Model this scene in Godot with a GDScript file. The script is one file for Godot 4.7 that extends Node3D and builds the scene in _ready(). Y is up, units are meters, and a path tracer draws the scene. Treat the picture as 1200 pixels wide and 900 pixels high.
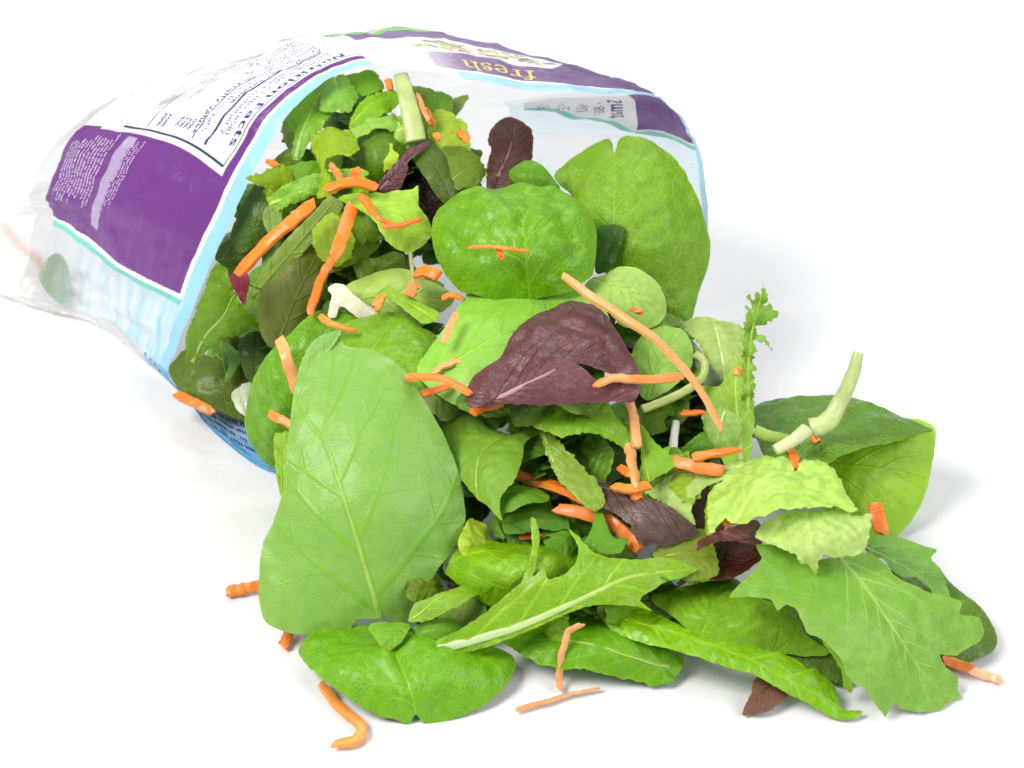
extends Node3D

# A torn-open bag of salad lying on white paper, its leaves and carrot shreds spilled towards the camera.
# Points are listed in millimetres on the table (x right, y up, z towards the camera).

var M := {}
var rng := RandomNumberGenerator.new()
var soft := FastNoiseLite.new()
var names := {}
var film_at: Array = []
var inside_bag: Array = []
var inside_heap: Array = []
const FILM_U := 240
const FILM_V := 80


func _ready():
	rng.seed = 7
	soft.seed = 3
	soft.noise_type = FastNoiseLite.TYPE_SIMPLEX_SMOOTH
	soft.fractal_octaves = 2
	soft.frequency = 1.0
	set_camera_and_light()
	make_materials()
	paper()
	bag()
	salad()
	packed_leaves()
	carrots()
	stalks()


func set_camera_and_light():
	var cam := Camera3D.new()
	cam.name = "camera"
	add_child(cam)
	cam.position = Vector3(0, 0.48886, 0.65532)
	cam.look_at(Vector3(0, 0.03, 0))
	cam.fov = 20.0
	var lens := CameraAttributesPhysical.new()
	lens.frustum_focal_length = 68.055
	lens.frustum_focus_distance = 0.75
	lens.frustum_near = 0.05
	lens.frustum_far = 30.0
	lens.exposure_aperture = 18.0
	cam.attributes = lens
	cam.current = true
	var we := WorldEnvironment.new()
	we.name = "surroundings"
	var e := Environment.new()
	e.background_mode = Environment.BG_COLOR
	e.background_color = Color(0.52, 0.53, 0.54)
	e.tonemap_mode = Environment.TONE_MAPPER_LINEAR
	e.tonemap_exposure = 1.42
	e.sdfgi_enabled = true
	e.ssao_enabled = true
	e.ssil_enabled = true
	we.environment = e
	add_child(we)
	# studio lamps: a big softbox up on the left, a second one behind, a weaker one at the right
	softbox("key_softbox_light", Vector3(-0.62, 0.95, 0.42), Vector3(-0.02, 0.03, 0.0), Vector2(0.5, 0.5), 1.05, Color(1.0, 0.99, 0.97))
	softbox("back_softbox_light", Vector3(0.1, 1.1, -0.75), Vector3(0.0, 0.03, 0.0), Vector2(0.9, 0.5), 0.55, Color(0.99, 0.99, 1.0))
	softbox("fill_softbox_light", Vector3(0.9, 0.8, 0.6), Vector3(0.0, 0.03, 0.0), Vector2(0.8, 0.8), 0.64, Color(1.0, 1.0, 1.0))


func softbox(called: String, from: Vector3, to: Vector3, size: Vector2, energy: float, c: Color):
	var l := AreaLight3D.new()
	l.name = called
	l.area_size = size
	l.area_normalize_energy = true
	l.light_energy = energy
	l.light_color = c
	l.shadow_enabled = true
	l.area_range = 6.0
	add_child(l)
	l.position = from
	l.look_at(to)


# ---------------------------------------------------------------- names and tags
func numbered(called: String) -> String:
	if not names.has(called):
		names[called] = 0
		return called
	names[called] += 1
	return "%s_%03d" % [called, names[called]]


func tag(o: Node, label: String, category: String, group := "", kind := ""):
	o.set_meta("label", label)
	if category:
		o.set_meta("category", category)
	if group:
		o.set_meta("group", group)
	if kind:
		o.set_meta("kind", kind)


func thing(called: String, label: String, category: String, group := "", at := Vector3.ZERO) -> Node3D:
	var o := Node3D.new()
	o.name = numbered(called)
	add_child(o, true)
	o.position = at
	tag(o, label, category, group)
	return o


func part(called: String, mesh: Mesh, m: Material, parent: Node) -> MeshInstance3D:
	var o := MeshInstance3D.new()
	o.mesh = mesh
	o.material_override = m
	if parent == self:
		o.name = numbered(called)
	else:
		var n := called
		var k := 0
		while parent.has_node(NodePath(n)):
			k += 1
			n = "%s_%03d" % [called, k]
		o.name = n
	parent.add_child(o, true)
	return o


# ---------------------------------------------------------------- materials
func stamp(ink: PackedFloat32Array, size: int, a: Vector2, b: Vector2, r0: float, r1: float, v0: float, v1: float):
	var n := int(ceil(a.distance_to(b) * size / 1.5)) + 1
	for i in n + 1:
		var t := float(i) / n
		var p := a.lerp(b, t) * size
		var r := lerpf(r0, r1, t) * size
		var v := lerpf(v0, v1, t)
		for y in range(int(p.y - r - 1.0), int(p.y + r + 2.0)):
			if y < 0 or y >= size:
				continue
			for x in range(int(p.x - r - 1.0), int(p.x + r + 2.0)):
				if x < 0 or x >= size:
					continue
				var d := Vector2(x, y).distance_to(p) / maxf(r, 0.7)
				if d < 1.0:
					var w := v * (1.0 - d * d)
					if w > ink[y * size + x]:
						ink[y * size + x] = w


func vein_curve(ink: PackedFloat32Array, size: int, from: Vector2, ang: float, bend: float, reach: float, r: float, v: float, branches: int, side: float):
	var p := from
	var a := ang
	var steps := 14
	for i in steps:
		var t := float(i) / steps
		var q := p + Vector2(side * sin(a), cos(a)) * reach / steps
		stamp(ink, size, p, q, r * (1.0 - 0.75 * t), r * (1.0 - 0.75 * (t + 0.07)), v * (1.0 - 0.6 * t), v * (1.0 - 0.6 * t - 0.04))
		if branches > 0 and i > 2 and i % 3 == 0:
			vein_curve(ink, size, q, a - 0.75, 0.3, reach * 0.32 * (1.0 - 0.5 * t), r * 0.5, v * 0.6, branches - 1, side)
			vein_curve(ink, size, q, a + 0.7, -0.3, reach * 0.32 * (1.0 - 0.5 * t), r * 0.5, v * 0.6, branches - 1, side)
		p = q
		a += -bend / steps + rng.randf_range(-0.06, 0.06)


# One leaf's print of veins in leaf space: the stalk end at v = 0.15, the tip at v = 0.85. Returns [colour, relief].
func vein_maps(size: int, pairs: int, angle: float, bend: float, mid: float, side_r: float, net: float, flesh: Color, vein: Color, sunken: float, spots: float, stipple := 0.11) -> Array:
	var ink := PackedFloat32Array()
	ink.resize(size * size)
	stamp(ink, size, Vector2(0.5, 0.0), Vector2(0.5, 0.2), mid * 1.15, mid, 1.0, 1.0)
	stamp(ink, size, Vector2(0.5, 0.2), Vector2(0.5, 0.84), mid, mid * 0.25, 1.0, 0.55)
	for k in pairs:
		for s in [-1.0, 1.0]:
			var y: float = 0.17 + 0.58 * pow((k + (0.25 if s > 0 else 0.0)) / pairs, 1.1)
			var reach := 0.5 * (1.0 - 0.55 * float(k) / pairs)
			vein_curve(ink, size, Vector2(0.5, y), angle * rng.randf_range(0.85, 1.15) * (1.0 - 0.25 * float(k) / pairs), bend, reach, side_r * (1.0 - 0.4 * float(k) / pairs), 0.85, 1, s)
	var web := FastNoiseLite.new()
	web.seed = 11 + pairs
	web.noise_type = FastNoiseLite.TYPE_CELLULAR
	web.cellular_return_type = FastNoiseLite.RETURN_DISTANCE2_SUB
	web.frequency = 34.0 / size
	web.fractal_type = FastNoiseLite.FRACTAL_NONE
	web.domain_warp_enabled = true
	web.domain_warp_amplitude = 12.0
	web.domain_warp_frequency = 0.02
	var cells := web.get_image(size, size, false, false, false).get_data()
	var cloud := FastNoiseLite.new()
	cloud.seed = 5 + pairs
	cloud.noise_type = FastNoiseLite.TYPE_SIMPLEX_SMOOTH
	cloud.frequency = 9.0 / size
	cloud.fractal_octaves = 5
	var mottle := cloud.get_image(size, size, false, false, true).get_data()
	var grain_n := FastNoiseLite.new()
	grain_n.seed = 23
	grain_n.frequency = 0.22
	grain_n.fractal_octaves = 2
	var grain := grain_n.get_image(size, size, false, false, true).get_data()
	var rgb := PackedByteArray()
	rgb.resize(size * size * 3)
	var rel := PackedByteArray()
	rel.resize(size * size)
	for i in size * size:
		var w := clampf((46.0 - cells[i]) / 46.0, 0.0, 1.0) * net
		var v := minf(1.0, maxf(ink[i], w))
		var m := 1.0 + (mottle[i] - 128.0) / 128.0 * spots + (grain[i] - 128.0) / 128.0 * stipple
		rgb[i * 3] = int(clampf(lerpf(flesh.r * m, vein.r, v) * 255.0, 0, 255))
		rgb[i * 3 + 1] = int(clampf(lerpf(flesh.g * m, vein.g, v) * 255.0, 0, 255))
		rgb[i * 3 + 2] = int(clampf(lerpf(flesh.b * m, vein.b, v) * 255.0, 0, 255))
		rel[i] = int(clampf(128.0 - sunken * 100.0 * minf(1.0, maxf(ink[i], w * 1.5)) + (mottle[i] - 128.0) * 0.14 + (grain[i] - 128.0) * 0.10, 0, 255))
	return [ImageTexture.create_from_image(Image.create_from_data(size, size, false, Image.FORMAT_RGB8, rgb)), ImageTexture.create_from_image(Image.create_from_data(size, size, false, Image.FORMAT_L8, rel))]


func leaf_material(called: String, maps: Array, rough: float, spec: float, relief: float, glow: float, coat := 0.0) -> StandardMaterial3D:
	var m := StandardMaterial3D.new()
	m.resource_name = called
	m.vertex_color_use_as_albedo = true
	m.albedo_texture = maps[0]
	m.heightmap_enabled = true
	m.heightmap_texture = maps[1]
	m.heightmap_scale = relief
	m.roughness = rough
	m.metallic_specular = spec
	m.backlight_enabled = true
	m.backlight = Color(glow, glow, glow * 0.75)
	if coat > 0.0:
		m.clearcoat_enabled = true
		m.clearcoat = coat
		m.clearcoat_roughness = 0.18
	m.cull_mode = BaseMaterial3D.CULL_DISABLED
	return m


func noise_texture(size: int, frequency: float, octaves: int, seed_: int, lo: float, hi: float) -> NoiseTexture2D:
	var n := FastNoiseLite.new()
	n.seed = seed_
	n.frequency = frequency
	n.fractal_octaves = octaves
	n.noise_type = FastNoiseLite.TYPE_SIMPLEX_SMOOTH
	var t := NoiseTexture2D.new()
	t.width = size
	t.height = size
	t.seamless = true
	t.noise = n
	var g := Gradient.new()
	g.set_color(0, Color(lo, lo, lo))
	g.set_color(1, Color(hi, hi, hi))
	t.color_ramp = g
	return t


func make_materials():
	var spin := vein_maps(768, 6, 0.95, 0.75, 0.013, 0.009, 0.36, Color(0.84, 0.89, 0.72), Color(1.0, 1.0, 0.95), 0.9, 0.05)
	var under := vein_maps(768, 4, 0.85, 0.7, 0.014, 0.0115, 0.10, Color(0.93, 0.95, 0.97), Color(0.84, 0.95, 0.46), -0.7, 0.02, 0.06)
	var lobed := vein_maps(640, 6, 0.72, 0.35, 0.014, 0.0075, 0.14, Color(0.80, 0.86, 0.74), Color(1.0, 1.0, 1.0), -0.5, 0.035)
	var lett := vein_maps(640, 7, 0.75, 0.5, 0.020, 0.0085, 0.22, Color(0.90, 0.94, 0.80), Color(1.0, 1.0, 1.0), -0.6, 0.06)
	var red := vein_maps(768, 6, 0.8, 0.6, 0.013, 0.009, 0.20, Color(0.95, 0.92, 0.92), Color(0.60, 0.46, 0.52), 0.9, 0.08)
	M.gloss = leaf_material("glossy_leaf", spin, 0.38, 0.45, 0.085, 0.5, 0.18)
	M.matte = leaf_material("satin_leaf", spin, 0.42, 0.5, 0.07, 0.6)
	M.under = leaf_material("matte_leaf", under, 0.42, 0.5, 0.09, 0.5)
	M.lobed = leaf_material("lobed_leaf", lobed, 0.42, 0.5, 0.09, 0.6)
	M.lettuce = leaf_material("lettuce_leaf", lett, 0.36, 0.5, 0.07, 0.9)
	M.red = leaf_material("red_leaf", red, 0.34, 0.5, 0.07, 0.35)
	var streak := noise_texture(256, 0.05, 4, 9, 0.9, 1.0)
	var st := StandardMaterial3D.new()
	st.resource_name = "stalk_flesh"
	st.vertex_color_use_as_albedo = true
	st.albedo_texture = streak
	st.uv1_scale = Vector3(3.0, 0.4, 1.0)
	st.roughness = 0.36
	st.heightmap_enabled = true
	st.heightmap_texture = streak
	st.heightmap_scale = 0.03
	st.backlight_enabled = true
	st.backlight = Color(0.5, 0.5, 0.35)
	M.stalk = st
	var fibre := noise_texture(256, 0.05, 4, 31, 0.88, 1.0)
	fibre.color_ramp.set_color(0, Color(0.95, 0.83, 0.68))
	fibre.color_ramp.set_color(1, Color(1.0, 1.0, 1.0))
	var ca := StandardMaterial3D.new()
	ca.resource_name = "carrot_flesh"
	ca.vertex_color_use_as_albedo = true
	ca.albedo_texture = fibre
	ca.uv1_scale = Vector3(3.0, 0.35, 1.0)
	ca.roughness = 0.34
	ca.heightmap_enabled = true
	ca.heightmap_texture = fibre
	ca.heightmap_scale = 0.035
	ca.backlight_enabled = true
	ca.backlight = Color(0.45, 0.3, 0.15)
	M.carrot = ca


# ---------------------------------------------------------------- white paper
func paper():
	var n := 96
	var half := 1.6
	var st := SurfaceTool.new()
	st.begin(Mesh.PRIMITIVE_TRIANGLES)
	for j in n + 1:
		for i in n + 1:
			var x := (float(i) / n * 2.0 - 1.0) * half
			var z := (float(j) / n * 2.0 - 1.0) * half
			st.set_uv(Vector2(x, z) * 3.0)
			st.add_vertex(Vector3(x, -0.0006 + 0.0004 * soft.get_noise_2d(x * 6.0, z * 6.0), z))
	for j in n:
		for i in n:
			var a := j * (n + 1) + i
			for k in [a, a + 1, a + n + 1, a + 1, a + n + 2, a + n + 1]:
				st.add_index(k)
	st.generate_normals()
	var m := StandardMaterial3D.new()
	m.resource_name = "white_paper"
	m.albedo_color = Color(0.89, 0.89, 0.895)
	m.roughness = 0.9
	m.metallic_specular = 0.3
	m.heightmap_enabled = true
	m.heightmap_texture = noise_texture(512, 0.012, 5, 41, 0.0, 1.0)
	m.heightmap_scale = 0.12
	m.uv1_scale = Vector3(1, 1, 1)
	var o := part("ground", st.commit(), m, self)
	tag(o, "plain white paper sheet under the salad and the bag", "", "", "structure")


# ---------------------------------------------------------------- shapes
func points(list: Array) -> PackedVector3Array:
	var out := PackedVector3Array()
	for i in range(0, list.size(), 3):
		out.append(Vector3(list[i], list[i + 1], list[i + 2]) * 0.001)
	return out


func smooth_line(p: PackedVector3Array, per: int) -> PackedVector3Array:
	var out := PackedVector3Array()
	var n := p.size()
	for i in n - 1:
		var a := p[maxi(i - 1, 0)]
		var d := p[mini(i + 2, n - 1)]
		for k in per:
			out.append(p[i].cubic_interpolate(p[i + 1], a, d, float(k) / per))
	out.append(p[n - 1])
	return out


# A smooth sheet z(x, y) through given points (thin-plate spline).
func sheet_through(q: PackedVector3Array) -> PackedFloat64Array:
	var n := q.size()
	var size := n + 3
	var a: Array = []
	for i in size:
		var row := PackedFloat64Array()
		row.resize(size + 1)
		a.append(row)
	for i in n:
		for j in n:
			var r2 := (q[i].x - q[j].x) ** 2 + (q[i].y - q[j].y) ** 2
			a[i][j] = r2 * log(r2 + 1e-9) * 0.5 if i != j else 4.0
		a[i][n] = 1.0
		a[i][n + 1] = q[i].x
		a[i][n + 2] = q[i].y
		a[n][i] = 1.0
		a[n + 1][i] = q[i].x
		a[n + 2][i] = q[i].y
		a[i][size] = q[i].z
	for c in size:
		var best := c
		for r in range(c + 1, size):
			if absf(a[r][c]) > absf(a[best][c]):
				best = r
		var swap = a[c]
		a[c] = a[best]
		a[best] = swap
		var top: PackedFloat64Array = a[c]
		for r in range(c + 1, size):
			var row: PackedFloat64Array = a[r]
			var f: float = row[c] / top[c]
			if f != 0.0:
				for k in range(c, size + 1):
					row[k] -= f * top[k]
				a[r] = row
	var w := PackedFloat64Array()
	w.resize(size)
	for c in range(size - 1, -1, -1):
		var s: float = a[c][size]
		for k in range(c + 1, size):
			s -= a[c][k] * w[k]
		w[c] = s / a[c][c]
	return w


func sheet_z(q: PackedVector3Array, w: PackedFloat64Array, x: float, y: float) -> float:
	var n := q.size()
	var s := w[n] + w[n + 1] * x + w[n + 2] * y
	for i in n:
		var dx := q[i].x - x
		var dy := q[i].y - y
		var r2 := dx * dx + dy * dy
		s += w[i] * r2 * log(r2 + 1e-9) * 0.5
	return s


func rib_x(rib: PackedVector3Array, y: float) -> float:
	for i in rib.size() - 1:
		if y <= rib[i + 1].y or i == rib.size() - 2:
			var t := (y - rib[i].y) / maxf(rib[i + 1].y - rib[i].y, 0.001)
			return lerpf(rib[i].x, rib[i + 1].x, clampf(t, -0.4, 1.4))
	return 0.0


# Creases along the midrib, bulges between the side veins, soft dents and a wavy edge, in millimetres.
func relief_z(v: Vector2, dx: float, length: float, away: float, shift: Vector2, pucker: float, crease: float, wave: float, bend: float, curl: float, frill: float) -> float:
	var ax := absf(dx) / length
	var z := -crease * exp(-pow(ax / 0.05, 2.0))
	var phase := (v.y / length - 0.9 * ax + (0.11 if dx > 0.0 else 0.0)) * 4.3 + 0.55 * soft.get_noise_2d(v.x * 0.06 - shift.y, v.y * 0.06)
	z += pucker * 0.75 * (pow(absf(sin(PI * phase)), 0.7) - 0.5) * smoothstep(0.02, 0.16, ax) * smoothstep(0.3, 5.0, away)
	z += pucker * 1.5 * soft.get_noise_2d(v.x * 0.055 + shift.x, v.y * 0.055 + shift.y) * smoothstep(-1.0, 4.0, away)
	z += pucker * 0.5 * soft.get_noise_2d(v.x * 0.16 + shift.x, v.y * 0.16 - shift.y) * smoothstep(-1.0, 4.0, away)
	# two soft bends that tilt the outer parts
	for k in 2:
		var a := (shift.x if k == 0 else shift.y) * 7.31
		var d := (v.x * cos(a) + (v.y - 0.5 * length) * sin(a)) - (0.10 + 0.14 * absf(sin(a * 3.7))) * length
		z += bend * sin(a * 5.3) * 0.5 * (d + sqrt(d * d + 2.0))
	z -= curl * exp(-away / 2.2)
	z += frill * exp(-away / 1.6) * soft.get_noise_2d(v.x * 0.34 + shift.y, v.y * 0.34 - shift.x)
	return z + wave * exp(-away / (0.06 * length + 1.2)) * soft.get_noise_2d(v.x * 0.11 - shift.x, v.y * 0.11 - shift.y) * 1.6


# One leaf sheet from its outline: a curved, veined blade with thickness, in a frame that starts at its stalk end.
func leaf(called: String, label: String, group: String, kind: String, tint: Array, rim: Array, inner: Array, ribs: Array, o: Dictionary = {}, host: Node3D = null) -> Node3D:
	var p := points(rim)
	var r := points(ribs)
	var base := r[0]
	var tip := r[r.size() - 1]
	var nrm := Vector3.ZERO
	for i in p.size():
		nrm += (p[i] - base).cross(p[(i + 1) % p.size()] - base)
	if nrm.dot(Vector3(-0.1, 0.6, 0.8)) < 0.0:
		nrm = -nrm
	var ay := (tip - base).normalized()
	var az := (nrm - ay * nrm.dot(ay)).normalized()
	var frame := Transform3D(Basis(ay.cross(az), ay, az), base)
	var back := frame.affine_inverse()
	# local millimetres
	var q := PackedVector3Array()
	for v in p:
		q.append(back * v * 1000.0)
	var outline_n := q.size()
	for v in points(inner):
		q.append(back * v * 1000.0)
	var rib := PackedVector3Array()
	for v in r:
		rib.append(back * v * 1000.0)
	var w := sheet_through(q)
	var length := maxf(base.distance_to(tip) * 1000.0, 1.0)
	var area := 0.0
	var lo := Vector2(1e9, 1e9)
	var hi := -lo
	for i in outline_n:
		var b := q[(i + 1) % outline_n]
		area += (q[i].x * b.y - b.x * q[i].y) * 0.5
		lo = Vector2(minf(lo.x, q[i].x), minf(lo.y, q[i].y))
		hi = Vector2(maxf(hi.x, q[i].x), maxf(hi.y, q[i].y))
	area = absf(area)
	var step := clampf(sqrt(area) / 34.0, 0.55, 1.7)
	var shift := Vector2(rng.randf() * 900.0, rng.randf() * 900.0)
	# a denser outline with a little natural wobble
	var edge := PackedVector2Array()
	var torn: float = {"lettuce": 0.6, "lobed": 0.32, "red": 0.35}.get(kind, 0.2)
	if o.has("ragged"):
		torn = 1.1
	var round_off := 0.5 if kind == "lobed" or kind == "lettuce" else 1.0
	for i in outline_n:
		var a := q[(i + outline_n - 1) % outline_n]
		var b := q[i]
		var c := q[(i + 1) % outline_n]
		var d := q[(i + 2) % outline_n]
		var b2 := Vector2(b.x, b.y)
		var c2 := Vector2(c.x, c.y)
		var n := maxi(1, int(b2.distance_to(c2) / step))
		for k in n:
			var t := float(k) / n
			var e := b2.lerp(c2, t).lerp(b2.cubic_interpolate(c2, Vector2(a.x, a.y), Vector2(d.x, d.y), t), round_off)
			var wob := torn * soft.get_noise_2d(e.x * 0.4 + shift.x, e.y * 0.4 + shift.y) + torn * 0.5 * soft.get_noise_2d(e.x * 1.1 - shift.x, e.y * 1.1 + shift.y)
			edge.append(e + (c2 - b2).orthogonal().normalized() * wob)
	var flat := PackedVector2Array(edge)
	var near := PackedFloat32Array()
	near.resize(edge.size())
	var row := 0
	var y := lo.y
	while y < hi.y:
		var x := lo.x + (step * 0.5 if row % 2 else 0.0)
		while x < hi.x:
			var v := Vector2(x, y)
			if Geometry2D.is_point_in_polygon(v, edge):
				var best := 1e9
				for e in edge:
					best = minf(best, v.distance_squared_to(e))
				best = sqrt(best)
				if best > step * 0.6:
					flat.append(v)
					near.append(best)
			x += step
		y += step * 0.866
		row += 1
	var tris := Geometry2D.triangulate_delaunay(flat)
	var keep := PackedInt32Array()
	for i in range(0, tris.size(), 3):
		var a := flat[tris[i]]
		var b := flat[tris[i + 1]]
		var c := flat[tris[i + 2]]
		if not Geometry2D.is_point_in_polygon((a + b + c) / 3.0, edge):
			continue
		var turn := (b - a).cross(c - a)
		if absf(turn) < 1e-6:
			continue
		keep.append_array([tris[i], tris[i + 2], tris[i + 1]] if turn > 0.0 else [tris[i], tris[i + 1], tris[i + 2]])
	var pucker: float = o.get("puck", 0.35)
	var crease: float = o.get("crease", 0.35)
	var wave: float = o.get("wave", 0.45)
	var thick: float = o.get("thick", 0.42)
	var frill := 0.7 if kind == "lettuce" else 0.0
	var bend: float = o.get("bend", 0.07)
	var curl: float = o.get("curl", {"gloss": 1.1, "under": 0.5, "red": 0.7}.get(kind, 0.25))
	var count := flat.size()
	var pos := PackedVector3Array()
	var uv := PackedVector2Array()
	var col := PackedColorArray()
	var base_c := Color(tint[0], tint[1], tint[2])
	var pale := Color(base_c.r * 1.22 + 0.02, base_c.g * 1.10 + 0.02, base_c.b * 1.2 + 0.004)
	for i in count:
		var v := flat[i]
		var dx := v.x - rib_x(rib, v.y)
		var away := near[i]
		var z := sheet_z(q, w, v.x, v.y) + relief_z(v, dx, length, away, shift, pucker, crease, wave, bend, curl, frill)
		pos.append(Vector3(v.x, v.y, z) * 0.001)
		uv.append(Vector2(0.5 + dx / (1.4 * length), clampf(0.15 + 0.7 * v.y / length, 0.01, 0.98)))
		var mix := clampf(0.5 + 0.9 * soft.get_noise_2d(v.x * 0.045 + shift.y, v.y * 0.045 + shift.x), 0.0, 1.0)
		var c := base_c.lerp(pale, mix * 0.3)
		c = c * lerpf(0.955, 1.04, clampf(0.5 + soft.get_noise_2d(v.x * 0.3 + shift.x, v.y * 0.3), 0.0, 1.0))
		c = c.lerp(pale, 0.5 * exp(-away / 0.5))
		c.a = 1.0
		col.append(c)
	if o.has("under"):
		# what lies packed behind this leaf
		var size := sqrt(area)
		for k in 7:
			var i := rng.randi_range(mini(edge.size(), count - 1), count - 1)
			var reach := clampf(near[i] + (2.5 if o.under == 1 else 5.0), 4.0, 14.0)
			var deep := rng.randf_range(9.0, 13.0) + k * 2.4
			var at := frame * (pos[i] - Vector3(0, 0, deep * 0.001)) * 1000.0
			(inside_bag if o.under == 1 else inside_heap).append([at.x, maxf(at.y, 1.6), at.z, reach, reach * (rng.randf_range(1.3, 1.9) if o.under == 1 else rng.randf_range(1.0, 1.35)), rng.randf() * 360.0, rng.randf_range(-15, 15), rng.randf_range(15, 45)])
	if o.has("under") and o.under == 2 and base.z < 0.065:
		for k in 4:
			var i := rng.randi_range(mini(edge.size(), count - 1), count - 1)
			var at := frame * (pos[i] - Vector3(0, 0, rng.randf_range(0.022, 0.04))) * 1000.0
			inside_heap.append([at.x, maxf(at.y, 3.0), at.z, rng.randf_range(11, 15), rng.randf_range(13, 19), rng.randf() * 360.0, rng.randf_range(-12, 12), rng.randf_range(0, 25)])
	var mesh := two_sided(pos, uv, col, keep, edge.size(), thick * 0.001)
	var mat: Material = M.matte if o.has("matte") else M[kind]
	var top: Node3D
	var local := Transform3D()
	if host == null:
		top = thing(called, label, "stalk" if kind == "stalk" else "leaf", group, base)
		top.transform = frame
	else:
		top = host
		local = host.transform.affine_inverse() * frame
	var blade := part("blade" if host == null else called, mesh, mat, top)
	blade.transform = local
	if host != null and label:
		blade.set_meta("label", label)
	var rw: float = o.get("ribw", 0.0)
	if rw > 0.0:
		var line := PackedVector3Array()
		var wide := PackedFloat32Array()
		var sm := smooth_line(rib, 8)
		var last := int(sm.size() * 0.93)
		for i in last:
			var s := sm[i]
			if not Geometry2D.is_point_in_polygon(Vector2(s.x, s.y), edge) and i > 2:
				continue
			var rim_gap := 1e9
			for e in edge:
				rim_gap = minf(rim_gap, Vector2(s.x, s.y).distance_to(e))
			var z := sheet_z(q, w, s.x, s.y) + relief_z(Vector2(s.x, s.y), 0.0, length, rim_gap, shift, pucker, crease, 0.0, bend, curl, 0.0) + thick * 0.5
			line.append(Vector3(s.x, s.y, z) * 0.001)
			wide.append(rw * 0.001 * lerpf(1.0, 0.4 if o.has("ribkeep") else 0.15, pow(float(i) / last, 0.7)))
		if line.size() > 3:
			var rc: Array = o.get("ribrgb", [pale.r * 1.15 + 0.02, pale.g * 1.08 + 0.02, pale.b * 1.2 + 0.01])
			var rm := sweep(line, wide, o.get("ribh", 0.22), 8, 2.0, Color(rc[0], rc[1], rc[2]), Vector3(0, 0, 1), 0.05, Color(rc[0], rc[1], rc[2]) * 0.8 if o.has("ribkeep") else pale)
			var mid := part("midrib", rm, M.stalk, top if host == null else blade)
			if host == null:
				mid.transform = local
	return top


func two_sided(pos: PackedVector3Array, uv: PackedVector2Array, col: PackedColorArray, tri: PackedInt32Array, rim_n: int, thick: float) -> ArrayMesh:
	var n := pos.size()
	var nor := PackedVector3Array()
	nor.resize(n)
	for i in range(0, tri.size(), 3):
		var f := (pos[tri[i + 2]] - pos[tri[i]]).cross(pos[tri[i + 1]] - pos[tri[i]])
		for k in 3:
			nor[tri[i + k]] += f
	var P := PackedVector3Array()
	var N := PackedVector3Array()
	var U := PackedVector2Array()
	var C := PackedColorArray()
	for s in [1.0, -1.0]:
		for i in n:
			var d := nor[i].normalized()
			var th := thick * (0.25 if i < rim_n else 0.5)
			P.append(pos[i] + d * th * s)
			N.append(d * s)
			U.append(uv[i])
			C.append(col[i])
	var T := PackedInt32Array(tri)
	for i in range(0, tri.size(), 3):
		T.append_array([tri[i] + n, tri[i + 2] + n, tri[i + 1] + n])
	# closing band round the rim
	var open := {}
	for i in range(0, tri.size(), 3):
		for k in 3:
			var a := tri[i + k]
			var b := tri[i + (k + 1) % 3]
			var key := Vector2i(b, a)
			if open.has(key):
				open.erase(key)
			else:
				open[Vector2i(a, b)] = true
	for key in open:
		T.append_array([key.y, key.x, key.x + n, key.y, key.x + n, key.y + n])
	return mesh_of(P, N, U, C, T)


func mesh_of(P: PackedVector3Array, N: PackedVector3Array, U: PackedVector2Array, C: PackedColorArray, T: PackedInt32Array) -> ArrayMesh:
	var a := []
	a.resize(Mesh.ARRAY_MAX)
	a[Mesh.ARRAY_VERTEX] = P
	a[Mesh.ARRAY_NORMAL] = N
	a[Mesh.ARRAY_TEX_UV] = U
	if C.size():
		a[Mesh.ARRAY_COLOR] = C
	a[Mesh.ARRAY_INDEX] = T
	var m := ArrayMesh.new()
	m.add_surface_from_arrays(Mesh.PRIMITIVE_TRIANGLES, a)
	return m


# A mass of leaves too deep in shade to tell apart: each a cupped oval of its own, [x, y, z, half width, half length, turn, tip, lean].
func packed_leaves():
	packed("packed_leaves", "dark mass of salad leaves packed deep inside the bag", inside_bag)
	packed("packed_leaves", "dark mass of salad leaves underneath the spilled heap", inside_heap)


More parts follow.
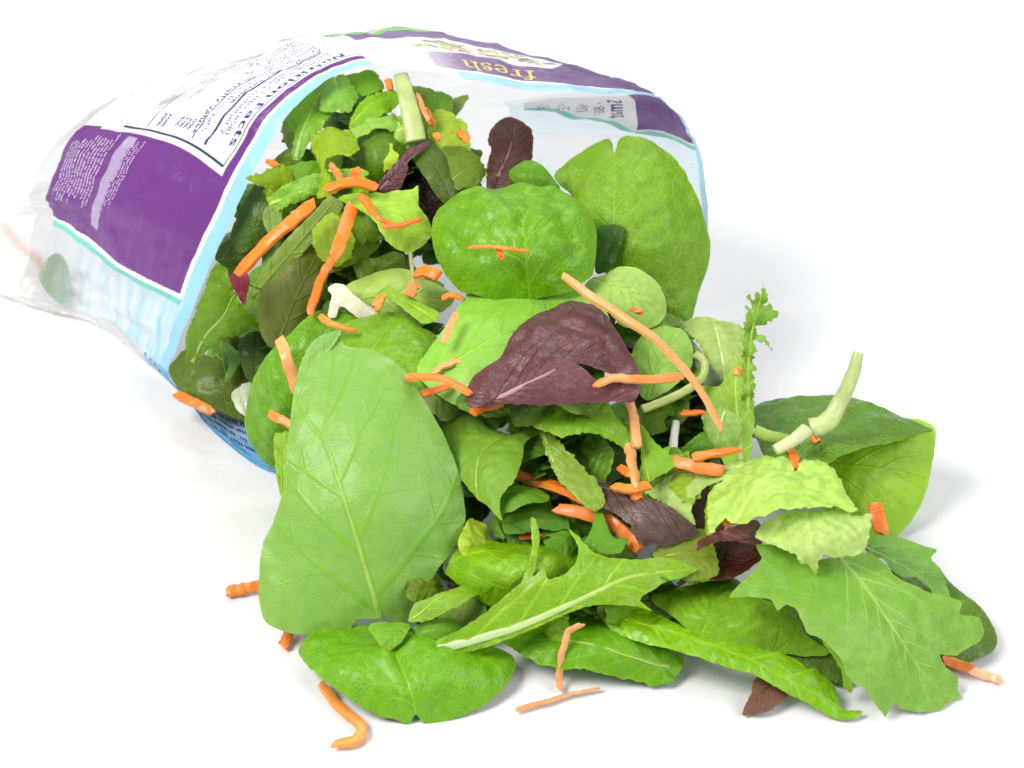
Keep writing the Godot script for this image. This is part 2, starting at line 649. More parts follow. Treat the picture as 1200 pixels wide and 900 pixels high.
func packed(called: String, label: String, list: Array):
	var P := PackedVector3Array()
	var U := PackedVector2Array()
	var C := PackedColorArray()
	var T := PackedInt32Array()
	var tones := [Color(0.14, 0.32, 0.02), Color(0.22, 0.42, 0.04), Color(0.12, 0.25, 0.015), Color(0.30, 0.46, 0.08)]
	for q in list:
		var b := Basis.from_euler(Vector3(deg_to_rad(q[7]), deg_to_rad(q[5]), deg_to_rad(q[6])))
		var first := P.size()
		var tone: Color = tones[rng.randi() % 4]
		var off := rng.randf() * 90.0
		for r in 9:
			for k in 28:
				var a := TAU * k / 28
				var t := r / 8.0
				var edge := 1.0 + 0.12 * sin(2.0 * a + off) + 0.08 * sin(5.0 * a + off * 3.0)
				var x := cos(a) * t * edge
				var y := sin(a) * t * edge
				var z := 0.18 * (x * x - y * y * 0.6) + 0.10 * soft.get_noise_2d(x * 2.5 + off, y * 2.5) - 0.05 * exp(-x * x * 90.0)
				var p := Vector3(q[0], q[1], q[2]) + b * Vector3(x * q[3], z * q[3], y * q[4])
				p.y = maxf(p.y, 1.2)
				P.append(p * 0.001)
				U.append(Vector2(0.5 + 0.33 * x, 0.5 + 0.33 * y))
				C.append(tone)
		for r in 8:
			for k in 28:
				var i := first + r * 28 + k
				var j := first + r * 28 + (k + 1) % 28
				T.append_array([i, j, i + 28, j, j + 28, i + 28])
	var N := PackedVector3Array()
	N.resize(P.size())
	for i in range(0, T.size(), 3):
		var f := (P[T[i + 2]] - P[T[i]]).cross(P[T[i + 1]] - P[T[i]])
		for k in 3:
			N[T[i + k]] += f
	for i in N.size():
		N[i] = N[i].normalized()
	var o := part(called, mesh_of(P, N, U, C, T), M.gloss, self)
	tag(o, label, "leaves", "", "stuff")


# A tapered bar along a line; squareness 2 is an ellipse, 4 a rounded box.
func sweep(line: PackedVector3Array, wide: PackedFloat32Array, flat: float, sides: int, square: float, c: Color, up: Vector3, rough: float, c_end := Color(-1, 0, 0)) -> ArrayMesh:
	var n := line.size()
	var P := PackedVector3Array()
	var U := PackedVector2Array()
	var C := PackedColorArray()
	var T := PackedInt32Array()
	var off := rng.randf() * 500.0
	var run := 0.0
	var prev_side := Vector3.ZERO
	for i in n:
		var d := (line[mini(i + 1, n - 1)] - line[maxi(i - 1, 0)]).normalized()
		var side := d.cross(up)
		if side.length() < 0.2:
			side = prev_side if prev_side != Vector3.ZERO else d.cross(Vector3(0.3, 0.2, 1.0))
		side = side.normalized()
		if prev_side != Vector3.ZERO and side.dot(prev_side) < 0.0:
			side = -side
		prev_side = side
		var lift := side.cross(d).normalized()
		if i > 0:
			run += line[i].distance_to(line[i - 1])
		for k in sides:
			var a := TAU * k / sides
			var ca := cos(a)
			var sa := sin(a)
			var rr := pow(pow(absf(ca), square) + pow(absf(sa), square), -1.0 / square)
			var bump := 1.0 + rough * soft.get_noise_3d(run * 260.0 + off, ca * 1.2, sa * 1.2)
			var h := wide[i] * 0.5 * rr * bump
			P.append(line[i] + side * ca * h + lift * sa * h * flat)
			U.append(Vector2(float(k) / sides, run * 60.0 + off))
			var tone := 1.0 + 0.16 * soft.get_noise_3d(run * 120.0 + off, ca * 0.8, sa * 0.8)
			var cc := c if c_end.r < 0.0 else c.lerp(c_end, float(i) / n)
			C.append(Color(cc.r * tone, cc.g * tone, cc.b * tone))
	for i in n - 1:
		for k in sides:
			var a := i * sides + k
			var b := i * sides + (k + 1) % sides
			T.append_array([a, a + sides, b, b, a + sides, b + sides])
	for e in 2:
		var first := 0 if e == 0 else (n - 1) * sides
		var centre := P.size()
		P.append(line[0] if e == 0 else line[n - 1])
		U.append(Vector2(0.5, 0.5))
		C.append(Color(c.r * 1.08, c.g * 1.12, c.b * 1.25))
		for k in sides:
			var a := first + k
			var b := first + (k + 1) % sides
			T.append_array([centre, a, b] if e == 0 else [centre, b, a])
	var N := PackedVector3Array()
	N.resize(P.size())
	for i in range(0, T.size(), 3):
		var f := (P[T[i + 2]] - P[T[i]]).cross(P[T[i + 1]] - P[T[i]])
		for k in 3:
			N[T[i + k]] += f
	# which way is outwards
	var turn := 0.0
	for k in sides:
		turn += N[sides + k].dot(P[sides + k] - line[1])
	if turn < 0.0:
		for i in range(0, T.size(), 3):
			var s := T[i + 1]
			T[i + 1] = T[i + 2]
			T[i + 2] = s
	for i in N.size():
		N[i] = (N[i] if turn >= 0.0 else -N[i]).normalized()
	return mesh_of(P, N, U, C, T)


# A grated strip: four flat faces with narrow worn edges, slightly twisted, its ends cut at a slant.
func grated(line: PackedVector3Array, wide: PackedFloat32Array, flat: float, c: Color, pale: Color) -> ArrayMesh:
	var n := line.size()
	var P := PackedVector3Array()
	var U := PackedVector2Array()
	var C := PackedColorArray()
	var T := PackedInt32Array()
	var off := rng.randf() * 500.0
	var twist := rng.randf_range(-0.9, 0.9)
	var slant := [rng.randf_range(-0.8, 0.8), rng.randf_range(-0.8, 0.8)]
	var run := 0.0
	var side := Vector3.ZERO
	# corner pairs: each corner is cut by a narrow worn edge
	var e := 0.80
	var shape := [Vector2(e, 1), Vector2(-e, 1), Vector2(-1, e), Vector2(-1, -e), Vector2(-e, -1), Vector2(e, -1), Vector2(1, -e), Vector2(1, e)]
	for i in n:
		var d := (line[mini(i + 1, n - 1)] - line[maxi(i - 1, 0)]).normalized()
		if i == 0:
			side = d.cross(Vector3(0, 1, 0.25))
			if side.length() < 0.15:
				side = d.cross(Vector3(1, 0, 0))
			side = side.normalized().rotated(d, rng.randf_range(-0.5, 0.5))
		else:
			side = (side - d * side.dot(d)).normalized().rotated(d, twist / n)
			run += line[i].distance_to(line[i - 1])
		var lift := side.cross(d).normalized()
		var hw := wide[i] * 0.5
		var hh := hw * flat * (1.0 + 0.12 * soft.get_noise_2d(run * 160.0, off + 9.0))
		var ends := 0.0
		if i == 0:
			ends = slant[0]
		elif i == n - 1:
			ends = slant[1]
		for k in 8:
			var q: Vector2 = shape[k]
			var r := 1.0 + 0.05 * soft.get_noise_3d(run * 300.0 + off, q.x * 1.5, q.y * 1.5)
			P.append(line[i] + side * q.x * hw * r + lift * q.y * hh * r + d * q.x * hw * ends)
			U.append(Vector2(k / 8.0, run * 55.0 + off))
			var m := clampf(0.3 + 0.6 * soft.get_noise_3d(run * 60.0 + off, q.x * 0.9, q.y * 0.9), 0.0, 1.0)
			C.append(c.lerp(pale, m))
	for i in n - 1:
		for k in 8:
			var a := i * 8 + k
			var b := i * 8 + (k + 1) % 8
			T.append_array([a, a + 8, b, b, a + 8, b + 8])
	for k in range(1, 7):
		T.append_array([0, k, k + 1])
		T.append_array([(n - 1) * 8, (n - 1) * 8 + k + 1, (n - 1) * 8 + k])
	# faces keep their own normals, so that the cut edges stay crisp
	var mid := Vector3.ZERO
	for k in 8:
		mid += P[8 + k] / 8.0
	var f0 := (P[T[2]] - P[T[0]]).cross(P[T[1]] - P[T[0]])
	var turn := f0.dot((P[T[0]] + P[T[1]] + P[T[2]]) / 3.0 - mid) < 0.0
	var P2 := PackedVector3Array()
	var N2 := PackedVector3Array()
	var U2 := PackedVector2Array()
	var C2 := PackedColorArray()
	var T2 := PackedInt32Array()
	for q in T.size() / 6:
		var ids := [T[q * 6], T[q * 6 + 1], T[q * 6 + 2], T[q * 6 + 3], T[q * 6 + 4], T[q * 6 + 5]]
		for h in 2:
			var t := [ids[h * 3], ids[h * 3 + 1], ids[h * 3 + 2]]
			if turn:
				t = [t[0], t[2], t[1]]
			var f := (P[t[2]] - P[t[0]]).cross(P[t[1]] - P[t[0]]).normalized()
			for v in t:
				T2.append(P2.size())
				P2.append(P[v])
				N2.append(f)
				U2.append(U[v])
				C2.append(C[v])
	# soften along the strip only: average normals of vertices that share a place and face nearly the same way
	var found := {}
	for i in P2.size():
		var key := Vector3i((P2[i] * 1e6).round())
		if not found.has(key):
			found[key] = []
		found[key].append(i)
	var N3 := PackedVector3Array(N2)
	for key in found:
		for i in found[key]:
			var s := Vector3.ZERO
			for j in found[key]:
				if N2[i].dot(N2[j]) > 0.83:
					s += N2[j]
			N3[i] = s.normalized()
	return mesh_of(P2, N3, U2, C2, T2)


func carrot(label: String, list: Array, width: float, tint: Array):
	var ctrl := points(list)
	var line := smooth_line(ctrl, 7 if ctrl.size() > 2 else 12)
	var n := line.size()
	var wide := PackedFloat32Array()
	var origin := ctrl[0]
	var off := rng.randf() * 300.0
	for i in n:
		var t := float(i) / (n - 1)
		var taper := minf(1.0, 0.70 + 3.0 * minf(t, 1.0 - t))
		wide.append(width * 0.001 * taper * (0.97 + 0.15 * soft.get_noise_2d(t * 6.0 + off, 3.0)))
		line[i] += Vector3(soft.get_noise_2d(t * 3.5, off), 0.0, soft.get_noise_2d(off, t * 3.5)) * 0.0005 - origin
	var o := thing("carrot_shred", label, "carrot", "carrot shreds among the leaves", origin)
	var c := Color(tint[0], tint[1], tint[2])
	part("strip", grated(line, wide, rng.randf_range(0.38, 0.6), c, Color(c.r * 1.03 + 0.02, c.g * 1.3 + 0.03, c.b * 1.8 + 0.04)), M.carrot, o)


func stalk(called: String, label: String, list: Array, w0: float, w1: float, flat: float, tint: Array):
	var ctrl := points(list)
	var line := smooth_line(ctrl, 10)
	var n := line.size()
	var wide := PackedFloat32Array()
	for i in n:
		var t := float(i) / (n - 1)
		wide.append(lerpf(w0, w1, t) * 0.001)
		line[i] -= ctrl[0]
	var o := thing(called, label, "stalk", "cut stalks in the spilled salad", ctrl[0])
	part("flesh", sweep(line, wide, flat, 16, 2.2, Color(tint[0], tint[1], tint[2]), Vector3(0, 0.8, 0.6), 0.14), M.stalk, o)


const RIM := [-133.4, 8, -39.5, -127.3, 22, -43, -118.1, 44, -40.9, -106, 70, -45.8, -94.4, 92, -54, -80.6, 110, -63.7, -65, 119, -72.9, -50.7, 122, -74.6, -25.1, 122, -67, 0, 119, -61.9, 28.5, 114, -68.2, 50.5, 107, -78.9, 63.5, 96, -84.7, 71.5, 82, -86.6, 75.5, 66, -84.9, 77.1, 44, -86.1, 73.5, 14, -92.4, 55.1, 3, -77.6, 16.6, 2, -40, -25.6, 2, -0.9, -62.8, 2, 17.5, -87.8, 1.5, 15.8, -111.1, 2, -7.4, -126.9, 3, -31.7]
const BODY := [-165.6, 6, -81.2, -163, 16, -82.8, -154.8, 40, -74.5, -144.7, 64, -71.9, -130.4, 86, -78, -116.2, 104, -81.2, -93.2, 117, -85.9, -69.3, 124, -93.3, -41.9, 126, -94.3, -12.9, 124, -91.2, 16.1, 117, -88.1, 37.5, 106, -91.3, 48.3, 92, -104.2, 51.3, 72, -119, 48.9, 52, -126.9, 44.6, 32, -137.2, 36.6, 12, -150, 14.6, 2, -141.9, -14.3, 1.2, -115.8, -52.3, 1.2, -89.8, -89.1, 1.2, -71, -112.5, 1.2, -64.9, -143.7, 1.5, -69.3, -161.3, 2, -77.2]
const SHOULDER := [-195.8, 5, -95.5, -191, 16, -105.5, -186.8, 38, -106.8, -185.1, 52, -102.5, -176.4, 72, -99.3, -158.3, 92, -94.3, -128.5, 108, -91.7, -101.7, 112, -102.4, -76.7, 108, -116.4, -50.6, 100, -123.6, -30.9, 88, -132.4, -20.9, 74, -140.9, -17.8, 58, -152.5, -20, 42, -163.3, -25.8, 28, -169.9, -33.7, 14, -179.6, -45.3, 4, -182, -63.5, 1.5, -167.8, -84.7, 1.2, -150.3, -108.8, 1.2, -132.8, -132.5, 1.2, -119.2, -153.1, 1.2, -112.5, -174.1, 1.2, -98.8, -191.2, 2, -94.9]
const TAIL := [-220, 5, -111.2, -218, 10, -132.2, -216.6, 20, -131.6, -214.1, 28, -133.5, -208.4, 36, -137.4, -198, 44, -144.9, -182.5, 50, -152.4, -165.5, 52, -159.9, -148.7, 50, -167.5, -135.9, 44, -177.2, -128.3, 36, -185.9, -123.6, 28, -189, -122.6, 20, -191.9, -124.4, 13, -192.9, -127.4, 8, -192.5, -131.3, 4, -191.1, -136.7, 2, -187, -147.2, 1.2, -179.3, -158.9, 1.2, -168.3, -170.6, 1.2, -158.8, -182.3, 1.2, -139, -195, 1.2, -128, -207.5, 1.4, -118.2, -216.5, 2, -113.3]
const SEAL := [-249, 2, -161.8, -247.6, 2.6, -162.3, -245.7, 2.8, -164.1, -243.2, 3, -166.7, -239.8, 3, -171.8, -235, 3, -177.8, -229.3, 3, -185.2, -222.1, 3, -193.6, -214.5, 3, -202.1, -206.7, 3, -210.7, -198.8, 3, -218.6, -191.3, 3, -225.8, -185.1, 2.8, -231.1, -181, 2.4, -235.1, -178.8, 1.8, -236.2, -181.1, 1.2, -234.8, -185.7, 1.2, -229.1, -192.6, 1.2, -222.6, -201.9, 1.2, -213.1, -211.7, 1.2, -202.2, -221.8, 1.2, -190.6, -231.6, 1.2, -178.6, -240.4, 1.2, -169.7, -245.9, 1.4, -164.3]


# ---------------------------------------------------------------- the bag
func closed_at(loop: PackedVector3Array, u: float) -> Vector3:
	var n := loop.size()
	var i := int(floor(u)) % n
	return loop[i].cubic_interpolate(loop[(i + 1) % n], loop[(i + n - 1) % n], loop[(i + 2) % n], u - floor(u))


func film_grid(loops: Array):
	var rows: Array = []
	for l in loops:
		var ring := PackedVector3Array()
		for i in FILM_U:
			ring.append(closed_at(l, float(i) * 24.0 / FILM_U))
		rows.append(ring)
	film_at = []
	for j in FILM_V + 1:
		var v := float(j) / FILM_V * (rows.size() - 1)
		var k := mini(int(v), rows.size() - 2)
		var t := v - k
		var ring := PackedVector3Array()
		for i in FILM_U:
			var a: Vector3 = rows[k][i]
			var b: Vector3 = rows[k + 1][i]
			var z: Vector3 = rows[maxi(k - 1, 0)][i]
			var y: Vector3 = rows[mini(k + 2, rows.size() - 1)][i]
			ring.append(a.cubic_interpolate(b, z if k > 0 else a * 2.0 - b, y, t))
		film_at.append(ring)
	# soft wrinkles that run along the bag, none lower than the paper
	var bent: Array = []
	for j in FILM_V + 1:
		var ring := PackedVector3Array()
		for i in FILM_U:
			var n := film_normal(i, j)
			var ang := TAU * i / FILM_U
			var ridge := 1.0 - absf(soft.get_noise_3d(cos(ang) * 4.6 + j * 0.035, sin(ang) * 4.6 - 5.0, j * 0.045)) * 2.2
			var wr := 0.9 * ridge * ridge * signf(ridge) + 1.5 * soft.get_noise_3d(cos(ang) * 3.2, sin(ang) * 3.2, j * 0.02) + 0.9 * soft.get_noise_3d(cos(ang) * 7.0 + 9.0, sin(ang) * 7.0, j * 0.06)
			var p: Vector3 = film_at[j][i] + n * wr * 0.0011 * (0.45 + 0.9 * minf(1.0, j / 25.0)) * (1.0 if j < 46 else maxf(0.35, 1.0 - (j - 46) / 10.0))
			p.y = maxf(p.y, 0.0008)
			ring.append(p)
		bent.append(ring)
	film_at = bent


func film_normal(i: int, j: int) -> Vector3:
	var a: Vector3 = film_at[j][(i + 1) % FILM_U] - film_at[j][(i + FILM_U - 1) % FILM_U]
	var b: Vector3 = film_at[mini(j + 1, FILM_V)][i % FILM_U] - film_at[maxi(j - 1, 0)][i % FILM_U]
	return a.cross(b).normalized()


func film_patch(i0: int, i1: int, j0: int, j1: int, skip: Array = []) -> ArrayMesh:
	var P := PackedVector3Array()
	var N := PackedVector3Array()
	var U := PackedVector2Array()
	var T := PackedInt32Array()
	var w := i1 - i0 + 1
	for j in range(j0, j1 + 1):
		for i in range(i0, i1 + 1):
			P.append(film_at[j][i % FILM_U])
			N.append(film_normal(i % FILM_U, j))
			U.append(Vector2(float(i - i0) / (i1 - i0), float(j - j0) / (j1 - j0)))
	for j in range(j0, j1):
		for i in range(i0, i1):
			var taken := false
			for s in skip:
				if i % FILM_U >= s[0] and i % FILM_U < s[1] and j >= s[2] and j < s[3]:
					taken = true
			if taken:
				continue
			var a := (j - j0) * w + i - i0
			T.append_array([a, a + w, a + 1, a + 1, a + w, a + w + 1])
	return mesh_of(P, N, U, PackedColorArray(), T)


var crinkle_map: ImageTexture


# Sharp crossing creases of thin film.
func crinkle() -> ImageTexture:
	if crinkle_map == null:
		var n := FastNoiseLite.new()
		n.seed = 77
		n.noise_type = FastNoiseLite.TYPE_CELLULAR
		n.cellular_return_type = FastNoiseLite.RETURN_DISTANCE
		n.frequency = 0.016
		n.fractal_type = FastNoiseLite.FRACTAL_FBM
		n.fractal_octaves = 3
		n.domain_warp_enabled = true
		n.domain_warp_amplitude = 40.0
		n.domain_warp_frequency = 0.01
		crinkle_map = ImageTexture.create_from_image(n.get_image(512, 512))
	return crinkle_map


func film_material(called: String, c: Color, rough := 0.16) -> StandardMaterial3D:
	var m := StandardMaterial3D.new()
	m.resource_name = called
	m.albedo_color = c
	m.transparency = BaseMaterial3D.TRANSPARENCY_ALPHA
	m.cull_mode = BaseMaterial3D.CULL_DISABLED
	m.roughness = rough
	m.backlight_enabled = true
	m.backlight = Color(0.9, 0.9, 0.9)
	m.heightmap_enabled = true
	m.heightmap_texture = crinkle()
	m.heightmap_scale = 0.12 if rough < 0.4 else 0.015
	return m


func print_material(called: String, im: Image, rough: float) -> StandardMaterial3D:
	var m := StandardMaterial3D.new()
	m.resource_name = called
	m.albedo_texture = ImageTexture.create_from_image(im)
	m.transparency = BaseMaterial3D.TRANSPARENCY_ALPHA
	m.cull_mode = BaseMaterial3D.CULL_DISABLED
	m.roughness = rough
	m.metallic_specular = 0.5
	m.texture_repeat = false
	m.backlight_enabled = true
	m.backlight = Color(0.8, 0.8, 0.8)
	m.heightmap_enabled = true
	m.heightmap_texture = crinkle()
	m.heightmap_scale = 0.11
	return m


# Lettering from TextMesh, drawn into a print. «right» and «up» are the reading directions in pixels of the print.
func write(im: Image, text: String, at: Vector2, size: float, right: Vector2, up: Vector2, c: Color, font: Font):
	var tm := TextMesh.new()
	tm.text = text
	tm.font = font
	tm.font_size = 32
	tm.pixel_size = 1.0
	tm.depth = 0.0
	tm.curve_step = 4.0
	tm.horizontal_alignment = HORIZONTAL_ALIGNMENT_LEFT
	tm.vertical_alignment = VERTICAL_ALIGNMENT_BOTTOM
	if tm.get_surface_count() == 0:
		return
	var arr := tm.surface_get_arrays(0)
	var P: PackedVector3Array = arr[Mesh.ARRAY_VERTEX]
	var T = arr[Mesh.ARRAY_INDEX]
	var k := size / 32.0
	if T == null or T.size() == 0:
		T = PackedInt32Array(range(P.size()))
	for i in range(0, T.size(), 3):
		var q: Array[Vector2] = []
		for e in 3:
			var v := P[T[i + e]]
			q.append(at + (right * v.x + up * v.y) * k)
		fill_triangle(im, q[0], q[1], q[2], c)


func fill_triangle(im: Image, a: Vector2, b: Vector2, c: Vector2, col: Color):
	var area := (b - a).cross(c - a)
	if absf(area) < 0.01:
		return
	var x0 := clampi(int(minf(a.x, minf(b.x, c.x))), 0, im.get_width() - 1)
	var x1 := clampi(int(ceil(maxf(a.x, maxf(b.x, c.x)))), 0, im.get_width() - 1)
	var y0 := clampi(int(minf(a.y, minf(b.y, c.y))), 0, im.get_height() - 1)
	var y1 := clampi(int(ceil(maxf(a.y, maxf(b.y, c.y)))), 0, im.get_height() - 1)
	for y in range(y0, y1 + 1):
		for x in range(x0, x1 + 1):
			var p := Vector2(x + 0.5, y + 0.5)
			var u := (b - a).cross(p - a) / area
			var v := (c - b).cross(p - b) / area
			var w := (a - c).cross(p - c) / area
			if u >= -0.02 and v >= -0.02 and w >= -0.02:
				im.set_pixel(x, y, col)


func box(im: Image, x0: float, y0: float, x1: float, y1: float, c: Color):
	im.fill_rect(Rect2i(int(x0), int(y0), maxi(1, int(x1 - x0)), maxi(1, int(y1 - y0))), c)


func slanted(im: Image, f: Callable, y0: float, y1: float, x0: float, x1: float, c: Color):
	# fills x0..x1, between the lines y = f(x) + y0 and f(x) + y1
	for x in range(int(x0), int(x1)):
		var a := clampi(int(f.call(x) + y0), 0, im.get_height())
		var b := clampi(int(f.call(x) + y1), 0, im.get_height())
		if b > a:
			im.fill_rect(Rect2i(x, a, 1, b - a), c)


# Tiny print that cannot be read: short dashes in rows that run down the panel.
func fine_print(im: Image, x0: float, x1: float, y0: float, y1: float, gap: float, c: Color):
	var x := x0
	while x < x1:
		var y := y0 + rng.randf_range(0.0, 24.0)
		var stop := y1 - rng.randf_range(0.0, (y1 - y0) * 0.3)
		while y < stop:
			var l := rng.randf_range(8.0, 26.0)
			var yy := y
			while yy < minf(y + l, stop):
				box(im, x + rng.randf_range(0.0, 1.2), yy, x + gap * rng.randf_range(0.35, 0.6), yy + 3.0, c)
				yy += 5.0
			y += l + 6.0
		x += gap


# Side panel. Across the print runs the way from the torn mouth (x = 0) to the tail; down the print the way from the table (y = bottom) up (y = 0).
func side_print(bold: Font, plain: Font) -> Image:
	var S := 1024
	var im := Image.create(S, S, false, Image.FORMAT_RGBA8)
	var cyan := Color(0.66, 0.90, 0.985, 0.97)
	var purple := Color(0.47, 0.235, 0.555, 0.99)
	var white := Color(0.97, 0.97, 0.99, 0.97)
	var ink := Color(0.25, 0.24, 0.50, 1.0)
	# lower part: pale cyan film that clears towards the tail, with streaks
	var st := FastNoiseLite.new()
	st.seed = 17
	st.frequency = 1.0
	for y in S:
		for x in S:
			var d := float(x) / S
			var a := clampf(0.97 - d * 0.75, 0.25, 0.97)
			var k := clampf(0.55 + 0.8 * st.get_noise_2d((x + y * 0.3) * 0.014, y * 0.0032) + d * 0.45, 0.0, 1.0)
			if x < 60:
				k = 0.0
			im.set_pixel(x, y, Color(lerpf(0.64, 0.93, k), lerpf(0.88, 0.965, k), 0.985, a))
	var low := func(x): return S * (0.745 - 0.03 * x / S)
	slanted(im, low, 0.0, 13.0, 86.0, S, Color(0.97, 0.99, 0.97, 0.98))
	slanted(im, low, 13.0, 30.0, 76.0, S, Color(0.50, 0.86, 0.80, 0.98))
	slanted(im, low, -900.0, 0.0, 100.0, S, purple)
	box(im, 0, 0, 76, S * 0.76, cyan)
	box(im, 76, 0, 100, S * 0.748, Color(0.96, 0.98, 0.98, 0.98))
	# white nutrition table
	var mid := func(x): return S * (0.495 - 0.15 * x / S)
	slanted(im, mid, -900.0, 0.0, 148.0, 900.0, white)
	slanted(im, mid, -900.0, -10.0, 900.0, S, Color(0.97, 0.97, 0.985, 0.9))
	slanted(im, mid, -22.0, -16.0, 166.0, 790.0, Color(0.2, 0.25, 0.35, 1.0))
	box(im, 164, 0, 170, S * 0.45, Color(0.3, 0.35, 0.45, 1.0))
	var down := Vector2(0, 1)
	var out := Vector2(-1, 0)
	write(im, "Nutrition Facts", Vector2(228, 36), 52.0, down, out, ink, bold)
	write(im, "Serving Size 2 cups (85g)", Vector2(272, 60), 30.0, down, out, ink, plain)
	write(im, "Servings Per Container 2", Vector2(304, 60), 30.0, down, out, ink, plain)
	slanted(im, mid, -390.0, -34.0, 322.0, 336.0, ink)
	write(im, "Amount Per Serving", Vector2(364, 60), 25.0, down, out, ink, bold)
	write(im, "Calories 15  Calories from Fat 0", Vector2(400, 40), 25.0, down, out, ink, plain)
	slanted(im, mid, -390.0, -34.0, 410.0, 417.0, ink)
	write(im, "% Daily Value*", Vector2(446, 200), 28.0, down, out, ink, bold)
	var rows := ["Total Fat 0g", "Sodium 35mg", "Total Carb. 3g", "Fiber 1g", "Sugars 1g", "Protein 1g", "Vitamin A", "Vitamin C"]
	var shares := ["0%", "2%", "1%", "4%", "", "", "70%", "20%"]
	for k in rows.size():
		var x := 474.0 + k * 25.0
		write(im, rows[k], Vector2(x, 50), 23.0, down, out, ink, plain)
		write(im, shares[k], Vector2(x, mid.call(x) - 82.0), 24.0, down, out, ink, bold)
		slanted(im, mid, -380.0, -40.0, x + 3.0, x + 5.0, Color(0.5, 0.5, 0.66, 1.0))
	slanted(im, mid, -360.0, -30.0, 678.0, 683.0, ink)
	fine_print(im, 690, 730, 60, mid.call(700) - 40.0, 11.0, Color(0.55, 0.55, 0.68, 1.0))
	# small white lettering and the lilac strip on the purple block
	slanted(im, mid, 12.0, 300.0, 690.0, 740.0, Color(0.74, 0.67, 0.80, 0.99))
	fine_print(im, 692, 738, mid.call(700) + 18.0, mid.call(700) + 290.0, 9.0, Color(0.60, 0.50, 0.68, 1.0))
	fine_print(im, 640, 684, mid.call(660) + 16.0, mid.call(660) + 240.0, 14.0, Color(0.92, 0.88, 0.95, 1.0))
	fine_print(im, 775, 985, mid.call(850) + 14.0, mid.call(850) + 270.0, 17.0, Color(0.94, 0.91, 0.96, 1.0))
	return im


func top_print(serif: Font) -> Image:
	var W := 1024
	var H := 512
	var im := Image.create(W, H, false, Image.FORMAT_RGBA8)
	im.fill(Color(0.975, 0.975, 0.98, 0.55))
	var purple := Color(0.50, 0.40, 0.57, 0.97)
	box(im, 300, 0, W, 66, Color(0.68, 0.87, 0.96, 0.96))
	box(im, 300, 66, W, 80, Color(0.97, 0.98, 0.99, 0.98))
	for x in range(230, W):
		var top := 205.0 + 215.0 * smoothstep(600.0, 760.0, x) + 10.0 * sin(x * 0.02)
		im.fill_rect(Rect2i(x, 80, 1, int(top - 80.0)), purple.lerp(Color(0.8, 0.77, 0.84, 0.9), clampf((360.0 - x) / 130.0, 0.0, 1.0)))
	write(im, "fresh", Vector2(560, 186), 92.0, Vector2(-1, 0), Vector2(0, -1), Color(0.93, 0.85, 0.45, 1.0), serif)
	# picture of a salad: soft green and orange blots on white
	for k in 70:
		var c: Color = [Color(0.62, 0.74, 0.42), Color(0.78, 0.84, 0.62), Color(0.86, 0.60, 0.45), Color(0.60, 0.50, 0.50)][rng.randi() % 4]
		var x := rng.randf_range(180.0, 600.0)
		var y := rng.randf_range(218.0, 286.0)
		box(im, x, y, x + rng.randf_range(14.0, 44.0), y + rng.randf_range(6.0, 18.0), Color(c.r, c.g, c.b, 0.9))
	for x in range(40, 760):
		var y := 306.0 + 20.0 * sin(x * 0.006)
		im.fill_rect(Rect2i(x, int(y), 1, 96), Color(0.56, 0.46, 0.63, 0.96))
	for x in range(0, 330):
		im.fill_rect(Rect2i(x, int(404.0 + 18.0 * sin(x * 0.006)), 1, 80), Color(0.62, 0.85, 0.54, 0.96))
	return im


func far_print(plain: Font, bold: Font) -> Image:
	var W := 768
	var H := 512
	var im := Image.create(W, H, false, Image.FORMAT_RGBA8)
	for y in H:
		for x in W:
			var k := clampf(0.4 + 0.6 * sin(x * 0.011 + y * 0.006) + float(y) / H * 0.5, 0.0, 1.0)
			im.set_pixel(x, y, Color(lerpf(0.72, 0.95, k), lerpf(0.89, 0.97, k), 0.985, 0.55))
	box(im, 0, 0, W, 22, Color(0.72, 0.90, 0.97, 0.97))
	# across: round the ring from the top down the far wall; down: from the torn mouth inwards
	box(im, 40, 24, 330, 290, Color(0.43, 0.21, 0.54, 0.98))
	for y in range(24, 490):
		var edge := 330.0 if y < 290 else lerpf(330.0, 90.0, (y - 290) / 200.0)
		if y >= 290:
			box(im, 40, y, edge, y + 1, Color(0.97, 0.96, 0.97, 0.94))
		box(im, edge, y, edge + 14, y + 1, Color(0.96, 0.98, 0.97, 0.98))
		box(im, edge + 14, y, edge + 36, y + 1, Color(0.55, 0.86, 0.80, 0.98))
	var ink := Color(0.42, 0.28, 0.52, 1.0)
	write(im, "Smart", Vector2(130, 310), 44.0, Vector2(1, 0), Vector2(0, 1), ink, bold)
	for k in 4:
		write(im, ["• 80 I", "• AU", "• 1 E", "• 19"][k], Vector2(150 - k * 16, 352 + k * 31), 26.0, Vector2(1, 0), Vector2(0, 1), ink, plain)
	return im


func lip_print(plain: Font) -> Image:
	var W := 1024
	var H := 256
	var im := Image.create(W, H, false, Image.FORMAT_RGBA8)
	im.fill(Color(0.62, 0.84, 0.96, 0.95))
	for y in H:
		var k := float(y) / H
		im.fill_rect(Rect2i(0, y, W, 1), Color(lerpf(0.40, 0.88, k), lerpf(0.70, 0.93, k), lerpf(0.90, 0.98, k), 0.96))
	var ink := Color(0.16, 0.30, 0.62, 1.0)
	for r in 4:
		var x := 20.0
		while x < W - 30.0:
			var l := rng.randf_range(16.0, 46.0)
			var xx := x
			while xx < x + l:
				box(im, xx, 70 + r * 42 + rng.randf_range(0.0, 5.0), xx + 7.0, 70 + r * 42 + rng.randf_range(16.0, 24.0), ink)
				xx += 10.0
			x += l + 16.0
	return im


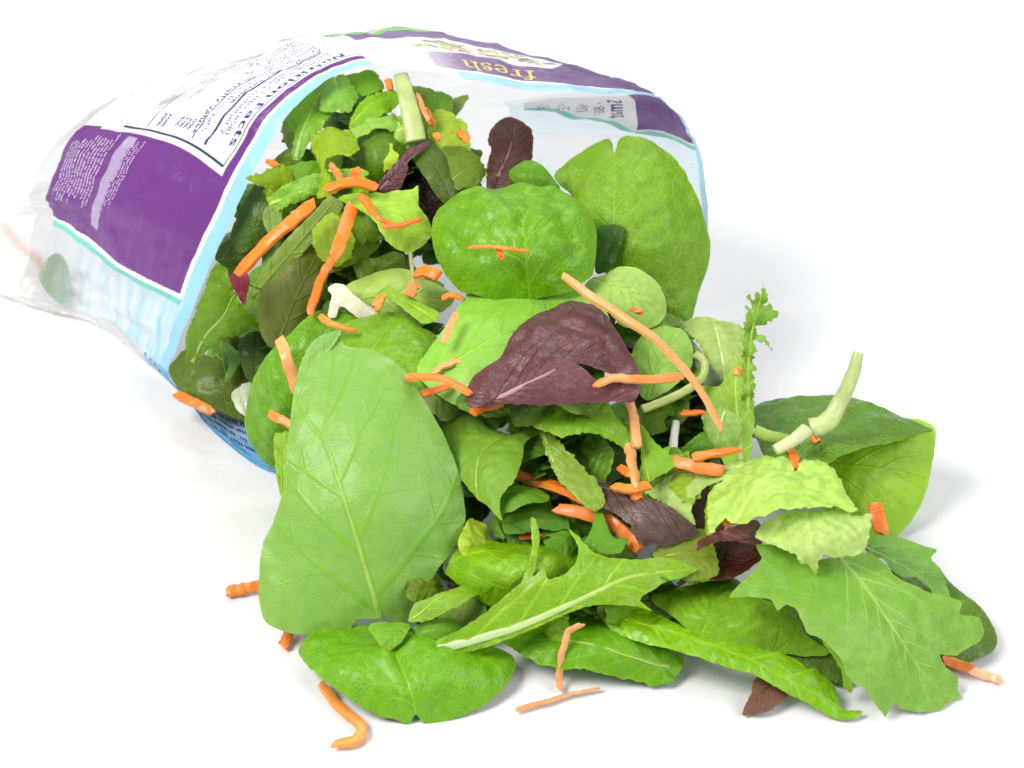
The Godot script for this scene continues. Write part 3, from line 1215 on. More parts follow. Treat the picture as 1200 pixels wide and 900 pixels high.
func bag():
	var loops := [points(RIM), points(BODY), points(SHOULDER), points(TAIL), points(SEAL)]
	film_grid(loops)
	var bold := SystemFont.new()
	bold.font_names = PackedStringArray(["Droid Sans"])
	bold.font_weight = 700
	var plain := SystemFont.new()
	plain.font_names = PackedStringArray(["Droid Sans"])
	var serif := SystemFont.new()
	serif.font_names = PackedStringArray(["Droid Serif"])
	serif.font_italic = true
	var o := thing("salad_bag", "torn-open clear plastic salad bag with purple and cyan print lying on its side", "bag")
	var side := [0, 70, 0, 40]
	var top := [70, 114, 0, 24]
	var far := [114, 152, 0, 36]
	var lip := [196, 240, 0, 8]
	part("clear_film", film_patch(0, FILM_U, 0, 46, [side, top, far, lip]), film_material("clear_film", Color(0.98, 0.985, 0.99, 0.30)), o)
	part("milky_tail_film", film_patch(0, FILM_U, 46, FILM_V), film_material("milky_film", Color(0.99, 0.99, 0.99, 0.66), 0.5), o)
	# the print's y runs from the top of the panel down, so it is turned to run with the ring
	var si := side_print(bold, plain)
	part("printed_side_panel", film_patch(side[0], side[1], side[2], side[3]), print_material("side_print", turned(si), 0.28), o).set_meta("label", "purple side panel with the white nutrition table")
	part("printed_top_panel", film_patch(top[0], top[1], top[2], top[3]), print_material("top_print", top_print(serif), 0.26), o).set_meta("label", "purple top panel with yellow lettering")
	part("printed_far_panel", film_patch(far[0], far[1], far[2], far[3]), print_material("far_print", far_print(plain, bold), 0.28), o).set_meta("label", "far panel seen from inside, with a white label and a purple block")
	part("printed_lip", film_patch(lip[0], lip[1], lip[2], lip[3]), print_material("lip_print", lip_print(plain), 0.28), o).set_meta("label", "blue lower lip with small dark blue print")


# The side panel is drawn as one looks at it; the film's own coordinates run (round the ring, along the bag).
func turned(im: Image) -> Image:
	var S := im.get_width()
	var out := Image.create(S, S, false, Image.FORMAT_RGBA8)
	for y in S:
		for x in S:
			out.set_pixel(S - 1 - y, x, im.get_pixel(x, y))
	return out


func salad():
	var o: Node3D
	o = leaf("spinach_leaf", "big matte pale green spinach leaf, largest of all, leaning at the front", "spinach leaves in the spilled salad", "under", [0.2469, 0.4656, 0.0715],
		[-58.4, 80, 40.1, -56.7, 78.2, 45.7, -46.8, 77.7, 48.1, -37.2, 74.3, 53.2, -32.3, 70.3, 59, -27.6, 65.2, 65.1, -22.7, 58.7, 70.7, -17.9, 48.9, 78.1, -15.9, 40.6, 84.5, -15.6, 36.7, 88.7, -17.5, 32.8, 92.9, -21.2, 29.6, 97.8, -26.2, 25.6, 103.6, -30.9, 20.3, 108.5, -34, 15, 111.8, -37.1, 13.6, 113.2, -40.4, 15.3, 113.5, -43.1, 17.9, 113.1, -44.8, 16.1, 113.9, -51.2, 16.5, 114, -54.7, 11.2, 115.5, -61.8, 12, 114.7, -69.3, 11, 115.7, -76.4, 12, 114.7, -81.5, 13.9, 112.7, -83.6, 18.6, 107.9, -83.8, 25, 101.1, -82.3, 31.9, 93.9, -79.1, 38.1, 91.3, -76.1, 46.1, 86.9, -74.9, 53.4, 80.2, -74.1, 61.5, 69.8, -73.4, 66.8, 61, -71.9, 71.9, 51.3, -69, 75.7, 45.1, -64.2, 79, 41.3],
		[-50.6, 48.2, 96.8, -35.5, 46.7, 95, -66.1, 46, 94, -50.7, 29.4, 108.8, -50.9, 63.3, 79.9], [-43.7, 16.6, 113.6, -47.4, 30.3, 108.3, -52.6, 45, 99.1, -57.2, 55, 89.2, -61.9, 62.3, 78, -60, 78, 44.4], {"puck": 0.25, "crease": 0.6, "wave": 0.8, "ribw": 2.2})
	leaf("curled_tip", "curled-over tip edge", "", "under", [0.3094, 0.5532, 0.1223],
		[-57.9, 82, 42.6, -61.9, 81.3, 43.2, -66.2, 79.7, 44.4, -69.1, 77, 46.6, -72, 71.6, 50.8, -73.6, 65, 56, -70.8, 68.2, 53.5, -67.4, 72.3, 50.3, -63.9, 75.2, 48, -60.5, 77.7, 46],
		[-66.3, 75, 48.1, -69.9, 75, 48.1, -66.4, 78.8, 45.1], [-71.4, 70, 52.1, -59.3, 80.4, 43.9], {"puck": 0.1, "wave": 0.2, "curl": 0, "ribw": 0}, o)
	leaf("spinach_leaf", "glossy two-lobed spinach leaf flat on the white sheet below the big pale leaf", "spinach leaves in the spilled salad", "gloss", [0.203, 0.4889, 0.0057],
		[-69.9, 7.3, 120.8, -67.1, 9.1, 113.5, -56.6, 10, 109.5, -42.4, 10.1, 110.4, -28, 12.1, 117, -15.4, 11.3, 120.2, -4.2, 7.9, 119, 1.1, 6.6, 124.1, -1.7, 5.5, 133.5, -9, 4, 140.7, -19.1, 1.7, 144.9, -28.9, 1.6, 146.4, -30.7, 6.8, 146, -32.5, 1, 146.6, -38.2, 2.7, 146.4, -44.1, 4.5, 145.5, -52.7, 7.6, 141.7, -62.9, 8.1, 132.3],
		[-32.9, 14.1, 139.5, -17.4, 12.2, 137.4, -48.6, 12.4, 137.7, -32.8, 9.7, 145, -33.2, 14.9, 129.9], [-30.7, 6.5, 146.1, -43.3, 11.2, 114.2], {"puck": 1.1, "crease": 1.6, "wave": 0.6, "ribw": 1.0})
	leaf("lobed_leaf", "long narrow lobed leaf with thick pale stalk lying across the front of the heap", "lobed green leaves in the spilled salad", "lobed", [0.3197, 0.5647, 0.0183],
		[-39.8, 10.9, 128, -32.6, 13.6, 126.1, -25.7, 15.5, 125, -16.6, 20.2, 124, -8.3, 25.5, 121.8, 0, 31.7, 118.1, 3, 33.7, 116.6, 5.2, 37.6, 112.8, 6.4, 41.6, 108, 6.1, 46.9, 99.7, 7.8, 46.7, 100.2, 8.9, 43.8, 105.1, 8, 38.6, 111.8, 6.9, 35, 115.6, 10.2, 37, 113.7, 11.8, 34.5, 116.3, 17.1, 35.8, 115.2, 20.7, 38.4, 112.4, 21.5, 41.6, 108.5, 17.7, 45.5, 102.7, 21.8, 43.4, 105.9, 25.7, 40.7, 109.5, 31.2, 39.3, 110.9, 40.6, 38.4, 111.1, 49.7, 38.3, 109.7, 60.3, 35.1, 111.9, 54.4, 33.2, 114.3, 49.6, 32.8, 115.5, 43.2, 30.1, 118.7, 41.3, 28.7, 120, 45.2, 25.8, 121.7, 40.5, 27.2, 121.2, 31.1, 28.2, 121.2, 23.9, 27.7, 121.8, 16.5, 25.5, 123.4, 6.3, 21.2, 125.6, -5.5, 16.4, 127.2, -19.4, 11.9, 128, -33.2, 9.1, 129.8, -39.3, 9, 129.6],
		[12.8, 32.4, 118.2, 35.2, 32.1, 117.9], [-39.6, 9.9, 128.9, -19.3, 14.9, 126.3, 2.8, 22.3, 124.8, 24.7, 30.6, 119.7, 38.6, 34.7, 115.2, 58.6, 35.1, 111.8], {"puck": 0.5, "crease": 0.3, "wave": 0.6, "ribw": 4.6, "ribh": 0.4, "under": 2, "ribrgb": [0.6594, 0.7547, 0.4692]})
	o = leaf("lobed_leaf", "large matte lobed leaf with toothed edge at the right end of the heap", "lobed green leaves in the spilled salad", "lobed", [0.3298, 0.5922, 0.0831],
		[79.2, 44.3, 110, 81.3, 41.2, 113.1, 78.6, 39.3, 116.9, 73.6, 37.5, 121.6, 69.6, 35.4, 126.2, 76.2, 35.5, 125.4, 80.7, 35.6, 126.4, 83.3, 35.4, 127, 84.7, 33.8, 130.5, 87.6, 34.8, 128.7, 90.2, 34.3, 129.5, 91.9, 32.6, 132.4, 93.6, 29.8, 136.1, 98, 28.2, 137.2, 102, 24.9, 139.5, 104.2, 21.9, 141.3, 105.9, 18.2, 143.3, 109.1, 14.5, 144.3, 111.9, 12.9, 144.2, 117.1, 5.4, 145.3, 119.5, 2.2, 145.9, 122, 5.8, 143.4, 125.9, 2.7, 142.9, 130.8, 0.9, 142.6, 137.4, 0.6, 141, 142.7, 1.3, 137, 146.2, 1, 135.9, 144.4, 3.2, 133.8, 144.7, 6, 131.2, 140, 10.5, 131.6, 138.2, 14.4, 129.9, 143.8, 12, 127.6, 148.6, 11.8, 123.7, 152.9, 11.3, 120.3, 154.8, 12.7, 116.9, 153.2, 16.2, 114, 145.9, 20, 116.3, 146.9, 21.6, 112.2, 139, 25.7, 113.6, 133.9, 28.1, 114.3, 128.1, 31, 113.8, 123.7, 33.2, 112.2, 120.5, 35.3, 107.7, 114.8, 37.2, 105.7, 107.1, 38.3, 108.8, 99.2, 39, 111.8, 91.9, 40, 109.6, 86, 42.8, 108.7],
		[113.2, 27.8, 132, 132.9, 22.2, 125.8, 94.5, 30.5, 135.1, 112.9, 18.9, 140.6, 114.3, 33.8, 120.1], [106.5, 38.3, 109.3, 114.5, 33.5, 120.6, 122.8, 24.6, 130.3, 133, 11.2, 135.6, 141.2, 1.9, 136.8], {"puck": 0.7, "crease": 0.5, "wave": 0.7, "ribw": 1.5, "ribrgb": [0.4124, 0.5596, 0.1897]})
	leaf("curled_edge", "bright green curled-down edge", "", "lobed", [0.3504, 0.5922, 0.033],
		[99.8, 18, 125.7, 103.1, 18.3, 128.1, 105.8, 16.2, 132.3, 108.5, 12, 135.7, 109.6, 8.4, 137.9, 108.7, 5.6, 138.8, 106.8, 6.7, 137.2, 105.6, 12.1, 134.7, 102.3, 15.3, 130],
		[105.5, 13.2, 134.1, 105.4, 16.6, 131.8], [100.6, 18.8, 125.8, 108.7, 5.8, 138.7], {"ribw": 0}, o)
	leaf("spinach_leaf", "dark rounded spinach leaf sticking out behind the large toothed leaf", "spinach leaves in the spilled salad", "gloss", [0.136, 0.2675, 0.0173],
		[134.6, 12, 77.4, 143.8, 12.3, 80.4, 148.8, 12.5, 91.9, 156.4, 9.9, 100, 160.6, 6.1, 106.3, 161, 4.6, 112.7, 157.3, 3.6, 117.1, 149.8, 3, 119.7, 142.8, 3.3, 119.3, 130.1, 6.6, 112.1, 124, 8.8, 92.9],
		[145.4, 10.6, 106.5, 154.8, 9.1, 104.8, 136.6, 10.5, 106.4, 144.5, 7.2, 114.3, 146.8, 12.4, 96.7], [128, 10.7, 83.9, 159.2, 4, 115.4], {"puck": 0.5})
	leaf("lobed_leaf", "grey-green lobed leaf with two dark gaps under the toothed leaf's upper edge", "lobed green leaves in the spilled salad", "lobed", [0.2907, 0.5783, 0.101],
		[116.1, 32.1, 92.8, 122, 32.2, 90.8, 127, 31.4, 90.2, 135.5, 29.2, 92, 141.7, 26.8, 92.2, 139, 26.2, 95.5, 142.8, 22.6, 97.3, 144.3, 19.1, 99.4, 145.8, 15.6, 103, 141.6, 15.5, 104.3, 138.7, 18.9, 102.5, 133.8, 23, 101.8, 128.6, 24, 102.5, 125.7, 25.9, 101.2, 123.1, 28.2, 98.3, 119.2, 28.5, 97.4],
		[132.4, 26.2, 99.1, 139.5, 24.7, 97.2, 125.6, 26.9, 100, 132.8, 28.8, 94.7], [116.9, 30.5, 94.5, 145.2, 15.6, 103.1], {"ribw": 1.0, "ribrgb": [0.3417, 0.4909, 0.1596]})
	o = leaf("spinach_leaf", "folded spinach leaf, dark above and yellow-green below, standing at far right", "spinach leaves in the spilled salad", "under", [0.3697, 0.6642, 0.0221],
		[150.7, 29.1, 24.9, 151.3, 25.4, 29.1, 149.1, 18.7, 38.3, 146.5, 13.6, 45.2, 143, 8.4, 49.8, 139.1, 4.5, 52.6, 134.7, 2, 55.3, 126.8, 2.7, 55.2, 115.9, 8.2, 53.9, 105.6, 14.5, 47.3, 98.9, 19.7, 35.7, 105.1, 25.3, 30.5, 117, 29.4, 29.9, 131.4, 30.5, 24.2, 142.3, 31, 22.8],
		[129.1, 22.5, 46.3, 141.4, 20.1, 43.1, 117.5, 22.5, 46.3, 129, 14.9, 52, 129.8, 27.7, 37.3], [100.3, 20.1, 36.2, 148, 17.7, 40.5], {"puck": 0.6, "ribw": 1.0})
	leaf("folded_blade", "dark folded-over upper half", "", "gloss", [0.1482, 0.3203, 0.0144],
		[87, 32.4, 17.4, 93, 31, 10.6, 100.4, 30.5, 8.3, 110, 30, 6, 118.3, 30.3, 6.9, 126.2, 31.1, 9.6, 132.9, 33.3, 18.1, 140.6, 35.2, 27, 148.4, 36.1, 34.5, 142.9, 37.9, 39.9, 136.5, 39.6, 45.2, 129.7, 41, 50.2, 121.8, 42, 53.5, 113.8, 43, 58.7, 105.6, 43.6, 65.4, 95.1, 44, 69.2, 87.4, 41.9, 60.2, 85.6, 37.2, 39.1],
		[114.7, 38.9, 37.9, 129, 38.4, 37.2, 100.7, 38.2, 36.9, 112.8, 41.9, 51.7, 117, 34.8, 22.1], [98.6, 43.1, 64.2, 112.9, 42.3, 54.4, 126.4, 40.3, 45.2, 146.7, 36.5, 35.5], {"puck": 0.9, "ribw": 0.5}, o)
	o = leaf("lettuce_leaf", "crumpled pale yellow-green lettuce with two peaks and a torn whitish flap", "lettuce pieces in the spilled salad", "lettuce", [0.6849, 0.8977, 0.2423],
		[75.5, 52, 76.4, 79.4, 49.3, 66.7, 83.3, 47.5, 59.9, 86.6, 47.6, 59, 89.1, 48.9, 62.3, 91.5, 52.3, 70.7, 92.1, 56, 81.3, 92.6, 58.2, 88.3, 97.1, 53.1, 73.2, 100, 51.4, 69.1, 102, 52, 71.3, 104.1, 54.1, 78.8, 106, 55.4, 85.2, 107.2, 56.5, 92.6, 108.4, 56.5, 99, 110.6, 56.4, 109.4, 102.9, 58, 108.8, 89.2, 60.9, 112.5, 80.3, 58.9, 113.5, 74.7, 55.5, 112.7, 70.8, 54, 111.7, 68.4, 53.3, 107.7, 65.5, 53.4, 110, 64.5, 54.2, 115.8, 62.6, 54, 115.1, 63, 52.3, 103.8, 64.5, 50.4, 88.8, 68.8, 52.3, 85.7],
		[84.3, 60.4, 99.4, 95.3, 60.4, 99.4, 74, 56.7, 94.6, 83.2, 60.8, 110.4, 86.2, 56.4, 83.3], [71, 54.3, 109, 103.8, 53, 74.9], {"puck": 1.6, "wave": 1.3, "bend": 0.2, "ribw": 0})
	leaf("torn_strip", "pale strip stretching left", "", "lettuce", [0.6849, 0.8807, 0.3202],
		[44.7, 40, 77.7, 49.2, 42.8, 76.6, 55.2, 45.6, 75.1, 65.5, 48.4, 76.9, 76.3, 51, 74.7, 80.5, 51.1, 78.6, 75.9, 49.5, 80.2, 70.8, 48.9, 81.2, 64.5, 47.3, 83, 61, 45.3, 86.3, 59.2, 42.6, 90.2, 60.4, 39.7, 94.2, 56.4, 40.2, 91.2, 51, 40.8, 85.6],
		[62, 46.4, 83.8, 54.2, 44.2, 81, 62.4, 47.6, 77.6], [76.2, 50.5, 76.3, 45.7, 40.4, 78.6], {"wave": 0.8, "ribw": 0}, o)
	leaf("hanging_flap", "torn whitish flap", "", "lettuce", [0.7746, 0.9323, 0.3898],
		[78.5, 45.5, 108.1, 79.8, 48, 106.4, 82.5, 50.1, 105.4, 86.6, 52, 104.8, 90.6, 53.3, 104.7, 97.3, 54.1, 106.1, 103.5, 54.7, 106.4, 110.1, 54.4, 108.2, 114.9, 55.4, 108.5, 114.6, 51.9, 111.1, 114, 49.1, 113.9, 110.8, 45.7, 117.4, 107.1, 46.3, 118.5, 103.2, 46.3, 119.3, 99.3, 47.5, 119.5, 97.8, 45.4, 119.5, 97.7, 38.1, 118, 94.9, 41.9, 118.7, 92.6, 43.1, 118.5, 90.9, 45.7, 118.2, 89, 46.7, 117.3, 86.7, 46.4, 116.1, 84.6, 46.8, 114.4, 81.6, 46.1, 111.8],
		[95.4, 51.6, 117.3, 103.8, 51.5, 117.2, 87.5, 49.6, 114.9, 95.6, 47.4, 119.2, 95.8, 53.8, 112.9], [94.7, 54, 105, 96.9, 40.4, 118.6], {"puck": 1.4, "wave": 1.2, "bend": 0.16, "ribw": 0}, o)
	leaf("inner_fold", "yellow-green inner fold", "", "lettuce", [0.4422, 0.634, 0.0073],
		[66.7, 43.9, 78.6, 71.3, 44.9, 77.5, 77.3, 45.2, 81.1, 79, 44.4, 87, 76.2, 44.5, 94, 73, 43.9, 98.6, 69.8, 44.4, 97, 66.5, 42.1, 97.3, 65.2, 39.3, 101.7, 63.7, 39.5, 99.3, 63.7, 41, 91.4],
		[69.9, 45.3, 94.1, 73.2, 45.5, 94.4, 66.7, 43.9, 92.4, 70.3, 45.8, 87.8], [67.9, 44.2, 78, 68, 39.1, 105], {"wave": 1, "ribw": 0}, o)
	o = leaf("red_leaf", "dark red leaf curled into a tube in front of the pale lettuce", "red leaves in the spilled salad", "red", [0.1701, 0.0474, 0.0444],
		[59.7, 40, 108.7, 60.7, 43.6, 107.5, 64.8, 49.3, 111, 71.3, 50.1, 108.5, 79.1, 48, 102.8, 81, 44.7, 105.3, 80.1, 41.3, 107.7, 74.6, 45.8, 111.5, 69.6, 48, 113.3, 65.2, 45.9, 111.6, 61.9, 40.9, 108.1],
		[69.2, 49.1, 113.4, 74.1, 48, 112.1, 64.7, 47.7, 111.8, 69.2, 50.6, 111.9], [79.3, 44.9, 107.8, 60.2, 41.3, 107.7], {"bend": 0, "ribw": 0})
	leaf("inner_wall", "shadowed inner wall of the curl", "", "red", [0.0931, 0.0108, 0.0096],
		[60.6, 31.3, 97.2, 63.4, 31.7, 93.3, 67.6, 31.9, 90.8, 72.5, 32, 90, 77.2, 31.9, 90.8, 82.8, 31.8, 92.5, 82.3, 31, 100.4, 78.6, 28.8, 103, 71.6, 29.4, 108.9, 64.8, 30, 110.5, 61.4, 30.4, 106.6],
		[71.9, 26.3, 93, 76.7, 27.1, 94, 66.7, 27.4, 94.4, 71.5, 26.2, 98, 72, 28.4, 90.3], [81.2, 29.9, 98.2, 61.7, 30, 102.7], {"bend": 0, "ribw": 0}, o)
	leaf("red_leaf", "purple-brown lettuce tip with a whitish sheen above the long narrow leaf", "red leaves in the spilled salad", "red", [0.1454, 0.0886, 0.0719],
		[26.5, 47, 77.4, 32.1, 45.7, 80.8, 36.6, 47.9, 87.4, 41.1, 48.9, 91.9, 45.6, 48.9, 92.4, 50.3, 47.9, 93.7, 54.5, 45.6, 94.9, 58, 42.2, 95.6, 61.1, 39.1, 97.5, 55.9, 38, 100.5, 50.2, 37.1, 102.6, 45.9, 38.8, 102.9, 43.8, 37, 102.9, 40.9, 39.9, 102.9, 38.9, 44.4, 101.4, 35.4, 45.8, 98.2, 31.6, 45.5, 93.8, 28.2, 44.1, 88.9],
		[42.8, 47.2, 99.4, 50.7, 46.1, 98.1, 35.1, 45.9, 97.8, 42.8, 43, 102.6, 43.1, 49, 93.2], [27, 46, 79.9, 60.2, 39.3, 97.2], {"puck": 0.5, "ribw": 0.8})
	leaf("lettuce_leaf", "narrow torn lettuce piece with ragged edge below the purple leaf", "lettuce pieces in the spilled salad", "lettuce", [0.3884, 0.5535, 0.0842],
		[8.4, 62, 55.8, 11, 62, 55.8, 12.9, 60, 60.8, 14.3, 57.6, 68.2, 16.2, 56.5, 71.5, 17.9, 55.5, 74.1, 20.4, 54.8, 75.9, 21.2, 53.7, 78.2, 23.8, 52.9, 79.5, 25.4, 51.3, 82.1, 27.4, 50.8, 82.4, 28.7, 48.7, 85.7, 30.1, 47.8, 87.7, 30.6, 45.9, 91.7, 28, 45, 93.7, 25.2, 45.1, 93.4, 21.1, 47.4, 89.9, 15.2, 50.6, 84, 11.1, 54.7, 74, 8.9, 58.3, 64.4],
		[19.9, 53.6, 78.4, 14.8, 53.5, 78.2, 19.8, 49.5, 86.4], [9.5, 61.5, 57, 10.8, 56.9, 68.3, 15.5, 51.8, 81.8, 23.6, 46.2, 91.5, 28.1, 46.1, 91.4], {"wave": 1, "ribw": 1.6, "under": 2})
	o = leaf("lobed_leaf", "curled matte lobed leaf between the big pale leaf and the ragged lettuce", "lobed green leaves in the spilled salad", "lobed", [0.3298, 0.5647, 0.0564],
		[-24.9, 49, 51.6, -22.9, 49.8, 48.7, -18.2, 50.9, 46.8, -13.2, 51.7, 47.4, -7.8, 54.1, 58.6, -0.9, 55.5, 64, 6.6, 54.5, 59.1, 15.3, 54.7, 61.4, 8.1, 54.7, 63.3, 3.7, 55.8, 69.2, 3.1, 55.9, 74.1, 2.3, 55.6, 80.2, 0, 53.8, 87.7, -2.5, 52.9, 89.2, -4.5, 50.7, 91.9, -5, 48.5, 94, -3.9, 45.1, 96.5, -6.1, 46.5, 95.1, -8.4, 47.9, 92.9, -11.2, 48.6, 90.1, -14.9, 49.2, 84.9, -17.9, 49.5, 78.3, -20.7, 49.1, 68.8, -23.3, 48.2, 57.9],
		[-6.8, 54.9, 78.1, 1.9, 55.7, 79.1, -15.7, 51.7, 73.8, -6.8, 52.5, 87.7, -6.9, 54.9, 65], [-12.1, 50.4, 86.5, -11.9, 52.9, 79.5, -9.7, 54.5, 72.2, -2.3, 55.6, 65.5], {"puck": 0.6, "curl": 2.2, "bend": 0.12, "ribw": 1.2, "under": 2, "ribrgb": [0.4909, 0.6336, 0.2229]})
	leaf("curled_tip", "", "", "lobed", [0.1975, 0.4385, 0.0107],
		[-4.2, 42, 92.1, -3.7, 43.8, 81.1, 2, 44, 79.6, 8.5, 43.9, 80, 12.5, 43.4, 83.4, 11.6, 43.5, 87.2, 6.5, 45.3, 90.8, 2.2, 44.3, 91.9],
		[4.4, 46.1, 88.8, 8.1, 45.4, 87.8, 0.7, 45.6, 88.1, 4.4, 45.4, 91.3, 4.4, 45.5, 84.7], [-2.8, 43.9, 84, 11.3, 43.8, 85.8], {"ribw": 0, "under": 2}, o)
	leaf("lobed_leaf", "darker lobed leaf lying under the curled leaf over carrot shreds", "lobed green leaves in the spilled salad", "lobed", [0.1305, 0.3306, 0.0083],
		[-3.4, 35.5, 88, 0, 37.5, 84.2, 5.7, 38.3, 83.3, 11.4, 38, 81.1, 14.2, 37.9, 84.2, 18.2, 36.4, 87, 19.3, 34.8, 89.9, 14.2, 34.4, 91.2, 8.5, 36.1, 91.5, 4.2, 34, 92.1, -2.3, 34, 92.1],
		[8.2, 37.7, 89.8, 13.3, 37.3, 89.2, 3.1, 37.4, 89.3, 8.1, 36.2, 91.4, 8.2, 38.4, 87.1], [-2.8, 35.9, 87.6, 17.6, 36.7, 86.9], {"ribw": 0, "under": 2})
	leaf("lobed_leaf", "small pointed green leaf tip in front of the thick carrot shreds", "lobed green leaves in the spilled salad", "lobed", [0.2128, 0.4993, 0.0134],
		[27.3, 43, 92.1, 29.8, 42.8, 93.1, 31.6, 41.1, 98.6, 33.5, 39.5, 101.1, 38, 38.6, 100.4, 35.4, 36.1, 104.9, 31.2, 36, 105.1, 27.8, 36.7, 104.3, 23.2, 37.6, 102.2, 26, 40.5, 98.7],
		[30.3, 39.9, 100.9, 27, 39.7, 100.7, 30.3, 38, 103.4, 30.4, 41.4, 97.9], [26.5, 37.6, 103.1, 28.6, 42.8, 92.7], {"ribw": 0.6, "under": 2})
	leaf("spinach_leaf", "shiny bulging spinach leaf behind the stalk of the long narrow leaf", "spinach leaves in the spilled salad", "gloss", [0.2684, 0.5252, 0.0074],
		[-23.2, 24.8, 97.3, -19.9, 27.4, 90.6, -15.7, 28.9, 86.6, -10, 29, 86.3, -2.8, 31.2, 92.2, 8.5, 32.3, 94.9, 22.6, 29, 96.2, 29.5, 24.5, 98.2, 25.3, 22, 106.3, 11.2, 21.6, 112.7, 0, 19, 112.2, -7, 20.4, 111.7, -12.6, 24.7, 111.1, -18.8, 26, 105.7],
		[-0.9, 36, 112.5, 10.7, 35.2, 111.6, -12.5, 31.9, 107.6, -0.9, 32.1, 116.1, -0.9, 35.1, 103], [-22.7, 25, 96.7, 25.4, 27.9, 100.1], {"puck": 1.2, "curl": 2.5, "under": 2})
	leaf("rolled_leaf", "rolled bright green leaf end by the lower right edge of the big pale leaf", "lobed green leaves in the spilled salad", "lobed", [0.3197, 0.5647, 0.0261],
		[-33.8, 20, 120.1, -31.7, 23.4, 115.1, -26.4, 26.2, 115, -21.4, 26.8, 112.7, -15.4, 24.9, 107.1, -11.2, 25, 105, -9.2, 24, 108.1, -12.5, 24.7, 113.2, -16.6, 25.3, 117.7, -22.1, 23.3, 120.1, -27.7, 20.1, 119.8],
		[-20.7, 26.5, 117, -15.1, 25.5, 115.8, -26.2, 26, 116.4, -20.6, 24.7, 119.5, -20.8, 26.8, 112.6], [-32.2, 20.4, 118.9, -10.7, 24.5, 106.6], {"ribw": 0.7, "under": 2})
	leaf("spinach_leaf", "small folded green scrap under the lower tip of the big pale leaf", "spinach leaves in the spilled salad", "under", [0.2227, 0.4776, 0.0167],
		[-46.7, 17.4, 120, -41.8, 18, 117.8, -35.3, 17.8, 118.4, -33.1, 17.6, 119.4, -34.6, 17.4, 124.2, -36.6, 17.2, 127.3, -40.5, 15, 129.3, -42.7, 16.4, 128],
		[-38.8, 18.7, 124.8, -35.8, 18, 124.1, -41.8, 18.5, 124.6, -38.7, 17.9, 127.3, -38.9, 18.6, 121.4], [-33.9, 17.4, 120, -41.3, 16, 128.8], {"ribw": 0})
	leaf("spinach_leaf", "short shiny green strip beneath the rolled leaf end", "spinach leaves in the spilled salad", "gloss", [0.1884, 0.4541, 0.0173],
		[-32.1, 15.9, 117.5, -26.5, 17.4, 116.7, -21, 17, 114.5, -16.5, 15.9, 117.5, -20.8, 15.9, 122.1, -27.8, 14, 122.8, -31.4, 14.4, 121.7],
		[-25.1, 17.5, 120.9, -21.6, 17.3, 120.7, -28.6, 16.9, 120.2, -25, 16.4, 122.3, -25.1, 17.7, 118.6], [-31.7, 15.2, 119.7, -16.7, 15.8, 118.2], {"ribw": 0, "under": 2})
	leaf("lettuce_leaf", "ribbed green leaf lying at the bottom edge under a pale carrot strip", "lettuce pieces in the spilled salad", "lettuce", [0.235, 0.5407, 0.0108],
		[-2.8, 9, 116.8, 3.7, 11, 113.6, 11.3, 12.3, 110, 18.9, 13, 108.7, 31.7, 13.9, 113.1, 43.7, 12.5, 120.8, 55.1, 7.1, 121.8, 56.1, 5.4, 124.1, 52.3, 2.5, 129.9, 46.4, 2, 130.9, 38.9, 3.3, 130, 31.3, 6.1, 130.9, 25.7, 8.2, 130.7, 14.7, 8.1, 129.4, 8.3, 8.3, 127.2, 0.8, 9.1, 121.1],
		[27, 12.9, 127.6, 40.3, 11.5, 126.2, 13.9, 11.8, 126.4, 27, 8.6, 130.6, 27.2, 14.7, 122], [51.6, 4.7, 125.8, 38.8, 11.4, 127, 22.2, 14.3, 123.6, 11.1, 13, 120.5, 0, 9.8, 115.6], {"wave": 0.8, "ribw": 1.6, "ribrgb": [0.4377, 0.5776, 0.1596]})
	leaf("spinach_leaf", "long glossy leaf along the bottom ending in a thin yellow-green point", "spinach leaves in the spilled salad", "gloss", [0.2596, 0.5377, 0.005],
		[28, 19.2, 112.4, 36.5, 19.8, 110.1, 46.7, 18.3, 113, 58.9, 18.6, 123.5, 64.2, 18.3, 126.5, 77.8, 17.3, 129, 91.5, 14.7, 131.4, 95.2, 12.6, 134, 98.3, 12, 133.7, 104.3, 7.1, 137.7, 105.9, 3.8, 142.8, 112.6, 3.2, 143.7, 108.3, 2.1, 146.5, 101.8, 2.8, 145.3, 93.7, 6.2, 142.2, 86.5, 9.7, 140.9, 78.3, 13.4, 138, 66.4, 15.6, 135.3, 60.2, 16.5, 133, 54.9, 16.8, 130.9, 43.3, 16.6, 126.2, 33.4, 16, 119.7],
		[74.6, 15.5, 134.8], [32.1, 18.4, 114, 110.6, 2.7, 144.9], {"puck": 0.9, "ribw": 0.8})
	leaf("spinach_leaf", "folded spinach leaf under the dark red curl beside the toothed leaf", "spinach leaves in the spilled salad", "gloss", [0.3145, 0.6024, 0.0106],
		[45.9, 18.7, 106.3, 54.5, 20.3, 103.3, 65.9, 21.7, 101, 73.6, 22, 100.1, 78.6, 22.5, 106.9, 83.8, 21.8, 111.6, 92.9, 18.7, 115.3, 96.8, 13.4, 118.9, 103.6, 9.6, 122.9, 96.6, 9, 123.9, 86.4, 9.6, 122.9, 74.1, 13, 123.4, 64.7, 13.9, 122.3, 59.8, 14.8, 120.8, 53.1, 17.7, 114.9],
		[74.8, 20.1, 118.6, 88.1, 19, 117.3, 61.9, 19.2, 117.5, 74.8, 15.9, 122.3, 75.2, 22.3, 112.4], [61.7, 15.6, 120.9, 64.6, 20.4, 116.3, 66.9, 22.2, 106.5], {"puck": 0.9, "ribw": 0.8})
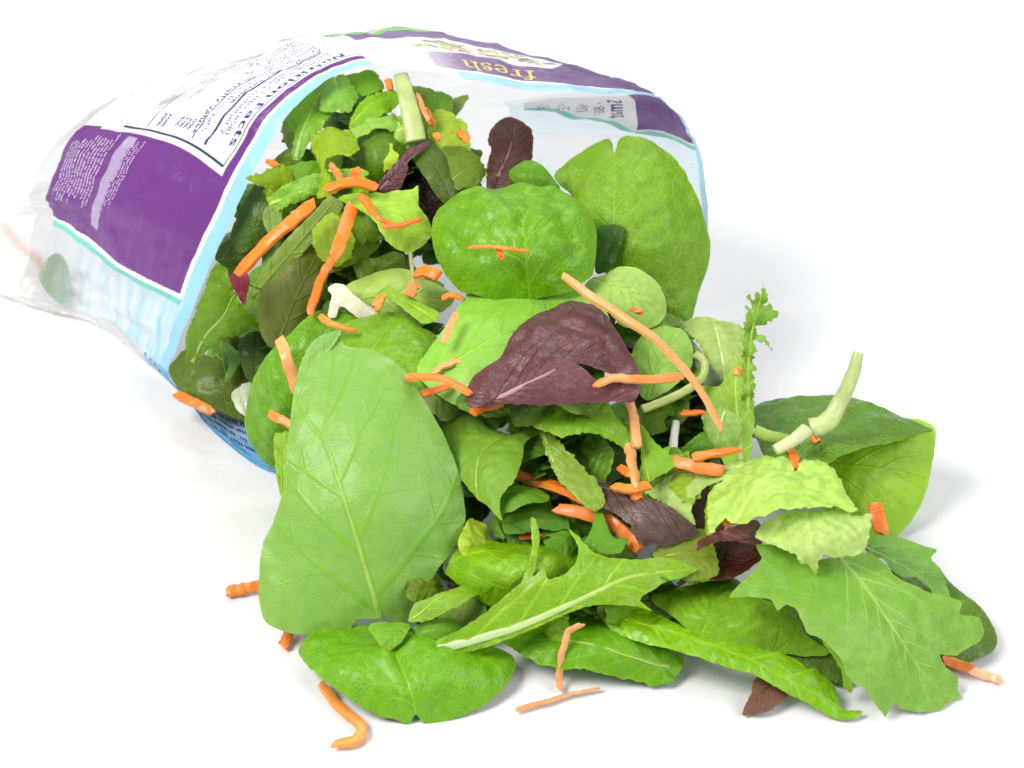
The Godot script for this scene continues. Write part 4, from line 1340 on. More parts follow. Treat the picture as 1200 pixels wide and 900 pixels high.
	leaf("red_leaf", "dull red-brown leaf tip poking out on the sheet at the bottom", "red leaves in the spilled salad", "red", [0.2191, 0.0977, 0.0506],
		[79.4, 8, 133.4, 89.3, 5.8, 137.4, 85.7, 4.3, 141.4, 82.1, 2.7, 143.6, 78, 2, 144.1, 73.9, 2.1, 143.8, 76.8, 5.8, 139],
		[80.6, 5.1, 141.2, 84, 5, 141.1, 77.3, 4.8, 140.9, 80.5, 3.3, 143.1, 80.7, 6.5, 138.8], [83.9, 7.5, 135.7, 75, 2.3, 143.6], {"ribw": 0.5})
	o = leaf("red_leaf", "purple-red leaf with pink midrib crowning the heap under the longest carrot strip", "red leaves in the spilled salad", "red", [0.1338, 0.0474, 0.0538],
		[-14.6, 74.2, 71.9, -13.9, 76, 61.3, -9.4, 78.2, 58, -4.3, 80.6, 55.9, -0.9, 82.4, 47.9, 2.6, 83, 40.4, 7.3, 83.1, 35.4, 11.4, 82.8, 30.7, 19.4, 82, 24, 26.4, 81.9, 24.9, 31.6, 81.3, 30.5, 34.8, 81.1, 38.2, 37.9, 80, 47.4, 41.1, 77.4, 54.3, 42, 76.2, 60.1, 34.5, 77.5, 61.9, 28.3, 79.9, 61.4, 22.6, 81.4, 60.6, 16.9, 81.4, 62.6, 8.4, 79.3, 67, 0, 75.9, 68.9, -6.7, 74, 73.1],
		[14.1, 82.9, 57, 26.9, 81.9, 55.3, 1.4, 82, 55.6, 14.3, 83.8, 44.5], [-7.3, 74.1, 72.7, 41.1, 77.2, 55], {"puck": 0.8, "crease": 0, "wave": 0.5, "ribw": 0, "under": 2})
	leaf("lower_fold", "lower fold with the pink midrib", "", "red", [0.1454, 0.0444, 0.0572],
		[-7, 77.3, 75.8, -0.6, 81.4, 72.4, 7.8, 84.1, 69.5, 15.4, 86, 65.8, 20.7, 85.4, 67.4, 24.3, 84.1, 69.9, 27.9, 82.1, 72.4, 36.2, 81.3, 72.3, 41.6, 80.2, 72.6, 40.9, 77.5, 75.6, 38.4, 76.4, 76.9, 33.4, 76.6, 76.7, 23.4, 76.5, 77, 10.9, 76, 77.3, 0, 76.2, 77.1],
		[20.8, 80.8, 74.3, 31.8, 80.4, 73.8, 10, 80.7, 74.2, 20.8, 78.1, 76.3, 20.9, 83, 71.7], [-5.8, 77.1, 76.1, 0.6, 79.6, 74.2, 8.1, 82.5, 72.1, 15.6, 84.7, 68.9], {"puck": 0.6, "ribw": 2.2, "ribkeep": 1, "under": 2, "ribrgb": [0.5837, 0.2988, 0.3507]}, o)
	leaf("spinach_leaf", "broad matte spinach leaf lying just behind the purple-red leaf", "spinach leaves in the spilled salad", "under", [0.3094, 0.6212, 0.0569],
		[-32.9, 66.9, 42.5, -29.3, 69.6, 37.2, -23.5, 73.7, 29, -17.9, 76.4, 17, -14.1, 77.3, 7.3, -8.5, 77.8, 1.3, 0, 78, -1.8, 10.6, 78, -1.8, 16.9, 77.4, 0.7, 24.1, 76.1, 6, 30, 74.8, 11.7, 34.4, 71.8, 23.5, 29.7, 67.3, 43.1, 11.5, 63.6, 58, -5.7, 62, 60.7, -20.1, 63, 57.1, -29, 64.9, 49.9],
		[-1.5, 76.1, 33.2, 13.6, 75.3, 32.1, -16.7, 74.8, 31.3, -1.5, 72.2, 46.5, -1.6, 78, 16.4], [-29.1, 65.9, 46.2, -16, 72, 42.2, -2.9, 75.7, 34.8, 11.8, 76.9, 23.2, 6.1, 77.9, -0.2], {"puck": 0.5, "ribw": 1.2, "under": 2})
	leaf("spinach_leaf", "small round pale spinach leaf beside the upper end of the longest carrot strip", "spinach leaves in the spilled salad", "under", [0.4022, 0.6072, 0.1118],
		[27.1, 77, 4, 33.2, 78.9, 1.4, 38.7, 80, -1.4, 45, 79.7, -0.2, 51.2, 77.5, 4.9, 54.3, 73, 11.2, 53.6, 70.3, 15.9, 49, 68.3, 19.3, 41.8, 68, 19.9, 36.4, 70.8, 18.8, 31.4, 74.9, 13.1],
		[41.7, 77, 13.9, 47.9, 76.2, 12.5, 35.6, 76.7, 13.3, 41.7, 73.8, 17.7, 41.9, 79.1, 8.1], [33.7, 78.4, 6.3, 49.3, 70.4, 17.1], {"puck": 0.4, "ribw": 0.6, "under": 2})
	o = leaf("spinach_leaf", "pale green leaf with grey underside under the lower part of the longest carrot strip", "spinach leaves in the spilled salad", "under", [0.3288, 0.5664, 0.0755],
		[42.2, 63.3, 26.8, 45.5, 65, 19.7, 49.6, 66, 15.3, 58.5, 65.5, 17.3, 62.1, 64.3, 22.4, 62.9, 62.6, 29.5, 60.6, 61.4, 38.1, 53.1, 59.7, 46.5, 45.5, 58, 48.1, 42.6, 60, 40.2],
		[51.9, 65.4, 34.7, 56.6, 64.8, 33.9, 47.3, 64.7, 33.7, 51.6, 63.3, 41.5, 52.4, 66.3, 25.9], [46.8, 58.6, 46, 56.8, 65.9, 20], {"ribw": 0.6, "under": 2})
	leaf("rolled_edge", "grey-green rolled underside", "", "under", [0.2073, 0.2885, 0.1447],
		[61.7, 64, 19.8, 65, 63.2, 24, 68.8, 61.1, 31.4, 72.9, 55.3, 36.1, 70.4, 54, 38.4, 66.8, 55.6, 37.7, 64.5, 59, 34.2, 62.8, 61.1, 27.8],
		[66.4, 60.4, 33.1, 69.1, 60.2, 32.7, 66.3, 57.6, 36.3, 66.6, 62.5, 28.6], [63.4, 63.2, 21.3, 70.4, 54.5, 37.5], {"ribw": 0, "under": 2}, o)
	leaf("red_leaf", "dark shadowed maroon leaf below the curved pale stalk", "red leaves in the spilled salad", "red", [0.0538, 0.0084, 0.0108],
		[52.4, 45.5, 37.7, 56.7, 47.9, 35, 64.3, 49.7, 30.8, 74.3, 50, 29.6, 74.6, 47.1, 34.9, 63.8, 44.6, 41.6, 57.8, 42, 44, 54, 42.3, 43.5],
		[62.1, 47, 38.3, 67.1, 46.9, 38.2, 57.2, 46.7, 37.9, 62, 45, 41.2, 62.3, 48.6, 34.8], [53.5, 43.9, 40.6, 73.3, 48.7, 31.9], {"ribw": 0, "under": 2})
	leaf("spinach_leaf", "glossy puckered round spinach leaf with a thin carrot sliver on it", "spinach leaves in the spilled salad", "gloss", [0.203, 0.4655, 0.0036],
		[-28.3, 93.7, -6.7, -25.7, 97.5, -12.8, -19.4, 100.7, -18.1, -13.1, 102.3, -20.7, -6.7, 102.9, -17.9, 1.5, 103, -21.9, 9.7, 102.6, -21.3, 15.2, 102.5, -21, 20.6, 100.7, -18.1, 26.9, 97.5, -12.8, 29.5, 93.7, -6.7, 29.7, 90, -0.7, 29, 85.7, 6, 26.8, 82.6, 10.7, 16.4, 79.2, 15.9, 0, 78, 17.8, -13.7, 79.4, 15.6, -20, 81.4, 12.6, -24.5, 85.6, 7.6, -27.3, 89.3, 1.6],
		[1.3, 101.1, 10.2, 14.2, 99.1, 6.9, -11.5, 99.5, 7.4, 1.3, 94.8, 17.6, 1.3, 103.7, -3.6], [5.9, 80.7, 18.1, 4.7, 95.5, 16.9, 3.8, 102.2, 6.4, 7.2, 103.3, -11.7, -1.8, 103.1, -19.8], {"puck": 1.7, "crease": 1.2, "wave": 1.0, "ribw": 1.0})
	leaf("spinach_leaf", "green lobe peeping up behind the glossy puckered spinach leaf", "spinach leaves in the spilled salad", "gloss", [0.1884, 0.4541, 0.0057],
		[-3.7, 93.1, -40.5, 0.6, 97.5, -42.3, 6.2, 99, -44.7, 10.9, 98.1, -42.4, 15, 94.4, -39.6, 17.2, 90, -38.4, 9.4, 88, -37, 0, 89, -37.7],
		[6.9, 95.4, -37.2, 11.6, 95, -38, 2.2, 95, -37.9, 6.9, 92.5, -36.3, 6.9, 97.5, -39.6], [6.2, 91.3, -36.3, 6.2, 98.9, -44.2], {"ribw": 0.5})
	leaf("spinach_leaf", "big upright spinach leaf with notched tip against the bag's far wall", "spinach leaves in the spilled salad", "gloss", [0.251, 0.4771, 0.013],
		[15.9, 86.8, -54.1, 20.7, 90.9, -57.9, 27.4, 94.4, -61.3, 36.7, 97.8, -64.5, 38.3, 95.9, -56.1, 40.8, 97.8, -64.5, 47.5, 98, -64.7, 54.1, 96.5, -62.2, 59.7, 93.6, -57.6, 64.4, 89.7, -53, 68, 84.1, -46.8, 71.5, 76.4, -41.3, 73.8, 66.7, -35.4, 72.7, 61.7, -30.9, 69.8, 55.7, -25.5, 67.8, 50.3, -20.6, 65.9, 46.5, -17.1, 61.2, 46, -16.7, 55.2, 46.9, -17.6, 45.4, 56.6, -16.5, 35.9, 64.4, -18.8, 31.2, 72.3, -23.7, 27.5, 81, -33.5, 21.5, 84.1, -46.8],
		[48, 83.8, -28.5, 61.2, 80.8, -33.5, 35.3, 83.1, -29.6, 48, 71.2, -19.8, 48.4, 92.7, -43.6], [36.7, 66.8, -19.1, 37, 80.1, -25.9, 37.8, 89.5, -37.5, 38.1, 94.6, -50.7, 38.3, 96.1, -57], {"puck": 0.9, "crease": 1.0, "wave": 0.9, "ribw": 1.2, "matte": 1})
	leaf("spinach_leaf", "small dark green leaf wedged between the two big upright spinach leaves", "spinach leaves in the spilled salad", "gloss", [0.0526, 0.1781, 0.0036],
		[30, 80.9, -21.5, 34.6, 84, -23.6, 41.1, 82.7, -22.7, 39.2, 77.1, -18.9, 35.8, 71, -14.7, 30.3, 70, -14],
		[35.2, 77.6, -19.2, 37.7, 77.6, -19.2, 32.7, 77.6, -19.2, 35.2, 74.5, -17.1, 35.2, 80.8, -21.4], [32.4, 71.5, -15, 38.6, 82.7, -22.7], {"ribw": 0})
	leaf("lettuce_leaf", "pale striped lettuce blade behind the feathery sprig", "lettuce pieces in the spilled salad", "lettuce", [0.5751, 0.721, 0.2503],
		[60.5, 59.4, 3.6, 66.6, 60, 0.1, 75.5, 60, 2.8, 83, 59, 5.9, 83.3, 57.1, 17.6, 79.7, 54.4, 33.2, 74.2, 54, 35.3, 69.5, 57.2, 28.4, 65, 59.1, 14.2],
		[72.8, 59.4, 18.2, 78.2, 58.8, 17.3, 67.5, 59.2, 18, 72.3, 57.9, 25.9, 73.4, 60.1, 9.2], [74.3, 54.9, 33, 72, 60, 1.2], {"ribw": 1.4})
	leaf("lobed_leaf", "upright pale-ribbed leaf stalk blade standing below the feathery sprig", "lobed green leaves in the spilled salad", "lobed", [0.4168, 0.6642, 0.0564],
		[64.9, 56.3, 39.1, 71.5, 57.9, 40.8, 76, 60.3, 34, 77.9, 62, 27.6, 80, 59.9, 32.4, 81.6, 56.7, 39.7, 82.5, 54, 44.6, 83.1, 50.3, 50.9, 81.9, 47.7, 55.8, 81.3, 44.7, 61.5, 79.9, 42.5, 65.7, 77, 42, 66.6, 72.4, 42.6, 66, 68.5, 46.5, 60.5, 66.8, 53.1, 48.3],
		[76.1, 53.3, 51.2, 80.5, 52.4, 49.9, 71.9, 53.4, 51.3, 75.7, 48.3, 59.1, 76.6, 57.5, 42], [77.7, 43.2, 64.3, 77.5, 50.7, 54.9, 76.9, 56.8, 43.4, 78.7, 61.2, 29.1], {"ribw": 2.4, "ribrgb": [0.4692, 0.6083, 0.1897]})
	leaf("feathery_sprig", "feathery jagged green sprig standing up highest at the right of the heap", "lobed green leaves in the spilled salad", "lobed", [0.3001, 0.5249, 0.0499],
		[77.6, 58, 55.1, 78.3, 66.1, 51.6, 77.6, 71.5, 49.2, 78.3, 76.4, 47.2, 77.1, 79.6, 45.8, 79, 81.8, 44.9, 78.1, 85, 43.5, 79.2, 87.2, 42.7, 78.2, 90.4, 41.3, 80.3, 89.9, 41.6, 79.3, 94.2, 39.8, 81.3, 92.6, 40.5, 82.1, 95.8, 39.2, 83.6, 93.9, 39.9, 84.3, 98, 38.3, 85.6, 93.1, 40.2, 84.8, 90.4, 41.3, 86.5, 91.5, 40.9, 89.2, 88.8, 42, 89.2, 86.6, 42.9, 86.7, 86.1, 43.1, 85.3, 84.8, 43.7, 82.7, 84.5, 43.8, 82.2, 82.6, 44.6, 85.1, 80.7, 45.3, 87.8, 77.2, 46.8, 84, 79.6, 45.8, 81.4, 79.6, 45.8, 82.3, 76.9, 46.9, 80.9, 75.3, 47.6, 82.2, 71.5, 49.2, 81.4, 69.4, 50.2, 82.9, 63.7, 52.6, 81.5, 64.8, 52.2, 82.2, 58, 55.1],
		[82.2, 81.3, 45.1, 79.5, 81.3, 45.1, 82, 90.3, 41.4], [80.2, 58.5, 54.9, 79.9, 71.5, 49.2, 80.8, 82.3, 44.7, 83.1, 91.8, 40.8, 84.4, 97.2, 38.6], {"wave": 1.4, "ribw": 1.6, "ragged": 1})
	leaf("lettuce_leaf", "bright creased green leaf sheltering just below the purple-red leaf", "lettuce pieces in the spilled salad", "lettuce", [0.3482, 0.634, 0.0387],
		[-4, 62.6, 60.6, 5.2, 63.7, 58.2, 13.8, 64, 57.6, 31, 64, 57.6, 34.2, 63.2, 64.4, 37.5, 60.9, 68.9, 41, 57.9, 70.6, 41.7, 56.4, 73.8, 37.4, 56, 74.7, 34.1, 57.2, 72.6, 30, 59.6, 73.4, 24.6, 61.6, 73.8, 17, 60.5, 74.7, 11.3, 61.7, 73.4, 6.8, 62.6, 70.8, 1.1, 62.3, 66],
		[22.6, 63.7, 72, 32.9, 62.3, 70.1, 12.3, 63.4, 71.7, 22.7, 64.8, 67.4], [-2.3, 62.3, 61.2, 40.3, 56.8, 73], {"wave": 1, "ribw": 0, "under": 2})
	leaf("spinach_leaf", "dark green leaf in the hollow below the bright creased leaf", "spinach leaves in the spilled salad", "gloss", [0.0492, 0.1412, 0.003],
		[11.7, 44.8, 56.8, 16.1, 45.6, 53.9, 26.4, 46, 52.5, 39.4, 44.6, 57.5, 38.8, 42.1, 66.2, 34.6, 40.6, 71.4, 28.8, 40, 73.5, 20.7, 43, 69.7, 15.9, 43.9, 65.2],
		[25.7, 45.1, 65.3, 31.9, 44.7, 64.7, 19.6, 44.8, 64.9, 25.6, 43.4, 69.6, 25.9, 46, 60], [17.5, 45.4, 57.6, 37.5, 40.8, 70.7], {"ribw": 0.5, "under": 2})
	leaf("lobed_leaf", "pointed lobed leaf standing between two upright carrot shreds", "lobed green leaves in the spilled salad", "lobed", [0.3098, 0.5783, 0.0107],
		[41.6, 58, 62.5, 44.2, 57.4, 63.7, 47.6, 55.7, 70, 50.4, 54.7, 72.5, 53, 55, 71.1, 52.3, 53.4, 74.6, 57.8, 52.9, 72.9, 56, 51.5, 76.3, 51.9, 50.2, 79.7, 49, 49.5, 80.7, 45.3, 48, 82.4, 43, 48.3, 81.9, 43, 53.8, 72.2],
		[48.8, 53.6, 74.7, 52.5, 53.4, 74.6, 45.1, 53.3, 74.4, 48.7, 51, 78.8], [45.3, 48.4, 81.6, 42.5, 57.6, 63.4], {"ribw": 0.6, "under": 2})
	leaf("spinach_leaf", "glossy green fold beside the lower end of the longest carrot strip", "spinach leaves in the spilled salad", "gloss", [0.136, 0.3586, 0.0025],
		[55.4, 44.2, 63.2, 59.9, 49, 61.5, 66.1, 50, 56, 70.1, 50, 56, 70.9, 48.3, 58.1, 66.3, 46.6, 63.1, 60.9, 44, 63.5],
		[64, 49, 62.3, 67.5, 48.3, 61.4, 60.6, 48.9, 62.1, 64, 47.3, 63.5, 64.1, 49.9, 60], [56.6, 44.8, 62.5, 69.8, 49.2, 56.9], {"ribw": 0, "under": 2})
	leaf("lobed_leaf", "olive leaf scrap beneath the curved pale stalk", "lobed green leaves in the spilled salad", "lobed", [0.1756, 0.3306, 0.0134],
		[43.4, 50.9, 47.8, 50, 52, 45.8, 54.3, 51.4, 46.9, 52.1, 50, 51.4, 53.2, 47.8, 53.4, 48.2, 47, 54.8, 43.8, 47.8, 53.4],
		[49.2, 50.4, 51.8, 51.7, 50.2, 51.4, 46.8, 50.3, 51.6, 49.1, 49.1, 53.5, 49.3, 51.4, 49.5], [44.5, 48.8, 52.4, 54.3, 51.4, 46.9], {"ribw": 0})
	leaf("spinach_leaf", "wet glossy spinach leaf behind the left side of the big pale leaf", "spinach leaves in the spilled salad", "gloss", [0.1884, 0.4428, 0.003],
		[-96.1, 24.9, 23.2, -95.5, 33.2, 20.6, -92.4, 44.9, 19.7, -86.6, 55.3, 18.8, -79.1, 62.4, 17.5, -70, 68, 10.6, -60.3, 67.7, 10.7, -49.9, 62.5, 12.1, -47.1, 50.1, 15.5, -57.7, 34.8, 27.9, -75.4, 14.2, 28.4, -84.6, 11, 27.8, -91.5, 15.9, 26.1],
		[-74.7, 48.6, 29.1, -64.1, 48.3, 28.8, -85.9, 45.6, 24.9, -75.3, 34.5, 31, -74.6, 59.5, 22.9], [-83.2, 15, 26.9, -76.9, 40.2, 30.4, -70.3, 58.2, 24.6, -64.7, 65.6, 14.1], {"puck": 1.4, "crease": 1, "ribw": 1.0})
	leaf("spinach_leaf", "thin yellow-green leaf edge at the left side of the big pale leaf", "spinach leaves in the spilled salad", "under", [0.3489, 0.5934, 0.0221],
		[-84.7, 28.6, 28.8, -79.3, 30, 26.6, -77.8, 23.2, 37.8, -80.9, 16, 49.2, -83.8, 21.5, 40.5],
		[-81.3, 23.9, 36.7, -79.9, 23.9, 36.7, -82.7, 23.9, 36.7, -81, 20.7, 41.7, -81.5, 27, 31.5], [-81.2, 16.3, 48.7, -82.3, 29.1, 28], {"ribw": 0})
	leaf("spinach_leaf", "bright spinach leaf under the top tip of the big pale leaf", "spinach leaves in the spilled salad", "gloss", [0.2426, 0.4889, 0.0084],
		[-60.4, 68.5, 18.5, -51, 69.6, 13.7, -43.6, 70, 12.1, -37.5, 69.9, 13.6, -31.9, 69.4, 19.9, -26.1, 67.6, 25.2, -27.8, 66.2, 38.9, -22.7, 61.9, 46.5, -34.7, 60, 53.9, -46.5, 66.6, 44.7, -57.6, 66.6, 30.7],
		[-39.6, 70, 33.7, -31.5, 68.9, 32, -47.9, 69.5, 32.9, -39.3, 67.9, 43.1, -40.2, 70.5, 21.5], [-52.5, 64.6, 44.4, -39, 70.1, 14.4], {"puck": 0.8, "ribw": 0.7, "under": 2})
	leaf("lettuce_rib", "hooked white lettuce rib above the top of the big pale leaf", "lettuce pieces in the spilled salad", "stalk", [0.7225, 0.737, 0.5244],
		[-65.3, 73.8, 4, -62.9, 75, 2.6, -59.6, 74.7, 3.2, -56.1, 73.4, 6.8, -52.1, 71.4, 9.2, -47.6, 68.4, 10.7, -53, 67, 12.4, -56.6, 68.7, 11.7, -58.7, 70.2, 10.7, -60.8, 70.4, 10, -62.1, 67.4, 11.9, -64.8, 67.4, 11.9, -64.2, 70.4, 8.7, -63.4, 72.5, 6.5],
		[-59, 71.4, 9.5, -55.1, 71.4, 9.6, -63, 70.9, 8.8, -59.1, 73.1, 7.2], [-48.2, 68.2, 10.9, -64.1, 73.6, 4.3], {"thick": 2.2, "ribw": 0, "under": 2})
	leaf("spinach_leaf", "pale oval leaf behind the hooked white rib", "spinach leaves in the spilled salad", "under", [0.4247, 0.5934, 0.1069],
		[-60.5, 70, -3.1, -51.1, 73.2, -6.5, -44.5, 74, -9.3, -38.3, 74, -9.3, -30.5, 73.1, -3.9, -23.8, 70.6, -1.6, -20.7, 67.6, 0.6, -25.8, 64.7, 5.1, -36.5, 64, 6.2, -48.6, 64.6, 5.5, -56.3, 67.7, 2.4],
		[-39.4, 72.1, 3, -30.6, 71.4, 1.9, -48.3, 71.6, 2.2, -39.4, 69.3, 5.6, -39.6, 73.7, -1.5], [-56.3, 68.5, 1.9, -21.9, 67.8, 0.8], {"ribw": 0.8, "under": 2})
	leaf("lobed_leaf", "narrow bright leaf strip with white torn end beside the pale oval leaf", "lobed green leaves in the spilled salad", "lobed", [0.3828, 0.6642, 0.022],
		[-46, 76.7, 8.1, -43.6, 77, 7.4, -35.9, 76.3, 12.4, -29.8, 74.8, 16.2, -24.7, 72.6, 18.8, -27, 71.5, 21.5, -30.9, 71, 22.8, -33.9, 72.6, 21, -39.7, 75.1, 15.6, -44.3, 75.4, 11.6],
		[-35.5, 75, 16.7, -30.8, 74.9, 16.4, -35.4, 73.5, 19.8, -35.6, 76.2, 12.9], [-26.8, 71.8, 20.8, -45, 76.5, 8.8], {"ribw": 0.8, "under": 2})
	leaf("spinach_leaf", "small dark leaf with pale turned lip in the bag mouth above the oval leaf", "spinach leaves in the spilled salad", "under", [0.1648, 0.3162, 0.0242],
		[-54.7, 72.3, -22, -50.6, 72.2, -19.2, -46, 73, -20.9, -42.6, 73, -22.7, -39.5, 72.1, -21.8, -39.2, 69.5, -19.5, -41, 67.2, -17.3, -48.1, 66, -16.3, -53.4, 66.7, -16.9],
		[-45.9, 72, -16.8, -42.5, 71.4, -17.8, -49.4, 71.7, -17.2, -45.9, 70.2, -15.6, -46, 72.9, -19.3], [-52.8, 66.7, -16.9, -41.1, 72.3, -22], {"ribw": 0, "under": 1})
	leaf("spinach_leaf", "small rounded leaf with ruffled top carrying two joined carrot shreds", "spinach leaves in the spilled salad", "under", [0.4011, 0.6589, 0.0321],
		[-63.4, 90, -33.5, -56, 90.9, -35, -49.6, 91.7, -33, -40.4, 91.6, -34.5, -36.4, 91.2, -36.3, -34.3, 92, -38.1, -33.7, 89.2, -27.5, -30.5, 86.8, -24.2, -28.6, 83.9, -20.2, -30.4, 81.6, -15.1, -33.7, 80.5, -12.8, -37, 80, -11.8, -43.4, 82, -12.6, -47.1, 85.8, -15.1, -50, 88.6, -19.5, -55.5, 89.3, -24.8],
		[-41.6, 89.3, -21, -34.1, 88.1, -23.1, -49.3, 89.3, -21, -41.5, 86.2, -15.8, -41.9, 91.2, -28.3], [-58.9, 89.7, -31, -30.7, 83, -18.2], {"wave": 1, "ribw": 0.6, "under": 1})
	leaf("spinach_leaf", "long grey-green leaf slanting beside the long carrot shred in the bag mouth", "spinach leaves in the spilled salad", "under", [0.2717, 0.3975, 0.0614],
		[-96.4, 57.2, -17.9, -93.1, 63.5, -20.2, -89.9, 69, -19.6, -81.9, 79.5, -20.3, -71.7, 87.7, -26.4, -66.2, 92, -30, -61.3, 88.7, -29, -65.7, 84.1, -26.5, -70.5, 80.4, -21.8, -76.7, 73.9, -18.2, -84.3, 65.5, -17.6, -92.1, 56, -17.5],
		[-78.7, 76.7, -19], [-94.6, 57.2, -17.9, -64.4, 90.2, -29.5], {"ribw": 0.8, "under": 1})
	leaf("spinach_leaf", "olive brown shaded leaf under the long grey-green leaf", "spinach leaves in the spilled salad", "under", [0.1458, 0.1782, 0.0108],
		[-92.4, 48.3, -9.2, -92.3, 59.3, -15.3, -86.8, 66.8, -15, -79, 73.4, -19, -71.5, 76, -24.3, -66.2, 74.4, -23.4, -67, 65.6, -18.7, -70.1, 59.4, -11, -73, 52.3, -7.2, -81, 45.9, -5.6, -88.2, 42, -5.8],
		[-78.3, 63.5, -9.1, -72.7, 62.6, -10.5, -84.2, 62.7, -10.3, -78.5, 55.1, -6.2, -78.3, 70.2, -14.6], [-86, 42.8, -6.2, -70, 74.4, -23.4], {"ribw": 1.0, "under": 2})
	leaf("lettuce_leaf", "veined lettuce leaf bent over at the bag mouth's left edge", "lettuce pieces in the spilled salad", "lettuce", [0.235, 0.4444, 0.0204],
		[-120.5, 40.6, -11.2, -118.8, 47.2, -12.1, -115.3, 55, -11.6, -112.3, 61.8, -12.5, -109.3, 69.1, -15.5, -107.1, 72, -17.2, -104.3, 70.8, -16.2, -102.4, 68, -14.3, -100.7, 62.6, -11.8, -98.2, 57.6, -11, -94.7, 51.1, -11.7, -92.6, 45.2, -12.2, -97.1, 45.8, -10.1, -100.4, 45.2, -8.9, -104.1, 45.6, -8.2, -107.7, 43.4, -8.2, -110.8, 40.4, -8.7, -113.4, 37.2, -9.5, -116.6, 32, -9.3, -118.4, 33.3, -9.6, -120.7, 32, -9.3],
		[-107.4, 52.2, -8.6, -101.3, 51.9, -9, -113.8, 51.2, -10.1, -107, 60.9, -10.7], [-118.4, 33, -9.5, -112.7, 44.6, -9.2, -105.1, 54.2, -8.8, -100.5, 61.7, -11.5, -96.4, 59.2, -12.5], {"wave": 0.8, "ribw": 1.8, "ribrgb": [0.4074, 0.5361, 0.1325]})
	leaf("lobed_leaf", "blue-green pointed lobe hanging below the bent lettuce leaf in the mouth", "lobed green leaves in the spilled salad", "lobed", [0.1688, 0.3932, 0.0564],
		[-109.3, 34, -22.2, -106.1, 33.2, -21.6, -103.6, 31.5, -20.1, -99.1, 29.8, -18.7, -101, 28.5, -17.7, -102.5, 27, -16.5, -104.4, 24.5, -14.5, -106.6, 22, -12.5, -107.9, 23, -13.3, -106.4, 26.2, -15.9, -107.4, 30.2, -19.1],
		[-104.9, 28.2, -17.5, -102.6, 28.2, -17.5, -104.9, 25.5, -15.3, -105, 30.9, -19.6], [-109.3, 34, -22.2, -107, 22.7, -13.1], {"ribw": 0.6, "under": 2})
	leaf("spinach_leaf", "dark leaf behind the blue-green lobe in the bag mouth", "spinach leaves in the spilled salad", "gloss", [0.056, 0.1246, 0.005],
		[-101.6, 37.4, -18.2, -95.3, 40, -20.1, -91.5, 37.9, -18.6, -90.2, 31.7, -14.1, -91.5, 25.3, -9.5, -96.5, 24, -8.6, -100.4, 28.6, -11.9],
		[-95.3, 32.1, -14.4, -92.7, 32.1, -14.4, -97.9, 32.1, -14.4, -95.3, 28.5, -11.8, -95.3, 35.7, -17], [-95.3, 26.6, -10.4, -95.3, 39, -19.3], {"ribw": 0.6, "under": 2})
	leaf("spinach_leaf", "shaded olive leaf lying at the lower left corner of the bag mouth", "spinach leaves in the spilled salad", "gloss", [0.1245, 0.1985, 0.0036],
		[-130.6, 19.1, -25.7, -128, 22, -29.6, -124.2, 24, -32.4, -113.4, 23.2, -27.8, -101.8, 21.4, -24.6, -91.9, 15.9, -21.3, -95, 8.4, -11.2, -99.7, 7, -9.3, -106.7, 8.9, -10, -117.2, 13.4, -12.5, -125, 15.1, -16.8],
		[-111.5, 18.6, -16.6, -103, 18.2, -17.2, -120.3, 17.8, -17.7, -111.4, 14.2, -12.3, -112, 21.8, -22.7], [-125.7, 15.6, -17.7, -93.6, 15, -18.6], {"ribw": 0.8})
	leaf("lettuce_rib", "whitish rib chunk beside the wet glossy leaf at lower left", "lettuce pieces in the spilled salad", "stalk", [0.5863, 0.6524, 0.4665],
		[-104.7, 17.8, -9.6, -101.1, 19.7, -13, -96.8, 20, -14.8, -94.4, 16.9, -7.6, -96.5, 14, -0.7, -101.6, 15.5, -2.9],
		[-99, 18.2, -6.8, -96.8, 18, -7.2, -101.3, 18.1, -7.1, -98.8, 16.7, -3.9, -99.3, 19.3, -10.4], [-98.4, 15.1, -1.8, -102.3, 19.4, -12.4], {"thick": 3, "ribw": 0})
	leaf("lettuce_leaf", "hanging green lettuce with pale rib at the mouth's upper left edge", "lettuce pieces in the spilled salad", "lettuce", [0.3059, 0.614, 0.035],
		[-85, 100.5, -72, -84.2, 102.8, -75.2, -80.3, 105.3, -76.7, -76.7, 108.1, -82.4, -72.3, 110, -89.9, -66.2, 109.8, -89.5, -63.3, 106.5, -83.3, -67.3, 104.1, -74.1, -69.9, 101.4, -67.1, -74.5, 98.7, -62.8, -77.3, 94.8, -59.4, -79.7, 92, -56.6, -82.4, 92.9, -58.2, -81.3, 97.7, -64.6],
		[-75.5, 103.1, -69.6, -70.5, 103, -69.8, -80.6, 102.4, -70.9, -75.2, 98.7, -62.9, -75.9, 106.7, -77.9], [-80.4, 92.7, -57.9, -79, 98.2, -63.7, -76.6, 102.6, -68.9, -70.6, 109.1, -87.4], {"ribw": 2.4, "ribrgb": [0.3879, 0.5478, 0.1325]})
	leaf("lettuce_leaf", "light green folded lettuce flap at the top of the mouth", "lettuce pieces in the spilled salad", "lettuce", [0.3789, 0.7071, 0.0976],
		[-71.7, 106.3, -69.3, -71, 109.8, -75.7, -67.8, 112.7, -83.1, -63.8, 113, -86.1, -60, 111.7, -79.6, -57.6, 109, -75.9, -60.2, 106, -68.5, -66.2, 106.2, -68.8],
		[-64.5, 111.1, -72.4, -61.3, 110.7, -73.2, -67.8, 110.7, -73.2, -64.4, 108.9, -69.7, -64.7, 112.5, -76.8], [-66.9, 112.9, -83.5, -63.7, 106.3, -68.6], {"ribw": 0.7, "under": 1})
